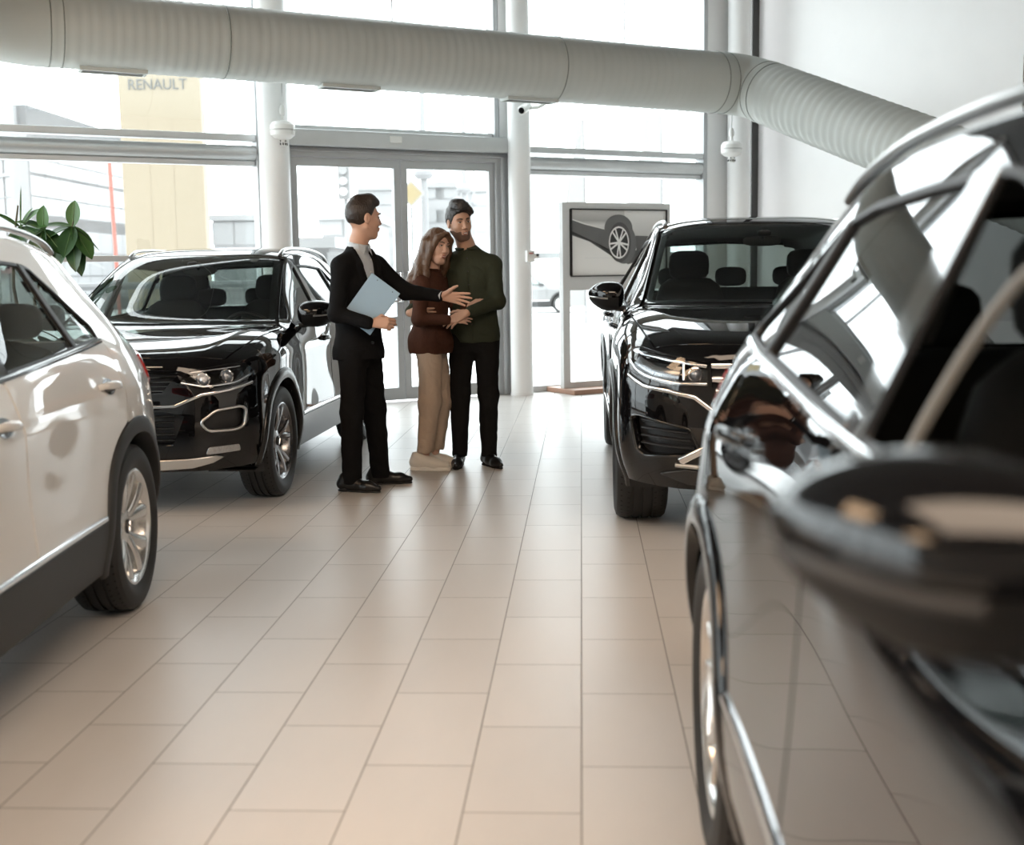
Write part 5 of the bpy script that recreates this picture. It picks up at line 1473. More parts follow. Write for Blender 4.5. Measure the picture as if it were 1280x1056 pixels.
    # ---- door handles
    for drs, xx, zz in ((doors, .02+q, .90), (doorsr, -1.03, .93)):
        for d_, sg in zip(drs, (1, -1)):
            mb = MB(); R = []
            for i in range(13):
                t = i/12; x = X(xx)+.20*(t-.5)
                p, nn = sh.side(x, Z(zz)+.012*t)
                o_ = .034*math.sin(PI*min(1, max(0, t)))**.35 if 0 < t < 1 else .0
                c = p + nn*(o_-.006); hh = .016*(.7+.3*math.sin(PI*t)); th = .009
                R.append([Vector((c.x, (c.y + th*math.cos(a)), c.z + hh*math.sin(a))) for a in [2*PI*j/12 for j in range(12)]])
            if sg < 0: R = [[Vector((q.x, -q.y, q.z)) for q in r] for r in R]
            mb.loft(R); mb.build('handle', paint, d_, smooth=60)
            p, nn = sh.side(X(xx), Z(zz))
            mb = MB(); rr = []
            for rad, of in ((.0, .0015), (.045, .0015), (.05, .0005)):
                rr.append([sh.side(X(xx)+rad*1.25*math.cos(2*PI*j/20), Z(zz)+.008+rad*.62*math.sin(2*PI*j/20)) for j in range(20)])
            v = [ (q[0]+q[1]*.0012) for r in rr for q in r]
            v = [Vector((q.x, q.y*sg, q.z)) for q in v]
            f = [(k*20+j, k*20+(j+1) % 20, (k+1)*20+(j+1) % 20, (k+1)*20+j) for k in range(2) for j in range(20)]
            mb.add(v, f); mb.build('handle_cup', M_gloss, d_, smooth=0)
    # ---- wheels
    for sx in (1, -1):
        for sg in (1, -1):
            wheel_meshes(Rt, Rr, tw, wheel, M_tyre, rimm, M_rimB, root, (sx*ax, sg*(Y(.905)-tw/2-.012), Rt), sg)
    # ---- underbody and inner lining
    mb = MB(); mb.box(-ax+ri+.02, -Y(.78), Z(.21), ax-ri-.02, Y(.78), Z(.26)); mb.box(ax-ri-.02, -Y(.50), Z(.262), X(1.98), Y(.50), Z(.29)); mb.box(X(-1.95), -Y(.50), Z(.285), -ax+ri+.02, Y(.50), Z(.31))
    mb.build('underbody', M_blackpl, root, smooth=0)
    inner_lining(sh, root, X, Y, Z, ax, cz, ri, [wf, wr, wq], inner, blp, lambda z: beltz(0))
    if seats: cabin(sh, root, X, Y, Z)
    return root

def inner_lining(sh, root, X, Y, Z, ax, cz, ri, wins, ws, blp, bz):
    cen = np.array([sh.co[list(p)].mean(0) for p in sh.polys]); nn = np.array([sh.nr[list(p)].mean(0) for p in sh.polys])
    keep = np.ones(len(cen), bool)
    sd = np.abs(nn[:, 1]) > .35
    for w_ in wins:
        keep &= ~(sd & inpoly(cen[:, [0, 2]], inset(w_, -.012)))
    keep &= ~((nn[:, 2] > .3) & (cen[:, 0] > X(0)) & inpoly(cen[:, :2], inset(ws, -.02)))
    th = np.stack([sh.RR*np.arctan2(cen[:, 1], sh.XR-cen[:, 0]), cen[:, 2]], 1)
    keep &= ~((nn[:, 0] < -.2) & (cen[:, 0] < X(-1.3)) & inpoly(th, inset(blp, -.015)))
    for sx in (1, -1): keep &= np.hypot(cen[:, 0]-sx*ax, cen[:, 2]-cz) > ri+.02
    keep &= ~((cen[:, 0] > X(1.75)) | (cen[:, 0] < X(-1.95)))
    V = sh.co - sh.nr*.022
    F = [p for p, k in zip(sh.polys, keep) if k]
    used = sorted({i for p in F for i in p}); mp = {i: k for k, i in enumerate(used)}
    link_mesh('inner_lining', V[used], [tuple(mp[i] for i in p) for p in F], M_cabin, root, 60)

def cabin(sh, root, X, Y, Z):
    fz = Z(.36)
    for sg in (1, -1):
        hz = Z(1.27)-.01; mb = MB(); seat_mesh(mb, X(-.12), Y(.37)*sg, fz+.08, .50, hz-.07-(fz+.17)); s = mb.build('front_seat', M_cloth, root, smooth=60)
        hx = X(-.12)-.36-(hz-1.26)*.2
        mb = MB(); rbox(mb, (hx, Y(.37)*sg, hz), .10, .28, .20, 3.6, Matrix.Rotation(math.radians(-12), 3, 'Y')); hd = mb.build('headrest', M_cloth, s, smooth=60)
        mb = MB()
        for yy in (-.07, .07): mb.cyl((hx+.01, Y(.37)*sg+yy, hz-.13), (hx, Y(.37)*sg+yy, hz-.06), .006, n=8)
        mb.build('headrest_post', M_chrome, s)
    mb = MB(); rbox(mb, (X(-.95), 0, fz+.12), .50, Y(1.28), .18, 5); rbox(mb, (X(-.95)-.30, 0, fz+.09+(Z(1.12)-fz-.09)/2), .15, Y(1.28), Z(1.12)-fz-.09, 5, Matrix.Rotation(math.radians(-20), 3, 'Y'))
    b = mb.build('rear_bench', M_cloth, root, smooth=60)
    for yy in (-.40, 0, .40):
        mb = MB(); rbox(mb, (X(-.95)-.42, Y(yy), Z(1.18)), .09, .24, .15, 3.2); mb.build('headrest', M_cloth, b, smooth=60)
    # dashboard with binnacle
    mb = MB(); R = []
    for i in range(15):
        y = Y(-.70+1.40*i/14); bump_ = .03*math.exp(-((y-Y(.37))/.16)**2)
        R.append([Vector((x, y, z)) for x, z in ((X(.92), Z(.98)), (X(.72), Z(1.015)+.0), (X(.45), Z(1.005)+bump_), (X(.36), Z(.97)+bump_), (X(.34), Z(.86)), (X(.50), Z(.70)), (X(.95), Z(.70)))])
    mb.loft(R); dash = mb.build('dashboard', M_cabin, root, smooth=50)
    c = Vector((X(.20), Y(.37), Z(.93))); ax_ = Vector((math.cos(math.radians(25)), 0, math.sin(math.radians(-25))))
    u = Vector((0, 1, 0)); w_ = ax_.cross(u)
    mb = MB(); mb.tube([c + (u*math.cos(2*PI*i/36) + w_*math.sin(2*PI*i/36))*.183 for i in range(37)], .016, 8, cap=False)
    for a in (0, PI, -PI/2): mb.tube([c + (u*math.cos(a) + w_*math.sin(a))*.05, c + (u*math.cos(a) + w_*math.sin(a))*.175], .016, 8)
    rbox(mb, c, .05, .14, .12, 3); mb.tube([c, c + ax_*.22], .03, 8)
    mb.build('steering_wheel', M_cabin, dash, smooth=60)
    # rear view mirror at the top of the windscreen
    p, nn = sh.top(X(.22), 0)
    mb = MB(); rbox(mb, p + Vector((-.10, 0, -.075)), .035, .24, .065, 3); mb.tube([p + Vector((-.08, 0, -.06)), p + Vector((-.01, 0, -.012))], .012, 8); rbox(mb, p + Vector((.0, 0, -.03)), .10, .09, .04, 3)
    mb.build('interior_mirror', M_cabin, root, smooth=60)

def build_mirror(root, sh, X, Y, Z, paint, sg, mk=1.0, ind_mat=None, hk=1.0, mz=0.0):
    p, nn = sh.side(X(.60), Z(1.0))
    y0 = p.y; cx = X(.53); zc = Z(1.045)+.055+mz
    # housing: superellipse sections running outwards, taller near the body
    secs = [(-.012,.010,.012,.02,.0),(-.006,.052,.058,.018,-.002),(.025,.078,.084,.014,-.004),(.09,.084,.088,.006,-.004),(.125,.080,.082,-.002,-.002),(.155,.069,.068,-.014,.002),(.182,.050,.049,-.028,.005),(.200,.028,.028,-.038,.008),(.208,.008,.01,-.044,.009)]
    secs = [(a_*mk, b_, c_*hk, d_, e_) for a_, b_, c_, d_, e_ in secs]
    R = []
    for (dy, rx, rz, ox, oz) in secs:
        ring = []
        for j in range(28):
            a = 2*PI*j/28; ca, sa = math.cos(a), math.sin(a)
            ex = 2/2.0 if ca > 0 else 2/5.0
            x = cx + ox + rx*math.copysign(abs(ca)**ex, ca)*(1.35 if ca > 0 else .75); z = zc + oz + rz*math.copysign(abs(sa)**(2/2.4), sa)
            ring.append(Vector((x, (y0+dy)*sg, z)))
        R.append(ring)
    mb = MB(); mb.loft(R); h = mb.build('wing_mirror', paint, root, smooth=60, sub=1)
    mb = MB(); pts = [(cx-.02, y0-.03, zc-.085), (cx-.005, y0+.03, zc-.08), (cx, y0+.09, zc-.05), (cx+.0, y0+.13, zc-.03)]
    mb.tube([Vector((x, y*sg, z)) for x, y, z in pts], [.036, .03, .028, .03], 12, flat=.6); mb.build('mirror_foot', M_blackpl, h, smooth=60)
    # lower black cap and indicator strip
    mb = MB(); rr = []
    for (dy, rx, rz, ox, oz) in secs[2:-1]:
        row = []
        for j in range(9):
            a = -PI*.02 - PI*.96*j/8; ca, sa = math.cos(a), math.sin(a); ex = 1.0 if ca > 0 else .4
            row.append(Vector((cx+ox+(rx+.003)*math.copysign(abs(ca)**ex, ca)*(1.35 if ca > 0 else .75), (y0+dy)*sg, zc+oz+(rz+.003)*math.copysign(abs(sa)**(2/2.4), sa))))
        rr.append(row)
    v = [q for r in rr for q in r]; f = [(k*9+j, k*9+j+1, (k+1)*9+j+1, (k+1)*9+j) for k in range(len(rr)-1) for j in range(8)]
    mb.add(v, f); mb.build('mirror_under_cap', pmat('matt black cap', (.008,.008,.008), .6, spec=.25), h, smooth=60)
    ind = []
    for (dy, rx, rz, ox, oz) in secs[3:-1]:
        ind.append(Vector((cx+ox+(rx)*1.35+.001, (y0+dy)*sg, zc+oz-.014)))
    mb = MB(); mb.tube(ind, .006, 6); mb.build('indicator', ind_mat or M_silver, h)
    mb = MB(); ring = []
    for j in range(24):
        a = 2*PI*j/24; ca, sa = math.cos(a), math.sin(a)
        ring.append(Vector((cx-.062, (y0+(.105+.066*math.copysign(abs(ca)**.7, ca))*mk)*sg, zc+.060*hk*math.copysign(abs(sa)**.7, sa))))
    mb.add(ring, [tuple(range(24))]); mb.build('mirror_glass', M_mirrorg, h, smooth=0)

# ------------------------------------------------------------------ fronts
def lamp_unit(K, G, lp, inner_pts, drl, lens_name='headlight', bars=()):
    """headlight: dark pocket, projector eyes, bright strip, clear lens"""
    HL = K.panel(lens_name, 'front', lp, M_lens, off=.002, flange=.0, mirror='both', gap=.002, step=.04)
    K.panel('lamp_pocket', 'front', inset(lp, -.006), M_gloss, off=-.055, flange=-.055, mirror='both', gap=0, parent=list(HL))
    for u, v, r in inner_pts:
        p, n = K.sh.front(u, v)
        for sg, par in zip((1, -1), HL):
            d = Vector((1, 0, 0)); c = p - n*.045
            mb = MB()
            M = Matrix.Translation((c.x, c.y*sg, c.z)) @ Matrix.Rotation(0, 4, 'Z')
            mb.lathe([(r*1.15, .0), (r*1.15, .022), (r, .024), (r*.95, .010), (r*.8, .008)], 24, 'x', M=M); mb.build('lamp_bezel', M_lamp, par)
            mb = MB(); mb.lathe([(r*.85, .006), (r*.7, .022), (r*.4, .030), (0, .033)], 24, 'x', M=M); mb.build('projector_lens', pmat('projector glass', (.35,.38,.42), .04, .6), par)
    for path, w_, m_ in drl:
        K.strip('daylight_strip', 'front', path, w_, .006, m_, off=-.022, mirror='both', parent=list(HL), step=.03)
    return HL

def front_compact(K, G):
    X, Y, Z, fy, sxf, paint, clad, syms, lod = (G[k] for k in ('X','Y','Z','fy','sxf','paint','clad','syms','lod'))
    hl = rnd([fy(Y(.485),Z(.760)), fy(Y(.57),Z(.832)), fy(Y(.70),Z(.855)), sxf(X(1.84),Z(.870)), sxf(X(1.645),Z(.873)), sxf(X(1.70),Z(.805)), fy(Y(.80),Z(.748)), fy(Y(.64),Z(.728))], .012)
    gr = syms([(0, Z(.845)), fy(Y(.25),Z(.842)), fy(Y(.525),Z(.832)), fy(Y(.46),Z(.765)), fy(Y(.42),Z(.715)), fy(Y(.2),Z(.70)), (0, Z(.698))])
    fog = rnd([fy(Y(.62),Z(.545)), fy(Y(.70),Z(.610)), sxf(X(1.93),Z(.625)), sxf(X(1.905),Z(.605)), sxf(X(1.915),Z(.515)), fy(Y(.79),Z(.495)), fy(Y(.66),Z(.495))], .025)
    low = syms([(0, Z(.612)), fy(Y(.42),Z(.612)), fy(Y(.54),Z(.585)), fy(Y(.51),Z(.51)), fy(Y(.47),Z(.42)), (0, Z(.42))])
    fogm = [(-u, v) for u, v in fog]; hlm = [(-u, v) for u, v in hl]
    K.panel('front_bumper', 'front', G['fb'], paint, holes=[hl, hlm, gr, fog, fogm, low], step=lod, gap=.003, flange=.05)
    lamp_unit(K, G, hl, [(*fy(Y(.645),Z(.790)), .036), (*fy(Y(.76),Z(.805)), .036)],
              [([fy(Y(.52),Z(.768)), fy(Y(.64),Z(.745)), fy(Y(.79),Z(.762)), sxf(X(1.74),Z(.815))], .016, M_lamp), ([fy(Y(.56),Z(.825)), fy(Y(.68),Z(.842)), sxf(X(1.85),Z(.857))], .010, M_lamp)])
    g = K.panel('grille', 'front', inset(gr, -.008), M_blackpl, off=-.05, flange=0, gap=0)
    for z in (.725, .75, .775, .80, .825):
        w_ = .43 + (z-.70)*.6
        K.strip('grille_bar', 'front', [(-fy(Y(w_),Z(z))[0], Z(z)), (0, Z(z)), (fy(Y(w_),Z(z))[0], Z(z))], .013, .010, M_gloss, off=-.028, parent=g, step=.06)
    # bright line under the lamps dipping across the nose
    K.strip('chrome_strip', 'front', [(-a, b) for a, b in [fy(Y(.855),Z(.752)), fy(Y(.76),Z(.720)), fy(Y(.63),Z(.700)), fy(Y(.49),Z(.640)), fy(Y(.2),Z(.633))]] + [(0, Z(.632))] + [fy(Y(.2),Z(.633)), fy(Y(.49),Z(.640)), fy(Y(.63),Z(.700)), fy(Y(.76),Z(.720)), fy(Y(.855),Z(.752))], .020, .010, M_chrome, off=.001)
    K.strip('bonnet_line', 'front', [(-fy(Y(.42),Z(.858))[0], Z(.856)), (0, Z(.862)), (fy(Y(.42),Z(.858))[0], Z(.856))], .008, .006, M_silver)
    FG = K.panel('lamp_niche', 'front', inset(fog, -.006), M_blackpl, off=-.045, flange=0, gap=0, mirror='both')
    K.strip('niche_frame', 'front', fog, .016, .010, M_silver, off=.0, mirror='both', closed=True, parent=list(FG))
    lw = K.panel('lower_grille', 'front', inset(low, -.008), M_blackpl, off=-.05, flange=0, gap=0)
    for z in (.445, .48, .515, .55, .585):
        K.strip('grille_bar', 'front', [(-fy(Y(.48),Z(z))[0], Z(z)), (0, Z(z)), (fy(Y(.48),Z(z))[0], Z(z))], .014, .010, M_gloss, off=-.028, parent=lw, step=.06)
    fl_ = rnd([fy(Y(.635),Z(.362)), fy(Y(.655),Z(.402)), fy(Y(.795),Z(.408)), fy(Y(.795),Z(.37))], .012)
    K.panel('fog_light', 'front', fl_, pmat('fog lamp glass', (.45,.46,.47), .25, .6, noise=.5, nscale=120), off=.004, flange=.012, gap=0, mirror='both')
    sk = [(0, Z(.330)), fy(Y(.3),Z(.332)), fy(Y(.52),Z(.338)), fy(Y(.68),Z(.352)), fy(Y(.715),Z(.345)), fy(Y(.66),Z(.315)), fy(Y(.55),Z(.288)), fy(Y(.3),Z(.275)), (0, Z(.275))]
    K.panel('skid_plate', 'front', syms(sk), M_silver, off=.010, flange=.02, gap=0)
    if G['badge']: G['emblem'](K.sh.ray((4, 0, Z(.775)), (-1, 0, 0))[0], 1, .062, g)

def front_large(K, G):
    X, Y, Z, fy, sxf, paint, clad, syms, lod = (G[k] for k in ('X','Y','Z','fy','sxf','paint','clad','syms','lod'))
    hl = rnd([fy(Y(.50),Z(.725)), fy(Y(.505),Z(.830)), fy(Y(.66),Z(.858)), sxf(X(1.86),Z(.885)), sxf(X(1.72),Z(.893)), sxf(X(1.74),Z(.82)), fy(Y(.78),Z(.757)), fy(Y(.66),Z(.728))], .012)
    gr = syms([(0, Z(.845)), fy(Y(.25),Z(.842)), fy(Y(.492),Z(.828)), fy(Y(.487),Z(.725)), fy(Y(.43),Z(.625)), fy(Y(.2),Z(.61)), (0, Z(.61))])
    ai = rnd([fy(Y(.53),Z(.43)), fy(Y(.58),Z(.545)), fy(Y(.80),Z(.595)), sxf(X(1.91),Z(.585)), sxf(X(1.925),Z(.44)), fy(Y(.77),Z(.415))], .02)
    low = syms([(0, Z(.585)), fy(Y(.40),Z(.57)), fy(Y(.48),Z(.51)), fy(Y(.44),Z(.41)), (0, Z(.41))])
    mm = lambda P: [(-u, v) for u, v in P]
    K.panel('front_bumper', 'front', G['fb'], paint, holes=[hl, mm(hl), gr, ai, mm(ai), low], step=lod, gap=.003, flange=.05)
    lamp_unit(K, G, hl, [(*fy(Y(.565),Z(.785)), .030)],
              [([fy(Y(.51),Z(.816)), fy(Y(.66),Z(.842)), sxf(X(1.90),Z(.866)), sxf(X(1.76),Z(.88))], .020, M_lamp), ([fy(Y(.51),Z(.737)), fy(Y(.66),Z(.741)), fy(Y(.78),Z(.772)), sxf(X(1.79),Z(.83))], .018, M_lamp),
               ([fy(Y(.63),Z(.772)), fy(Y(.74),Z(.795)), sxf(X(1.86),Z(.84))], .05, pmat('lamp baffle', (.22,.23,.24), .2, .8)), ([fy(Y(.61),Z(.755)), fy(Y(.61),Z(.825))], .012, M_lamp)])
    g = K.panel('grille', 'front', inset(gr, -.008), M_blackpl, off=-.055, flange=0, gap=0)
    for z, w_ in ((.818,.488), (.758,.485), (.705,.47), (.655,.445)):
        K.strip('grille_bar', 'front', [(-fy(Y(w_),Z(z))[0], Z(z)), (-.2, Z(z)), (.2, Z(z)), (fy(Y(w_),Z(z))[0], Z(z))], .034, .016, M_chrome, off=-.020, parent=g, step=.06)
    ln = [fy(Y(.835),Z(.765)), fy(Y(.77),Z(.722)), fy(Y(.66),Z(.703)), fy(Y(.56),Z(.680)), fy(Y(.455),Z(.60)), fy(Y(.2),Z(.575))]
    K.strip('chrome_strip', 'front', mm(ln) + ln[::-1], .024, .012, M_chrome, off=.001)
    A = K.panel('air_inlet', 'front', inset(ai, -.006), M_blackpl, off=-.05, flange=0, gap=0, mirror='both')
    for z in (.455, .49, .525, .56):
        K.strip('inlet_slat', 'front', [fy(Y(.56+(z-.43)*.35),Z(z)), fy(Y(.68),Z(z+.006)), fy(Y(.80),Z(z+.012))], .012, .016, M_blackpl, off=-.034, mirror='both', parent=list(A), step=.05)
    K.strip('inlet_frame', 'front', ai, .012, .008, M_gloss, mirror='both', closed=True, parent=list(A))
    # bright bent trim beside the inlets
    K.strip('inlet_trim', 'front', [fy(Y(.49),Z(.475)), fy(Y(.545),Z(.445)), fy(Y(.62),Z(.405))], .040, .018, M_chrome, off=.0, mirror='both')
    K.strip('inlet_trim', 'front', [fy(Y(.64),Z(.385)), fy(Y(.55),Z(.378)), fy(Y(.49),Z(.372))], .022, .012, M_silver, off=.0, mirror='both')
    lw = K.panel('lower_grille', 'front', inset(low, -.008), M_blackpl, off=-.05, flange=0, gap=0)
    for z in (.44, .475, .51, .54):
        K.strip('grille_bar', 'front', [(-fy(Y(.37),Z(z))[0], Z(z)), (0, Z(z)), (fy(Y(.37),Z(z))[0], Z(z))], .014, .010, M_gloss, off=-.028, parent=lw, step=.06)
    sk = [(0, Z(.345)), fy(Y(.3),Z(.345)), fy(Y(.60),Z(.365)), fy(Y(.70),Z(.34)), fy(Y(.58),Z(.295)), fy(Y(.3),Z(.275)), (0, Z(.275))]
    K.panel('skid_plate', 'front', syms(sk), M_clad, off=.010, flange=.02, gap=0)
    if G['badge']: G['emblem'](K.sh.ray((4, 0, Z(.765)), (-1, 0, 0))[0], 1, .075, g)
FRONT = {'compact': front_compact, 'large': front_large}
P_black = car_paint('black car paint', (.0035, .0035, .004), .25)
P_white = car_paint('white car paint', (.70, .685, .66), .30, spec=.4)
WH_twin = dict(n=5, kind='twin', rot=.35, spread=.24, w=.022)
WH_blade = dict(n=5, kind='twin', rot=.2, spread=.30, w=.036)
def place(fx, fy_, rz, model, wheel=1, sg=1):
    """car location from the ground point under the outer face of one wheel; rz = heading of the car's nose"""
    D = MODELS[model]; lx_ = wheel*D['ax']; ly_ = sg*(D['ys']*.905-.012)
    c, s = math.cos(rz), math.sin(rz)
    return (fx - (c*lx_ - s*ly_), fy_ - (s*lx_ + c*ly_), 0)
HB = -PI/2 + math.radians(-1.5)
carB = build_car('compact', 'car', 'black compact car with silver framed lamp niche facing the camera behind the white car', P_black, place(-1.83, 7.58, HB, 'compact', 1, 1), HB, 'compact', WH_twin, M_rimD, clad=pmat('dark gloss cladding', (.012,.012,.012), .25), rails=M_silver, belt_chrome=True)
HT = -PI/2
carT = build_car('large', 'car', 'large black car with chrome grille bars facing the camera beside the display stand', P_black, place(.17, 6.86, HT, 'large', 1, -1), HT, 'large', WH_twin, M_rimS, clad=pmat('dark gloss cladding', (.012,.012,.012), .25), rails=M_silver)
HW = -PI/2 + math.radians(5)
carW = build_car('compact', 'car', 'white car at the left edge showing its rear door and silver rear wheel', P_white, place(-1.815, 4.96, HW, 'compact', -1, 1), HW, 'compact', WH_blade, M_rimS, belt_chrome=False, mk=.78)
HF = -PI/2 + math.radians(-.5)
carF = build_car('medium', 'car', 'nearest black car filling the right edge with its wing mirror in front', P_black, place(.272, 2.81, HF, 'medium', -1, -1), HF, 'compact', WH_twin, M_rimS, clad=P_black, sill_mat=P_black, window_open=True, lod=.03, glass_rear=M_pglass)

carO = copy_tree(carW); carO.location = (-2.05, 46.5, -.16); carO.rotation_euler = (0, 0, .05)
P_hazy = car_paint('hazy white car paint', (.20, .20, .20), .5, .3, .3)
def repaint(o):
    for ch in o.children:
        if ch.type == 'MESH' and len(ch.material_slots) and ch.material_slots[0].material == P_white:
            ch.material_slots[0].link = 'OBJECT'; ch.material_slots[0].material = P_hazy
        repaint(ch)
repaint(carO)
tag(carO, 'white car parked far outside behind the display stand')
# ================================================================== people: distance-field bodies meshed with surface nets
from mathutils import noise as mnoise
def V3(*a): return np.array(a, float)
def unit(v): v = np.asarray(v, float); return v/np.linalg.norm(v)

class Field:
    def __init__(s, lo, hi, h):
        s.lo = np.array(lo, float); s.h = h
        s.n = np.ceil((np.array(hi)-s.lo)/h).astype(int)+1
        s.f = np.full(tuple(s.n), .2, np.float32)
    def _sub(s, lo, hi):
        a = np.clip(np.floor((np.array(lo)-s.lo)/s.h).astype(int), 0, s.n-1); b = np.clip(np.ceil((np.array(hi)-s.lo)/s.h).astype(int)+1, 1, s.n)
        sl = tuple(slice(i, j) for i, j in zip(a, b))
        ax = [s.lo[k]+s.h*np.arange(a[k], b[k]) for k in range(3)]
        return sl, ax[0][:, None, None], ax[1][None, :, None], ax[2][None, None, :]
    def _comb(s, sl, d, k, op):
        A = s.f[sl]
        if op == '+':
            h = np.clip(.5+.5*(A-d)/k, 0, 1); s.f[sl] = A*(1-h)+d*h - k*h*(1-h)
        elif op == '-':
            h = np.clip(.5-.5*(A+d)/k, 0, 1); s.f[sl] = A*(1-h)-d*h + k*h*(1-h)
        elif op == '&': s.f[sl] = np.maximum(A, d)
    def cap(s, a, b, r0, r1=None, k=.02, op='+'):
        a = np.asarray(a, float); b = np.asarray(b, float); r1 = r0 if r1 is None else r1
        m = max(r0, r1)+max(k, .012)+s.h*2
        sl, x, y, z = s._sub(np.minimum(a, b)-m, np.maximum(a, b)+m)
        d = b-a; L2 = d@d+1e-12
        t = np.clip(((x-a[0])*d[0]+(y-a[1])*d[1]+(z-a[2])*d[2])/L2, 0, 1)
        D = np.sqrt((x-a[0]-t*d[0])**2+(y-a[1]-t*d[1])**2+(z-a[2]-t*d[2])**2) - (r0+(r1-r0)*t)
        s._comb(sl, D.astype(np.float32), k, op); return s
    def chain(s, pts, rs, k=.02, op='+'):
        for i in range(len(pts)-1): s.cap(pts[i], pts[i+1], rs[i], rs[i+1], k, op)
        return s
    def ell(s, c, r, R=None, k=.02, op='+'):
        """ellipsoid, R rows = local axes in world coordinates"""
        c = np.asarray(c, float); r = np.asarray(r, float); R = np.eye(3) if R is None else np.asarray(R)
        m = r.max()+max(k, .012)+s.h*2
        sl, x, y, z = s._sub(c-m, c+m)
        X, Y_, Z_ = x-c[0], y-c[1], z-c[2]
        q = [R[i, 0]*X+R[i, 1]*Y_+R[i, 2]*Z_ for i in range(3)]
        k0 = np.sqrt(sum((q[i]/r[i])**2 for i in range(3))); k1 = np.sqrt(sum((q[i]/r[i]**2)**2 for i in range(3)))+1e-9
        D = k0*(k0-1)/k1
        s._comb(sl, D.astype(np.float32), k, op); return s
    def fn(s, lo, hi, f, k=.01, op='+'):
        sl, x, y, z = s._sub(lo, hi); s._comb(sl, np.broadcast_to(f(x, y, z), s.f[sl].shape).astype(np.float32), k, op); return s
    def mesh(s):
        f = s.f; n = np.array(f.shape); ins = f < 0
        c = n-1
        cnt = np.zeros(tuple(c), np.int8)
        for dx in (0, 1):
            for dy in (0, 1):
                for dz in (0, 1): cnt += ins[dx:dx+c[0], dy:dy+c[1], dz:dz+c[2]]
        act = (cnt > 0) & (cnt < 8); ids = np.argwhere(act)
        num = np.full(tuple(c), -1, np.int32); num[act] = np.arange(len(ids))
        P = np.zeros((len(ids), 3)); W_ = np.zeros(len(ids))
        corner = np.array([(i, j, k) for i in (0, 1) for j in (0, 1) for k in (0, 1)])
        vals = {tuple(o): f[ids[:, 0]+o[0], ids[:, 1]+o[1], ids[:, 2]+o[2]] for o in corner}
        for a in corner:
            for ax in range(3):
                if a[ax] == 0:
                    b = a.copy(); b[ax] = 1; va, vb = vals[tuple(a)], vals[tuple(b)]
                    m = (va < 0) != (vb < 0); t = np.zeros(len(ids)); t[m] = va[m]/(va[m]-vb[m])
                    q = ids + a + 0.0; q[:, ax] += t
                    P[m] += q[m]; W_[m] += 1
        P /= W_[:, None]; P = s.lo + P*s.h
        F = []
        for ax in range(3):
            sl0 = [slice(1, -1)]*3; sl0[ax] = slice(0, -1); sl1 = list(sl0); sl1[ax] = slice(1, None)
            A = ins[tuple(sl0)]; B = ins[tuple(sl1)]
            e = np.argwhere(A != B)
            if not len(e): continue
            base = e.copy(); 
            for k in range(3):
                if k != ax: base[:, k] += 1
            u, v = [(1, 2), (2, 0), (0, 1)][ax]
            sgn = A[tuple(e.T)]
            def cell(du, dv):
                q = base.copy(); q[:, u] -= du; q[:, v] -= dv; return num[q[:, 0], q[:, 1], q[:, 2]]
            Q = np.stack([cell(1, 1), cell(0, 1), cell(0, 0), cell(1, 0)], 1)
            Q = np.where(sgn[:, None], Q, Q[:, ::-1]); F.append(Q)
        F = np.concatenate(F) if F else np.zeros((0, 4), int)
        F = F[(F >= 0).all(1)]
        return P, F

def relax(P, F, it=2, lam=.5):
    for _ in range(it):
        S = np.zeros_like(P); C = np.zeros(len(P))
        for k in range(4):
            a = F[:, k]; b = F[:, (k+1) % 4]
            np.add.at(S, a, P[b]); np.add.at(C, a, 1); np.add.at(S, b, P[a]); np.add.at(C, b, 1)
        P = P + lam*(S/np.maximum(C, 1)[:, None]-P)
    return P

def field_obj(name, fld, mat, parent, smooth_it=2, wrinkle=0.0, wscale=(14, 14, 6), seed=0):
    P, F = fld.mesh(); P = relax(P, F, smooth_it)
    me = bpy.data.meshes.new(name); me.from_pydata(P.tolist(), [], F.tolist()); me.update()
    if wrinkle:
        nr = np.empty(len(P)*3); me.vertices.foreach_get('normal', nr); nr = nr.reshape(-1, 3)
        for i in range(len(P)):
            p = P[i]; q = Vector((p[0]*wscale[0]+seed, p[1]*wscale[1], p[2]*wscale[2]))
            q2 = Vector((p[0]*wscale[0]*.6+p[2]*9, p[1]*wscale[1]*.6-p[2]*6+seed, p[2]*wscale[2]*1.5))
            w = mnoise.noise(q)*.6 + (abs(mnoise.noise(q2))-.25)*.9
            P[i] = p + nr[i]*w*wrinkle
        me.vertices.foreach_set('co', P.ravel()); me.update()
    me.materials.append(mat); me.polygons.foreach_set('use_smooth', [True]*len(me.polygons))
    o = bpy.data.objects.new(name, me); COL.objects.link(o); o.parent = parent
    return o

def frame(f, up=(0, 0, 1)):
    """axes forward, left, up as rows"""
    f = unit(f); l = unit(np.cross(up, f)); u = np.cross(f, l); return np.array([f, l, u])

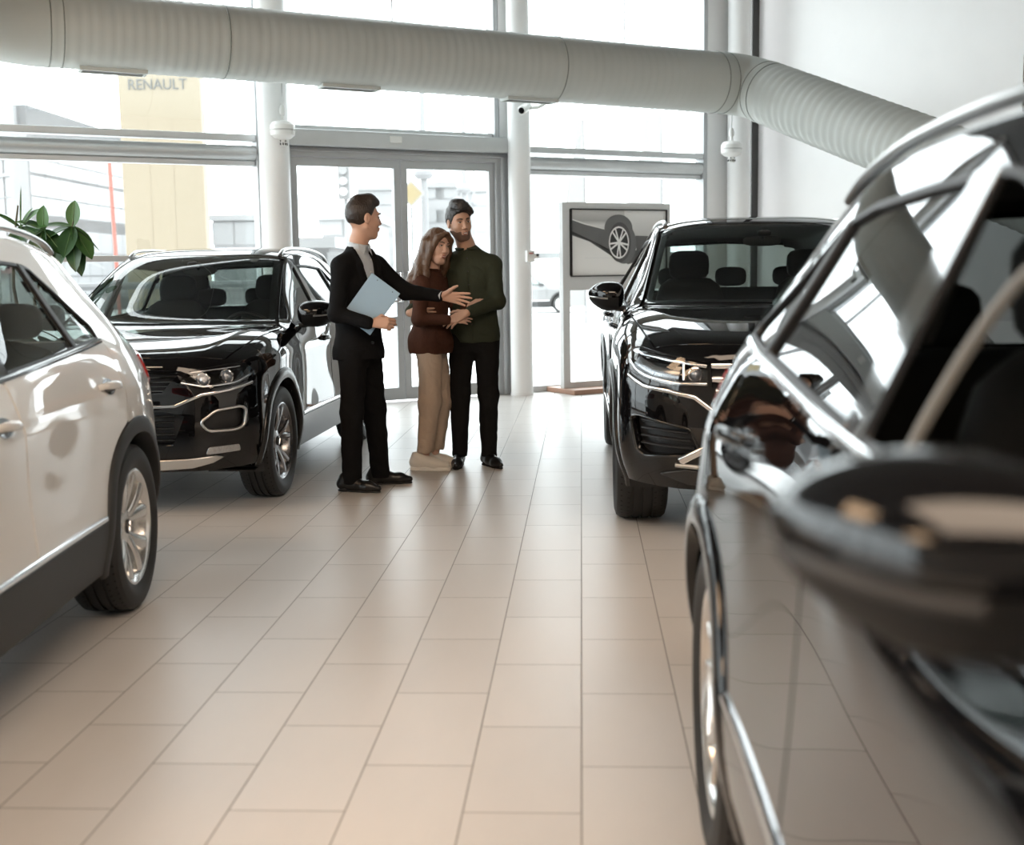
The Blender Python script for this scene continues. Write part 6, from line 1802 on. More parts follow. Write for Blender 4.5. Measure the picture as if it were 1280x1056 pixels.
def head_prims(F, C, R, s=1.0, fem=False):
    g = lambda a, b, c: C + s*(a*R[0]+b*R[1]+c*R[2])
    F.ell(g(-.014, 0, .032), s*V3(.098, .077, .096), R, .02)
    F.ell(g(.028, 0, -.036), s*V3(.066, .058 if not fem else .054, .084), R, .03)
    F.cap(g(.060, .010, -.096), g(.060, -.010, -.096), s*(.022 if not fem else .019), k=.03)
    for b in (1, -1):
        F.cap(g(-.002, b*.054, -.05), g(.052, b*.024, -.098), s*.016, s*.016, .025)
        F.ell(g(.058, b*.038, -.022), s*V3(.028, .022, .026), R, .02)
        F.cap(g(.090, b*.012, .036), g(.076, b*.046, .034), s*.008, s*.007, .014)
    for b in (1, -1): F.ell(g(.098, b*.031, .012), s*V3(.018, .017, .011), R, .012, '-')
    F.chain([g(.090, 0, .022), g(.100, 0, -.006), g(.107, 0, -.025)], [s*.0070, s*.0078, s*(.0100 if not fem else .0085)], .010)
    for b in (1, -1): F.ell(g(.099, b*.0115, -.029), s*V3(.011, .008, .008), R, .006)
    F.cap(g(.092, .017, -.0555), g(.0935, -.017, -.0555), s*.0065, k=.005); F.cap(g(.090, .016, -.0665), g(.090, -.016, -.0665), s*.007, k=.005)
    F.cap(g(.103, .022, -.0605), g(.103, -.022, -.0605), s*.0035, k=.004, op='-')
    for b in (1, -1):
        F.ell(g(-.006, b*.079, .0), s*V3(.020, .008, .032), R, .006); F.ell(g(-.002, b*.088, .004), s*V3(.010, .006, .018), R, .004, '-')
    return g

def face_details(g, R, s, parent, iris, brow_mat, lip_mat=None, smile=True, open_smile=True):
    w = pmat('eye white', (.62, .58, .55), .35)
    A3 = Matrix(((R[0][0], R[1][0], R[2][0]), (R[0][1], R[1][1], R[2][1]), (R[0][2], R[1][2], R[2][2])))
    for b in (1, -1):
        c = g(.0838, b*.031, .0125); mb = MB(); rbox(mb, c, .014*s, .023*s, .0095*s, 2, A3, 16, 9); e = mb.build('eye', w, parent, smooth=80)
        mb = MB(); c2 = g(.0885, b*.0305, .0122); rbox(mb, c2, .008*s, .0105*s, .0088*s, 2, A3, 14, 7); mb.build('iris', iris, e, smooth=80)
        mb = MB(); mb.tube([Vector(g(.0985, b*.013, .0335)), Vector(g(.0965, b*.030, .0385)), Vector(g(.082, b*.047, .0355))], [.0036*s, .0034*s, .0016*s], 7); mb.build('eyebrow', brow_mat, parent)
        mb = MB(); mb.tube([Vector(g(.0905, b*.019, .0145)), Vector(g(.0925, b*.030, .0178)), Vector(g(.083, b*.043, .0140))], [.0016*s, .0022*s, .0014*s], 6); mb.build('eyelash', brow_mat, parent)
    if open_smile:
        mb = MB(); mb.tube([Vector(g(.0905, .018, -.0575)), Vector(g(.0975, .009, -.0610)), Vector(g(.0975, -.009, -.0610)), Vector(g(.0905, -.018, -.0575))], [.0012, .0030*s, .0030*s, .0012], 8); mb.build('teeth', pmat('teeth', (.72, .70, .66), .3), parent)
    if lip_mat:
        mb = MB(); mb.tube([Vector(g(.088, .025, -.056)), Vector(g(.0985, .008, -.0545)), Vector(g(.0985, -.008, -.0545)), Vector(g(.088, -.025, -.056))], [.0016, .004*s, .004*s, .0016], 8)
        mb.tube([Vector(g(.088, .024, -.0585)), Vector(g(.0965, .008, -.069)), Vector(g(.0965, -.008, -.069)), Vector(g(.088, -.024, -.0585))], [.0016, .0048*s, .0048*s, .0016], 8); mb.build('lips', lip_mat, parent)

def hand_prims(F, wrist, d, n, thumb, curl=.25, s=1.0, spread=.10, curls=None, thumb_in=.5):
    """wrist point, finger direction d, back-of-hand normal n, thumb: +1/-1 side along d x n"""
    d = unit(d); n = unit(np.asarray(n) - d*np.dot(n, d)); lat = np.cross(d, n)*thumb
    wrist = np.asarray(wrist, float)
    offs = [.028, .0095, -.009, -.026]; L = [(.040, .024, .021), (.045, .028, .022), (.041, .026, .021), (.032, .019, .018)]
    pl = [.088, .090, .085, .077]
    for i in range(4):
        k0 = wrist + lat*offs[i]*.65*s + d*.012*s; k1 = wrist + s*(lat*offs[i] + d*pl[i])
        F.cap(k0, k1, .0125*s, .0105*s, .010)
        dd = unit(d + lat*(offs[i]/.03)*spread); p = k1; ang = 0; cu = curls[i] if curls else curl
        for j in range(3):
            ang += cu*(1.0 if j else .8)
            q = p + s*L[i][j]*(dd*math.cos(ang) - n*math.sin(ang)); F.cap(p, q, (.0092-.0009*j)*s, (.0086-.0010*j)*s, .004); p = q
    t0 = wrist + s*(lat*.020 + d*.020 - n*.004); t1 = t0 + s*.040*unit(lat*.75 + d*.75 - n*.25); t2 = t1 + s*.032*unit(lat*(.6-thumb_in) + d*.95 - n*(.2+.3*thumb_in)); t3 = t2 + s*.025*unit(lat*(.4-thumb_in) + d*.95 - n*(.25+.5*thumb_in))
    F.chain([t0, t1, t2, t3], [.0155*s, .0115*s, .0095*s, .0075*s], .008)

SKIN = pmat('warm skin', (.56, .33, .235), .48, noise=.06, nscale=30)
SKIN2 = pmat('light skin', (.62, .385, .29), .46, noise=.05, nscale=30)
SKIN3 = pmat('olive skin', (.50, .30, .21), .5, noise=.06, nscale=30)
def hair_mat(name, c0, c1, sc=(180, 180, 14)):
    if name in _M: return _M[name]
    m, nt, N, L, B = new_mat(name)
    tc = N.new('ShaderNodeTexCoord'); mp = N.new('ShaderNodeMapping'); mp.inputs['Scale'].default_value = sc; L.new(tc.outputs['Object'], mp.inputs['Vector'])
    nz = N.new('ShaderNodeTexNoise'); nz.inputs['Scale'].default_value = 1; nz.inputs['Detail'].default_value = 3; L.new(mp.outputs['Vector'], nz.inputs['Vector'])
    mx = N.new('ShaderNodeMix'); mx.data_type = 'RGBA'; mx.inputs[6].default_value = (*c0, 1); mx.inputs[7].default_value = (*c1, 1)
    L.new(nz.outputs['Fac'], mx.inputs[0]); L.new(mx.outputs[2], B.inputs['Base Color']); B.inputs['Roughness'].default_value = .42
    bp = N.new('ShaderNodeBump'); bp.inputs['Strength'].default_value = .6; bp.inputs['Distance'].default_value = .006
    L.new(nz.outputs['Fac'], bp.inputs['Height']); L.new(bp.outputs['Normal'], B.inputs['Normal'])
    _M[name] = m; return m

def shoe(name, heel, toe, mat, sole_mat, parent, sneaker=False, w=.036):
    heel = np.asarray(heel, float); toe = np.asarray(toe, float); d = unit((toe-heel)*V3(1, 1, 0)); ln = np.linalg.norm((toe-heel)[:2]); l = V3(-d[1], d[0], 0)
    lo = np.minimum(heel, toe)-.09; hi = np.maximum(heel, toe)+.09; lo[2] = -.02; hi[2] = .19
    g = lambda a, b, c: V3(heel[0], heel[1], 0) + d*a*ln + l*b + V3(0, 0, c)
    F = Field(lo, hi, .004)
    if sneaker:
        F.cap(g(.06, 0, .055), g(.20, 0, .058), .036, .036, .03); F.cap(g(.2, 0, .05), g(.62, 0, .045), .036, .038, .03); F.cap(g(.62, .004, .042), g(.86, .004, .038), .038, .030, .03)
        F.cap(g(.08, 0, .06), g(.12, 0, .105), .036, .038, .03); F.cap(g(.18, 0, .095), g(.50, 0, .062), .030, .030, .03)
    else:
        F.cap(g(.06, 0, .045), g(.35, 0, .045), .032, .034, .03); F.cap(g(.35, 0, .04), g(.72, 0, .036), .034, .036, .03); F.cap(g(.72, 0, .034), g(.97, 0, .028), .034, .020, .03)
        F.cap(g(.05, 0, .05), g(.12, 0, .085), .030, .034, .03); F.cap(g(.15, 0, .08), g(.45, 0, .055), .028, .028, .03)
    F.fn(lo, hi, lambda x, y, z: .014 - z + 0*x, .004, '&')
    if sneaker:   # ankle opening
        F.cap(g(.10, 0, .15), g(.16, 0, .115), .026, .024, .01, '-')
    o = field_obj(name, F, mat, parent, 2)
    S = Field(lo, hi, .004)
    hs = .028 if sneaker else .012
    for a0, a1, r0, r1 in ((.06, .35, .035, .035), (.35, .7, .035, .038), (.7, .90, .038, .030)) if sneaker else ((.06, .35, .030, .030), (.35, .7, .030, .034), (.7, .96, .034, .020)):
        def fp(x, y, z, a0=a0, a1=a1, r0=r0, r1=r1):
            A = g(a0, 0, 0); B = g(a1, 0, 0); q = B-A; t = np.clip(((x-A[0])*q[0]+(y-A[1])*q[1])/(q[0]**2+q[1]**2), 0, 1)
            D = np.sqrt((x-A[0]-t*q[0])**2+(y-A[1]-t*q[1])**2)-(r0+(r1-r0)*t)
            return np.maximum(D, np.maximum(z-hs, .001-z))
        S.fn(lo, hi, fp, .004)
    if not sneaker: S.fn(lo, hi, lambda x, y, z: np.maximum(np.maximum(np.sqrt((x-g(.13,0,0)[0])**2+(y-g(.13,0,0)[1])**2)-.030, z-.024), .0005-z), .003)
    field_obj('sole', S, sole_mat, o, 1)
    if sneaker:
        mb = MB()
        for i in range(5):
            t = .30+.06*i; z = .096-.075*(t-.22)+.0; mb.tube([Vector(g(t, .026, z-.006)), Vector(g(t+.01, 0, z+.010)), Vector(g(t, -.026, z-.006))], .0032, 6)
        mb.build('lace', sole_mat, o)
    return o

def trousers(lo, hi, legs, mat, parent, cuffz, topz, hipc, hipr, R, wr=.004, seed=0, h=.006):
    F = Field(lo, hi, h)
    F.ell(hipc, hipr, R, .03)
    for hip, knee, ank, rs in legs: F.chain([hip, knee, ank], rs, .03)
    F.fn(lo, hi, lambda x, y, z: z-topz+0*x, .004, '&')
    F.fn(lo, hi, lambda x, y, z: cuffz-z+0*x, .004, '&')
    return field_obj('trousers', F, mat, parent, 2, wr, (16, 16, 7), seed)

def person(label, loc): return tag(empty('person', loc), label, 'person')

# ------------------------------------------------------------------ salesman
def salesman():
    P = person('man in black suit holding a blue folder and gesturing toward the couple', (-1.36, 7.80, 0))
    fT = unit((.80, -.60, 0)); RT = frame(fT); L = RT[1]
    hd = frame((.86, .50, -.04)); HC = V3(.018, .0, 1.690)
    shR, elR, wrR = V3(-.105, -.145, 1.400), V3(-.130, -.215, 1.115), V3(.085, -.255, 1.055)
    shL, elL, wrL = V3(.065, .145, 1.400), V3(.25, .15, 1.235), V3(.475, .08, 1.208)
    legs = [(V3(-.055, -.085, .93), V3(-.075, -.10, .50), V3(-.085, -.105, .07)), (V3(-.005, .085, .93), V3(.03, .11, .50), V3(.055, .14, .07))]
    B = Field((-.34, -.40, .0), (.72, .34, 1.86), .004)
    g = head_prims(B, HC, hd, 1.0)
    B.chain([V3(-.035, 0, 1.44), V3(-.02, 0, 1.55), V3(.0, 0, 1.64)], [.062, .052, .052], .03)
    B.ell((-.03, 0, 1.24), (.10, .14, .22), RT, .05); B.ell((-.035, 0, 1.0), (.085, .125, .15), RT, .05)
    B.cap(shR, shL, .05, k=.05)
    for a, b, c in ((shR, elR, wrR), (shL, elL, wrL)): B.chain([a, b, c], [.048, .038, .026], .02)
    for a, b, c in legs: B.chain([a, b, c], [.062, .048, .034], .03)
    hand_prims(B, wrR+V3(.012, 0, .004), (1, .02, -.05), (.1, -1, .35), -1, curls=[.75, .8, .85, .9], s=1.02, thumb_in=.75)
    hand_prims(B, wrL+V3(.012, 0, 0), (.98, -.08, -.14), (0, .95, .30), 1, curl=.10, s=1.03, spread=.20, thumb_in=-.25)
    body = field_obj('body', B, SKIN, P, 1)
    face_details(g, hd, 1.0, body, pmat('dark iris', (.03, .02, .015), .2), hair_mat('dark brown hair', (.012, .008, .006), (.04, .024, .016)), open_smile=False)
    H = Field(HC-.16, HC+.19, .004)
    gg = lambda a, b, c: HC + a*hd[0]+b*hd[1]+c*hd[2]
    H.ell(gg(-.020, 0, .038), (.103, .0815, .102), hd, .01)
    H.chain([gg(.066, .02, .108), gg(.03, .0, .118), gg(-.04, 0, .112)], [.024, .030, .032], .04); H.chain([gg(.066, -.025, .102), gg(.03, -.03, .112)], [.022, .03], .04)
    H.ell(gg(.085, 0, -.035), (.078, .12, .120), hd, .012, '-')
    H.fn(HC-.16, HC+.19, lambda x, y, z: (-.055 - ((x-HC[0])*hd[2][0]+(y-HC[1])*hd[2][1]+(z-HC[2])*hd[2][2]) - .30*((x-HC[0])*hd[0][0]+(y-HC[1])*hd[0][1])).astype(np.float32), .004, '&')
    for b in (1, -1): H.ell(gg(-.002, b*.085, -.005), (.026, .022, .040), hd, .008, '-')
    field_obj('hair', H, hair_mat('dark brown hair', (.012, .008, .006), (.04, .024, .016)), body, 2, .0016, (60, 60, 60))
    # shirt: body front and collar
    M_sh = pmat('pale grey shirt', (.52, .56, .60), .7, noise=.05, nscale=40)
    S = Field((-.3, -.3, .95), (.3, .3, 1.62), .005)
    S.ell((-.025, 0, 1.26), (.112, .152, .235), RT, .04); S.cap(shR*.7+shL*.3, shL*.7+shR*.3, .06, k=.05)
    S.chain([V3(-.03, 0, 1.47), V3(-.018, 0, 1.535)], [.068, .066], .012); S.cap(V3(-.012, 0, 1.50), V3(.0, 0, 1.60), .052, .05, .004, '-')
    S.fn((-.3, -.3, .95), (.3, .3, 1.62), lambda x, y, z: z-1.545-.25*((x)*fT[0]+y*fT[1])*-1+0*x, .004, '&')
    sh = field_obj('shirt', S, M_sh, P, 1)
    mb = MB()
    c = V3(-.018, 0, 1.515)
    for b in (1, -1):   # collar points
        a0 = c + fT*.060 + L*b*.012; mb.add([a0+V3(0,0,.012), c+fT*.045+L*b*.050+V3(0,0,.022), c+fT*.075+L*b*.040-V3(0,0,.050), a0+fT*.012-V3(0,0,.014)], [(0, 1, 2, 3), (3, 2, 1, 0)])
    mb.build('collar', M_sh, sh, smooth=0, fix=False)
    mb = MB()
    for i in range(5): q = V3(-.025, 0, 1.44-.075*i) + fT*(.112-.004*i); mb.cyl(Vector(q), Vector(q+fT*.004), .005, n=10)
    mb.build('button', pmat('shirt button', (.75, .75, .74), .4), sh)
    # jacket
    M_j = pmat('black suit cloth', (.0065, .0065, .0072), .9, spec=.15, noise=.25, nscale=120, bump=.9, bscale=11, stretch=(1.3,1.3,.6))
    lo, hi = (-.36, -.42, .78), (.58, .36, 1.56)
    J = Field(lo, hi, .005)
    J.ell((-.028, 0, 1.25), (.130, .180, .25), RT, .05); J.ell((-.035, 0, 1.06), (.118, .165, .20), RT, .05); J.ell((-.038, 0, .86), (.140, .184, .19), RT, .05)
    J.cap(shR+L*.03, shL-L*.03, .062, k=.05); J.cap(V3(-.04, 0, 1.42), V3(-.032, 0, 1.485), .085, .066, .06)
    for q in (shR, shL): J.cap(V3(-.03, 0, 1.465), q, .050, .060, .04)
    for a, b, c, q in ((shR, elR, wrR, .93), (shL, elL, wrL, .93)): J.chain([a, b, b+(c-b)*q], [.060, .050, .038], .03)
    J.cap(V3(-.015, 0, 1.48), V3(.01, 0, 1.64), .066, .062, .004, '-')
    def wedge(x, y, z):
        f = (x+.028)*fT[0]+y*fT[1]; l = (x+.028)*L[0]+y*L[1]; w = np.clip((z-1.10)/.40, 0, 1)*.062
        return np.maximum(np.abs(l)-w, .03-f)
    J.fn((-.3, -.3, 1.08), (.3, .3, 1.6), wedge, .004, '-')
    for b in (1, -1):   # lapels
        A = V3(-.028, 0, 0)+fT*.128+L*b*.012+V3(0, 0, 1.13); Bq = V3(-.028, 0, 0)+fT*.106+L*b*.085+V3(0, 0, 1.40); Cq = V3(-.03, 0, 0)+fT*.045+L*b*.075+V3(0, 0, 1.495)
        J.chain([A, Bq, Cq], [.010, .020, .014], .008)
    # front edge and back vent grooves
    q0 = V3(-.03, 0, 0)+fT*.150
    J.cap(q0+V3(0, 0, .80), q0+V3(0, 0, 1.08)-fT*.012, .010, .006, .012, '-')
    J.fn(lo, hi, lambda x, y, z: .825-z+0*x, .004, '&')
    for w_, e_ in ((wrR, elR), (wrL, elL)):
        d = unit(w_-e_); c_ = e_+(w_-e_)*.93
        J.fn(c_-.09, c_+.09, lambda x, y, z, d=d, c_=c_: ((x-c_[0])*d[0]+(y-c_[1])*d[1]+(z-c_[2])*d[2]) - .005 if True else 0, .003, '&') if False else None
    jk = field_obj('jacket', J, M_j, P, 1, .007, (13, 13, 6), 3)
    # cuffs of the shirt
    for w_, e_ in ((wrR, elR), (wrL, elL)):
        d = unit(w_-e_); mb = MB(); mb.tube([Vector(e_+(w_-e_)*.93), Vector(w_+d*.008)], [.034, .031], 20); mb.build('shirt_cuff', M_sh, sh)
    mb = MB()
    for z in (1.02, .93): q = V3(-.03, 0, z)+fT*.140+L*-.02; mb.cyl(Vector(q-fT*.01), Vector(q+fT*.004), .009, n=12)
    mb.build('button', pmat('jacket button', (.02, .02, .02), .4), jk)
    tr = [(a, b, c, [.092, .072, .060]) for a, b, c in legs]
    trousers((-.30, -.30, .02), (.26, .32, 1.02), tr, M_j, P, .045, .90, (-.035, 0, .88), (.112, .160, .13), RT, .008, 5)
    M_s = pmat('black shoe leather', (.010, .010, .010), .3); M_so = pmat('black sole', (.008, .008, .008), .7)
    shoe('shoe', V3(-.165, -.085, 0), V3(.095, -.165, 0), M_s, M_so, P); shoe('shoe', V3(-.02, .14, 0), V3(.245, .19, 0), M_s, M_so, P)
    return P
salesman()

# blue folder held under the salesman's arm
def folder():
    y = -.205; o = V3(-1.36, 7.80, 0)
    def pt(px, py):
        cam = SC.camera; M = cam.matrix_world; f = 1567.51371
        d = (M.to_3x3() @ Vector(((px-640)/f, -(py-528)/f, -1))); C = M.translation; t = (o[1]+y-C.y)/d.y; return C + d*t
    bpy.context.view_layer.update()
    T, R_, Lc = pt(465, 341), pt(500, 367), pt(432, 396)
    u = (R_-T); v = (Lc-T); w = u.length; ln = v.length; un = u.normalized(); vn = (v - un*v.dot(un)).normalized(); nn = un.cross(vn).normalized()
    M = Matrix(((un.x, vn.x, nn.x, T.x), (un.y, vn.y, nn.y, T.y), (un.z, vn.z, nn.z, T.z), (0, 0, 0, 1)))
    e = tag(empty('folder', tuple((T+R_+Lc)/3)), 'pale blue folder held under the arm of the man in black', 'folder')
    bpy.context.view_layer.update()
    blue = pmat('pale blue card', (.30, .43, .545), .55, noise=.03, nscale=10)
    mb = MB(); mb.box(0, 0, -.002, w, ln, .000, M); f0 = attach(mb.build('cover', blue, smooth=0, bevel=.0008), e)
    mb = MB(); mb.box(.002, .004, .0005, w-.003, ln-.003, .004, M); attach(mb.build('paper', pmat('paper', (.75, .75, .74), .7), smooth=0), e)
    mb = MB(); mb.box(0, 0, .0045, w, ln, .0065, M); attach(mb.build('cover', blue, smooth=0, bevel=.0008), e)
    mb = MB()
    for q in ((.25*w, .05*ln), (.80*w, .06*ln)): mb.cyl(M @ Vector((q[0], q[1], -.0025)), M @ Vector((q[0], q[1], -.0019)), .004, n=10)
    attach(mb.build('rivet', pmat('dark rivet', (.1, .12, .15), .5)), e)
folder()

# ------------------------------------------------------------------ woman
def woman():
    P = person('smiling woman with long brown hair, brown jacket and beige trousers leaning on the man', (-1.045, 8.60, 0))
    fT = unit((.93, -.37, 0)); RT = frame(fT); L = RT[1]
    hd = frame((.66, -.72, -.10), (.20, 0, 1)); HC = V3(.066, -.015, 1.528); s = .94
    shR, elR, wrR = V3(-.035, -.140, 1.285), V3(-.050, -.185, 1.045), V3(.15, -.170, 1.040)
    shL, elL, wrL = V3(.07, .135, 1.30), V3(.20, .10, 1.09), V3(.26, .02, 1.12)
    legs = [(V3(.005, -.065, .86), V3(.0, -.075, .47), V3(-.045, -.075, .10)), (V3(.02, .065, .86), V3(.06, .06, .47), V3(.01, .06, .10))]
    B = Field((-.30, -.34, .02), (.42, .30, 1.70), .004)
    g = head_prims(B, HC, hd, s, True)
    B.chain([V3(.01, 0, 1.31), V3(.025, 0, 1.39), V3(.04, 0, 1.47)], [.055, .046, .045], .03)
    B.ell((.02, 0, 1.17), (.085, .12, .17), RT, .05); B.ell((.02, 0, .92), (.09, .13, .14), RT, .05); B.cap(shR, shL, .04, k=.05)
    for a, b, c in ((shR, elR, wrR), (shL, elL, wrL)): B.chain([a, b, c], [.038, .031, .022], .02)
    for a, b, c in legs: B.chain([a, b, c], [.07, .045, .031], .04)
    hand_prims(B, wrR+V3(.01, 0, 0), (.98, .12, .02), (.1, -.9, .4), -1, curls=[.25, .28, .3, .32], s=.86, thumb_in=.3)
    hand_prims(B, wrL+V3(.0, -.01, .01), (.9, -.3, .25), (0, -.6, .6), 1, curl=.3, s=.88)
    body = field_obj('body', B, SKIN2, P, 1)
    hb = hair_mat('long brown hair', (.045, .022, .011), (.155, .080, .042), (150, 150, 5))
    face_details(g, hd, s, body, pmat('dark iris', (.03, .02, .015), .2), hair_mat('dark brown hair', (.012, .008, .006), (.04, .024, .016)), pmat('rose lips', (.48, .17, .15), .4))
    lo, hi = HC+V3(-.26, -.22, -.40), HC+V3(.18, .2, .17)
    H = Field(lo, hi, .004); gg = lambda a, b, c: HC + s*(a*hd[0]+b*hd[1]+c*hd[2])
    H.ell(gg(-.020, 0, .036), s*V3(.110, .089, .107), hd, .01)
    H.ell(gg(.100, 0, -.040), s*V3(.080, .070, .122), hd, .012, '-')
    # long strands falling down the back and over the near shoulder
    for (a, b), (dx, dy), zz, r in (((-.06, -.05), (-.095, -.10), 1.17, .050), ((-.08, .0), (-.105, -.03), 1.15, .058), ((-.07, .05), (-.06, .04), 1.17, .052), ((-.02, -.082), (-.050, -.145), 1.18, .040), ((.0, .085), (.07, .07), 1.20, .034), ((.035, -.078), (.005, -.135), 1.27, .022)):
        p0 = gg(a, b, .02); p1 = gg(a*1.1-.01, b*1.15, -.12); p2 = V3(dx, dy, (p1[2]+zz)/2); p3 = V3(dx*1.05, dy, zz)
        H.chain([p0, p1, p2, p3], [r, r*.95, r*.85, r*.35], .02)
    for b in (1, -1): H.chain([gg(.085, b*.012, .105), gg(.070, b*.058, .06), gg(.045, b*.080, -.03), gg(.02, b*.084, -.12)], s*V3(.014, .020, .020, .02), .02)
    H.ell(gg(.100, 0, -.045), s*V3(.070, .067, .110), hd, .012, '-')
    field_obj('hair', H, hb, body, 2, .004, (60, 60, 4), 2)
    M_j = pmat('brown jacket cloth', (.070, .028, .017), .85, spec=.2, noise=.2, nscale=90, bump=.9, bscale=11, stretch=(1.3,1.3,.6))
    lo, hi = (-.32, -.36, .76), (.34, .30, 1.46)
    J = Field(lo, hi, .005)
    J.ell((.015, 0, 1.17), (.112, .150, .19), RT, .05); J.ell((.01, 0, 1.02), (.098, .132, .16), RT, .05); J.ell((.005, 0, .87), (.158, .165, .17), RT, .05)
    J.cap(shR+L*.01, shL-L*.01, .058, k=.06); J.cap(V3(.01, 0, 1.30), V3(.02, 0, 1.365), .066, .056, .04)
    for a, b, c in ((shR, elR, wrR), (shL, elL, wrL)): J.chain([a, b, b+(c-b)*.94], [.052, .046, .035], .03)
    J.cap(V3(.02, 0, 1.36), V3(.04, 0, 1.5), .050, .052, .004, '-')
    J.fn(lo, hi, lambda x, y, z: .805-z+0*x, .004, '&')
    jk = field_obj('jacket', J, M_j, P, 1, .0055, (13, 13, 7), 11)
    c = V3(.022, 0, 1.375); mb = MB(); mb.tube([Vector(c + (RT[0]*math.cos(t)*.055 + RT[1]*math.sin(t)*.055) + V3(0, 0, .006*math.cos(t)*-1)) for t in np.linspace(.25, 2*PI-.25, 26)], .017, 8, flat=.6); mb.build('collar', M_j, jk)
    M_t = pmat('beige trousers cloth', (.46, .36, .28), .8, noise=.07, nscale=60, bump=.9, bscale=11, stretch=(1.3,1.3,.6))
    tr = [(legs[0][0], legs[0][1], legs[0][2], [.090, .076, .058]), (legs[1][0], legs[1][1], legs[1][2], [.088, .074, .056])]
    trousers((-.22, -.26, .06), (.24, .26, .96), tr, M_t, P, .125, .86, (.005, 0, .85), (.100, .120, .10), RT, .009, 21)
    M_s = pmat('cream sneaker leather', (.70, .66, .60), .5, noise=.04); M_so = pmat('white rubber sole', (.78, .75, .70), .5)
    shoe('shoe', V3(-.13, -.075, 0), V3(.135, -.12, 0), M_s, M_so, P, True); shoe('shoe', V3(-.075, .075, 0), V3(.18, .04, 0), M_s, M_so, P, True)
    return P
woman()

# ------------------------------------------------------------------ man in green shirt
def partner():
    P = person('dark haired bearded man in dark green shirt hugging the woman', (-.75, 8.72, 0))
    fT = unit((-.10, -.99, 0)); RT = frame(fT); L = RT[1]
    hd = frame((.46, -.87, -.10), (-.12, 0, 1)); HC = V3(-.085, -.03, 1.690)
    shL, elL, wrL = V3(.138, -.005, 1.405), V3(.172, -.075, 1.155), V3(-.015, -.275, 1.085)
    shR, elR, wrR = V3(-.180, .01, 1.405), V3(-.35, .09, 1.185), V3(-.418, -.225, 1.085)
    legs = [(V3(.09, 0, .91), V3(.095, -.03, .50), V3(.09, .0, .07)), (V3(-.085, 0, .91), V3(-.105, -.04, .50), V3(-.115, .0, .07))]
    B = Field((-.56, -.38, .0), (.36, .24, 1.86), .004)
    g = head_prims(B, HC, hd, 1.0)
    B.chain([V3(-.02, .0, 1.44), V3(-.045, -.005, 1.54), V3(-.075, -.012, 1.63)], [.066, .057, .055], .03)
    B.ell((-.01, 0, 1.26), (.10, .15, .22), RT, .05); B.ell((0, 0, 1.0), (.095, .145, .15), RT, .05); B.cap(shR, shL, .05, k=.05)
    for a, b, c in ((shR, elR, wrR), (shL, elL, wrL)): B.chain([a, b, c], [.048, .038, .026], .02)
    for a, b, c in legs: B.chain([a, b, c], [.075, .052, .036], .04)
    hand_prims(B, wrL+V3(-.008, -.006, 0), (-.86, -.05, -.45), (-.1, -.85, .45), 1, curls=[.20, .24, .28, .32], s=1.04, thumb_in=.1)
    hand_prims(B, wrR+V3(.004, -.008, 0), (.93, -.30, -.02), (-.3, -.95, .1), -1, curls=[.12, .12, .12, .14], s=1.0, thumb_in=.4)
    body = field_obj('body', B, SKIN3, P, 1)
    hm = hair_mat('black brown hair', (.006, .005, .004), (.022, .015, .011))
    face_details(g, hd, 1.0, body, pmat('dark iris', (.03, .02, .015), .2), hm, pmat('muted lips', (.40, .19, .15), .5))
    lo, hi = HC-.17, HC+.19
    H = Field(lo, hi, .004); gg = lambda a, b, c: HC + a*hd[0]+b*hd[1]+c*hd[2]
    H.ell(gg(-.022, 0, .040), (.104, .085, .104), hd, .01)
    H.chain([gg(.075, .045, .095), gg(.055, .0, .128), gg(.0, -.03, .135)], [.024, .034, .03], .03); H.chain([gg(.078, -.02, .098), gg(.03, -.03, .13)], [.022, .032], .03); H.chain([gg(.07, .06, .07), gg(-.02, .06, .11)], [.02, .03], .03)
    H.ell(gg(.088, 0, -.040), (.078, .12, .118), hd, .012, '-')
    H.fn(lo, hi, lambda x, y, z: (-.05 - ((x-HC[0])*hd[2][0]+(y-HC[1])*hd[2][1]+(z-HC[2])*hd[2][2]) - .35*((x-HC[0])*hd[0][0]+(y-HC[1])*hd[0][1])), .004, '&')
    for b in (1, -1): H.ell(gg(-.002, b*.088, -.005), (.024, .020, .038), hd, .008, '-')
    field_obj('hair', H, hm, body, 1, .005, (50, 50, 50), 4)
    # short beard: a thin shell on the jaw
    D = Field(lo, hi, .0035)
    D.ell(gg(.0285, 0, -.037), (.0675, .0595, .0855), hd, .03); D.cap(gg(.061, .010, -.097), gg(.061, -.010, -.097), .0235, k=.03)
    for b in (1, -1): D.cap(gg(-.002, b*.0545, -.05), gg(.0525, b*.0245, -.0985), .0175, .0175, .025)
    cz_ = lambda x, y, z: (x-HC[0])*hd[2][0]+(y-HC[1])*hd[2][1]+(z-HC[2])*hd[2][2]
    ca_ = lambda x, y, z: (x-HC[0])*hd[0][0]+(y-HC[1])*hd[0][1]+(z-HC[2])*hd[0][2]
    D.fn(lo, hi, lambda x, y, z: cz_(x, y, z)+.036+.25*np.maximum(ca_(x, y, z)-.03, 0)*1.0, .003, '&')
    D.ell(gg(.095, 0, -.060), (.020, .026, .0165), hd, .004, '-')
    field_obj('beard', D, pmat('short beard', (.13, .075, .055), .75, noise=.4, nscale=300), body, 1)
    M_g = pmat('dark green shirt cloth', (.036, .042, .027), .85, spec=.2, noise=.12, nscale=70, bump=.9, bscale=11, stretch=(1.3,1.3,.6))
    lo, hi = (-.58, -.36, .82), (.36, .24, 1.58)
    J = Field(lo, hi, .005)
    J.ell((-.012, 0, 1.27), (.122, .178, .25), RT, .05); J.ell((0, 0, 1.06), (.112, .165, .20), RT, .05); J.ell((.0, 0, .92), (.128, .184, .17), RT, .05)
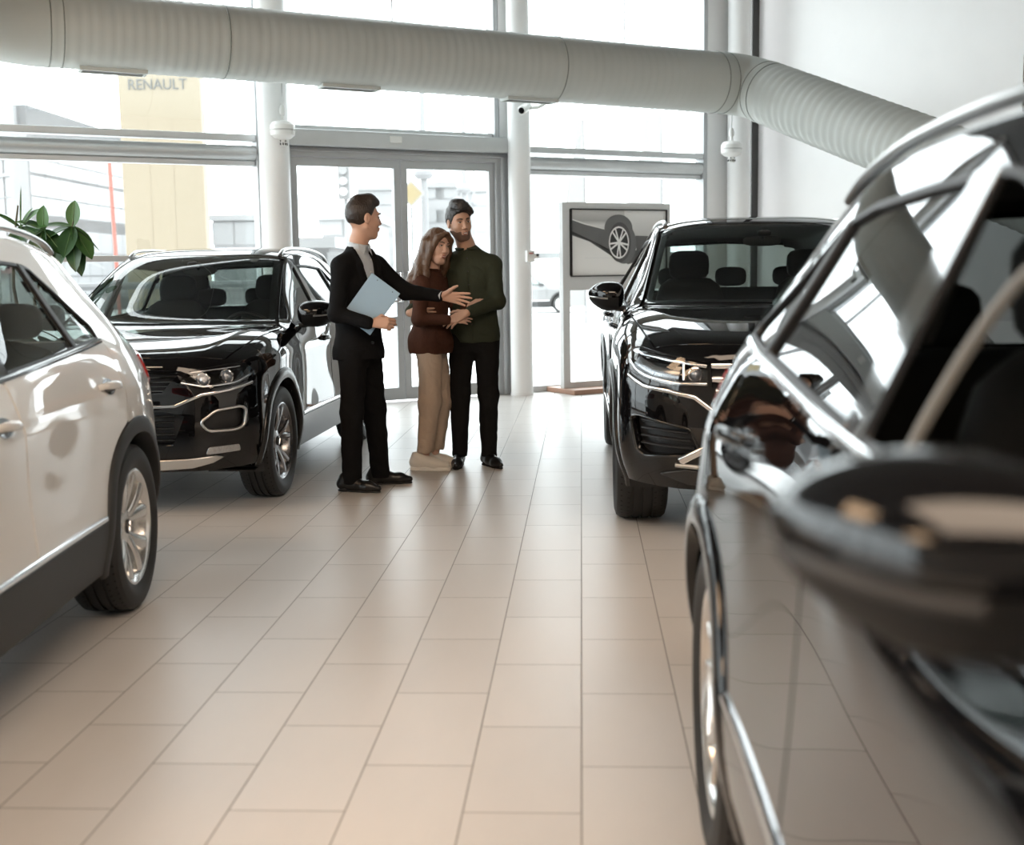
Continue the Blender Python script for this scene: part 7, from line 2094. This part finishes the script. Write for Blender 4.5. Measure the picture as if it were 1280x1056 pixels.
    J.cap(shR+L*.03, shL-L*.03, .060, k=.05); J.cap(V3(-.02, 0, 1.42), V3(-.035, 0, 1.50), .080, .064, .06)
    for q in (shR, shL): J.cap(V3(-.03, 0, 1.475), q, .046, .058, .04)
    for a, b, c in ((shR, elR, wrR), (shL, elL, wrL)): J.chain([a, b, b+(c-b)*.92], [.060, .053, .040], .03)
    J.cap(V3(-.04, -.005, 1.49), V3(-.075, -.012, 1.66), .060, .060, .004, '-')
    J.fn(lo, hi, lambda x, y, z: .868+.05*np.abs(x)-z, .004, '&')
    J.cap(V3(-.03, -.112, 1.45), V3(.0, -.128, .88), .004, .004, .004, '-')
    jk = field_obj('shirt', J, M_g, P, 1, .010, (12, 12, 7), 31)
    c = V3(-.036, -.002, 1.515)
    mb = MB(); mb.tube([Vector(c + (RT[0]*math.cos(t)*.064 + RT[1]*math.sin(t)*.066) + V3(0, 0, .006*-math.cos(t))) for t in np.linspace(.2, 2*PI-.2, 28)], .022, 8, flat=.45)
    for b in (1, -1):
        a0 = c + fT*.064 + L*b*.010; mb.add([a0+V3(0,0,.008), c+fT*.046+L*b*.056+V3(0,0,.012), c+fT*.088+L*b*.050-V3(0,0,.055), a0+fT*.014-V3(0,0,.016)], [(0, 1, 2, 3), (3, 2, 1, 0)])
    mb.build('collar', M_g, jk, fix=False)
    mb = MB()
    for i in range(6): z = 1.45-.09*i; q = V3(-.030+.03*(1.45-z)/.57, -.112-.016*min(1, (1.45-z)/.2)-.004, z); mb.cyl(Vector(q), Vector(q+V3(0, -.005, 0)), .006, n=10)
    mb.build('button', pmat('dark button', (.015, .015, .012), .4), jk)
    M_t = pmat('charcoal trousers cloth', (.011, .0105, .0105), .9, spec=.15, noise=.15, nscale=90, bump=.9, bscale=11, stretch=(1.3,1.3,.6))
    tr = [(a, b, c, [.092, .070, .055]) for a, b, c in legs]
    trousers((-.26, -.2, .02), (.26, .2, 1.0), tr, M_t, P, .065, .93, (0, 0, .88), (.108, .162, .12), RT, .008, 41)
    M_s = pmat('black shoe leather', (.010, .010, .010), .3); M_so = pmat('black sole', (.008, .008, .008), .7)
    shoe('shoe', V3(.055, .045, 0), V3(.185, -.170, 0), M_s, M_so, P); shoe('shoe', V3(-.12, .06, 0), V3(-.125, -.20, 0), M_s, M_so, P)
    return P
partner()
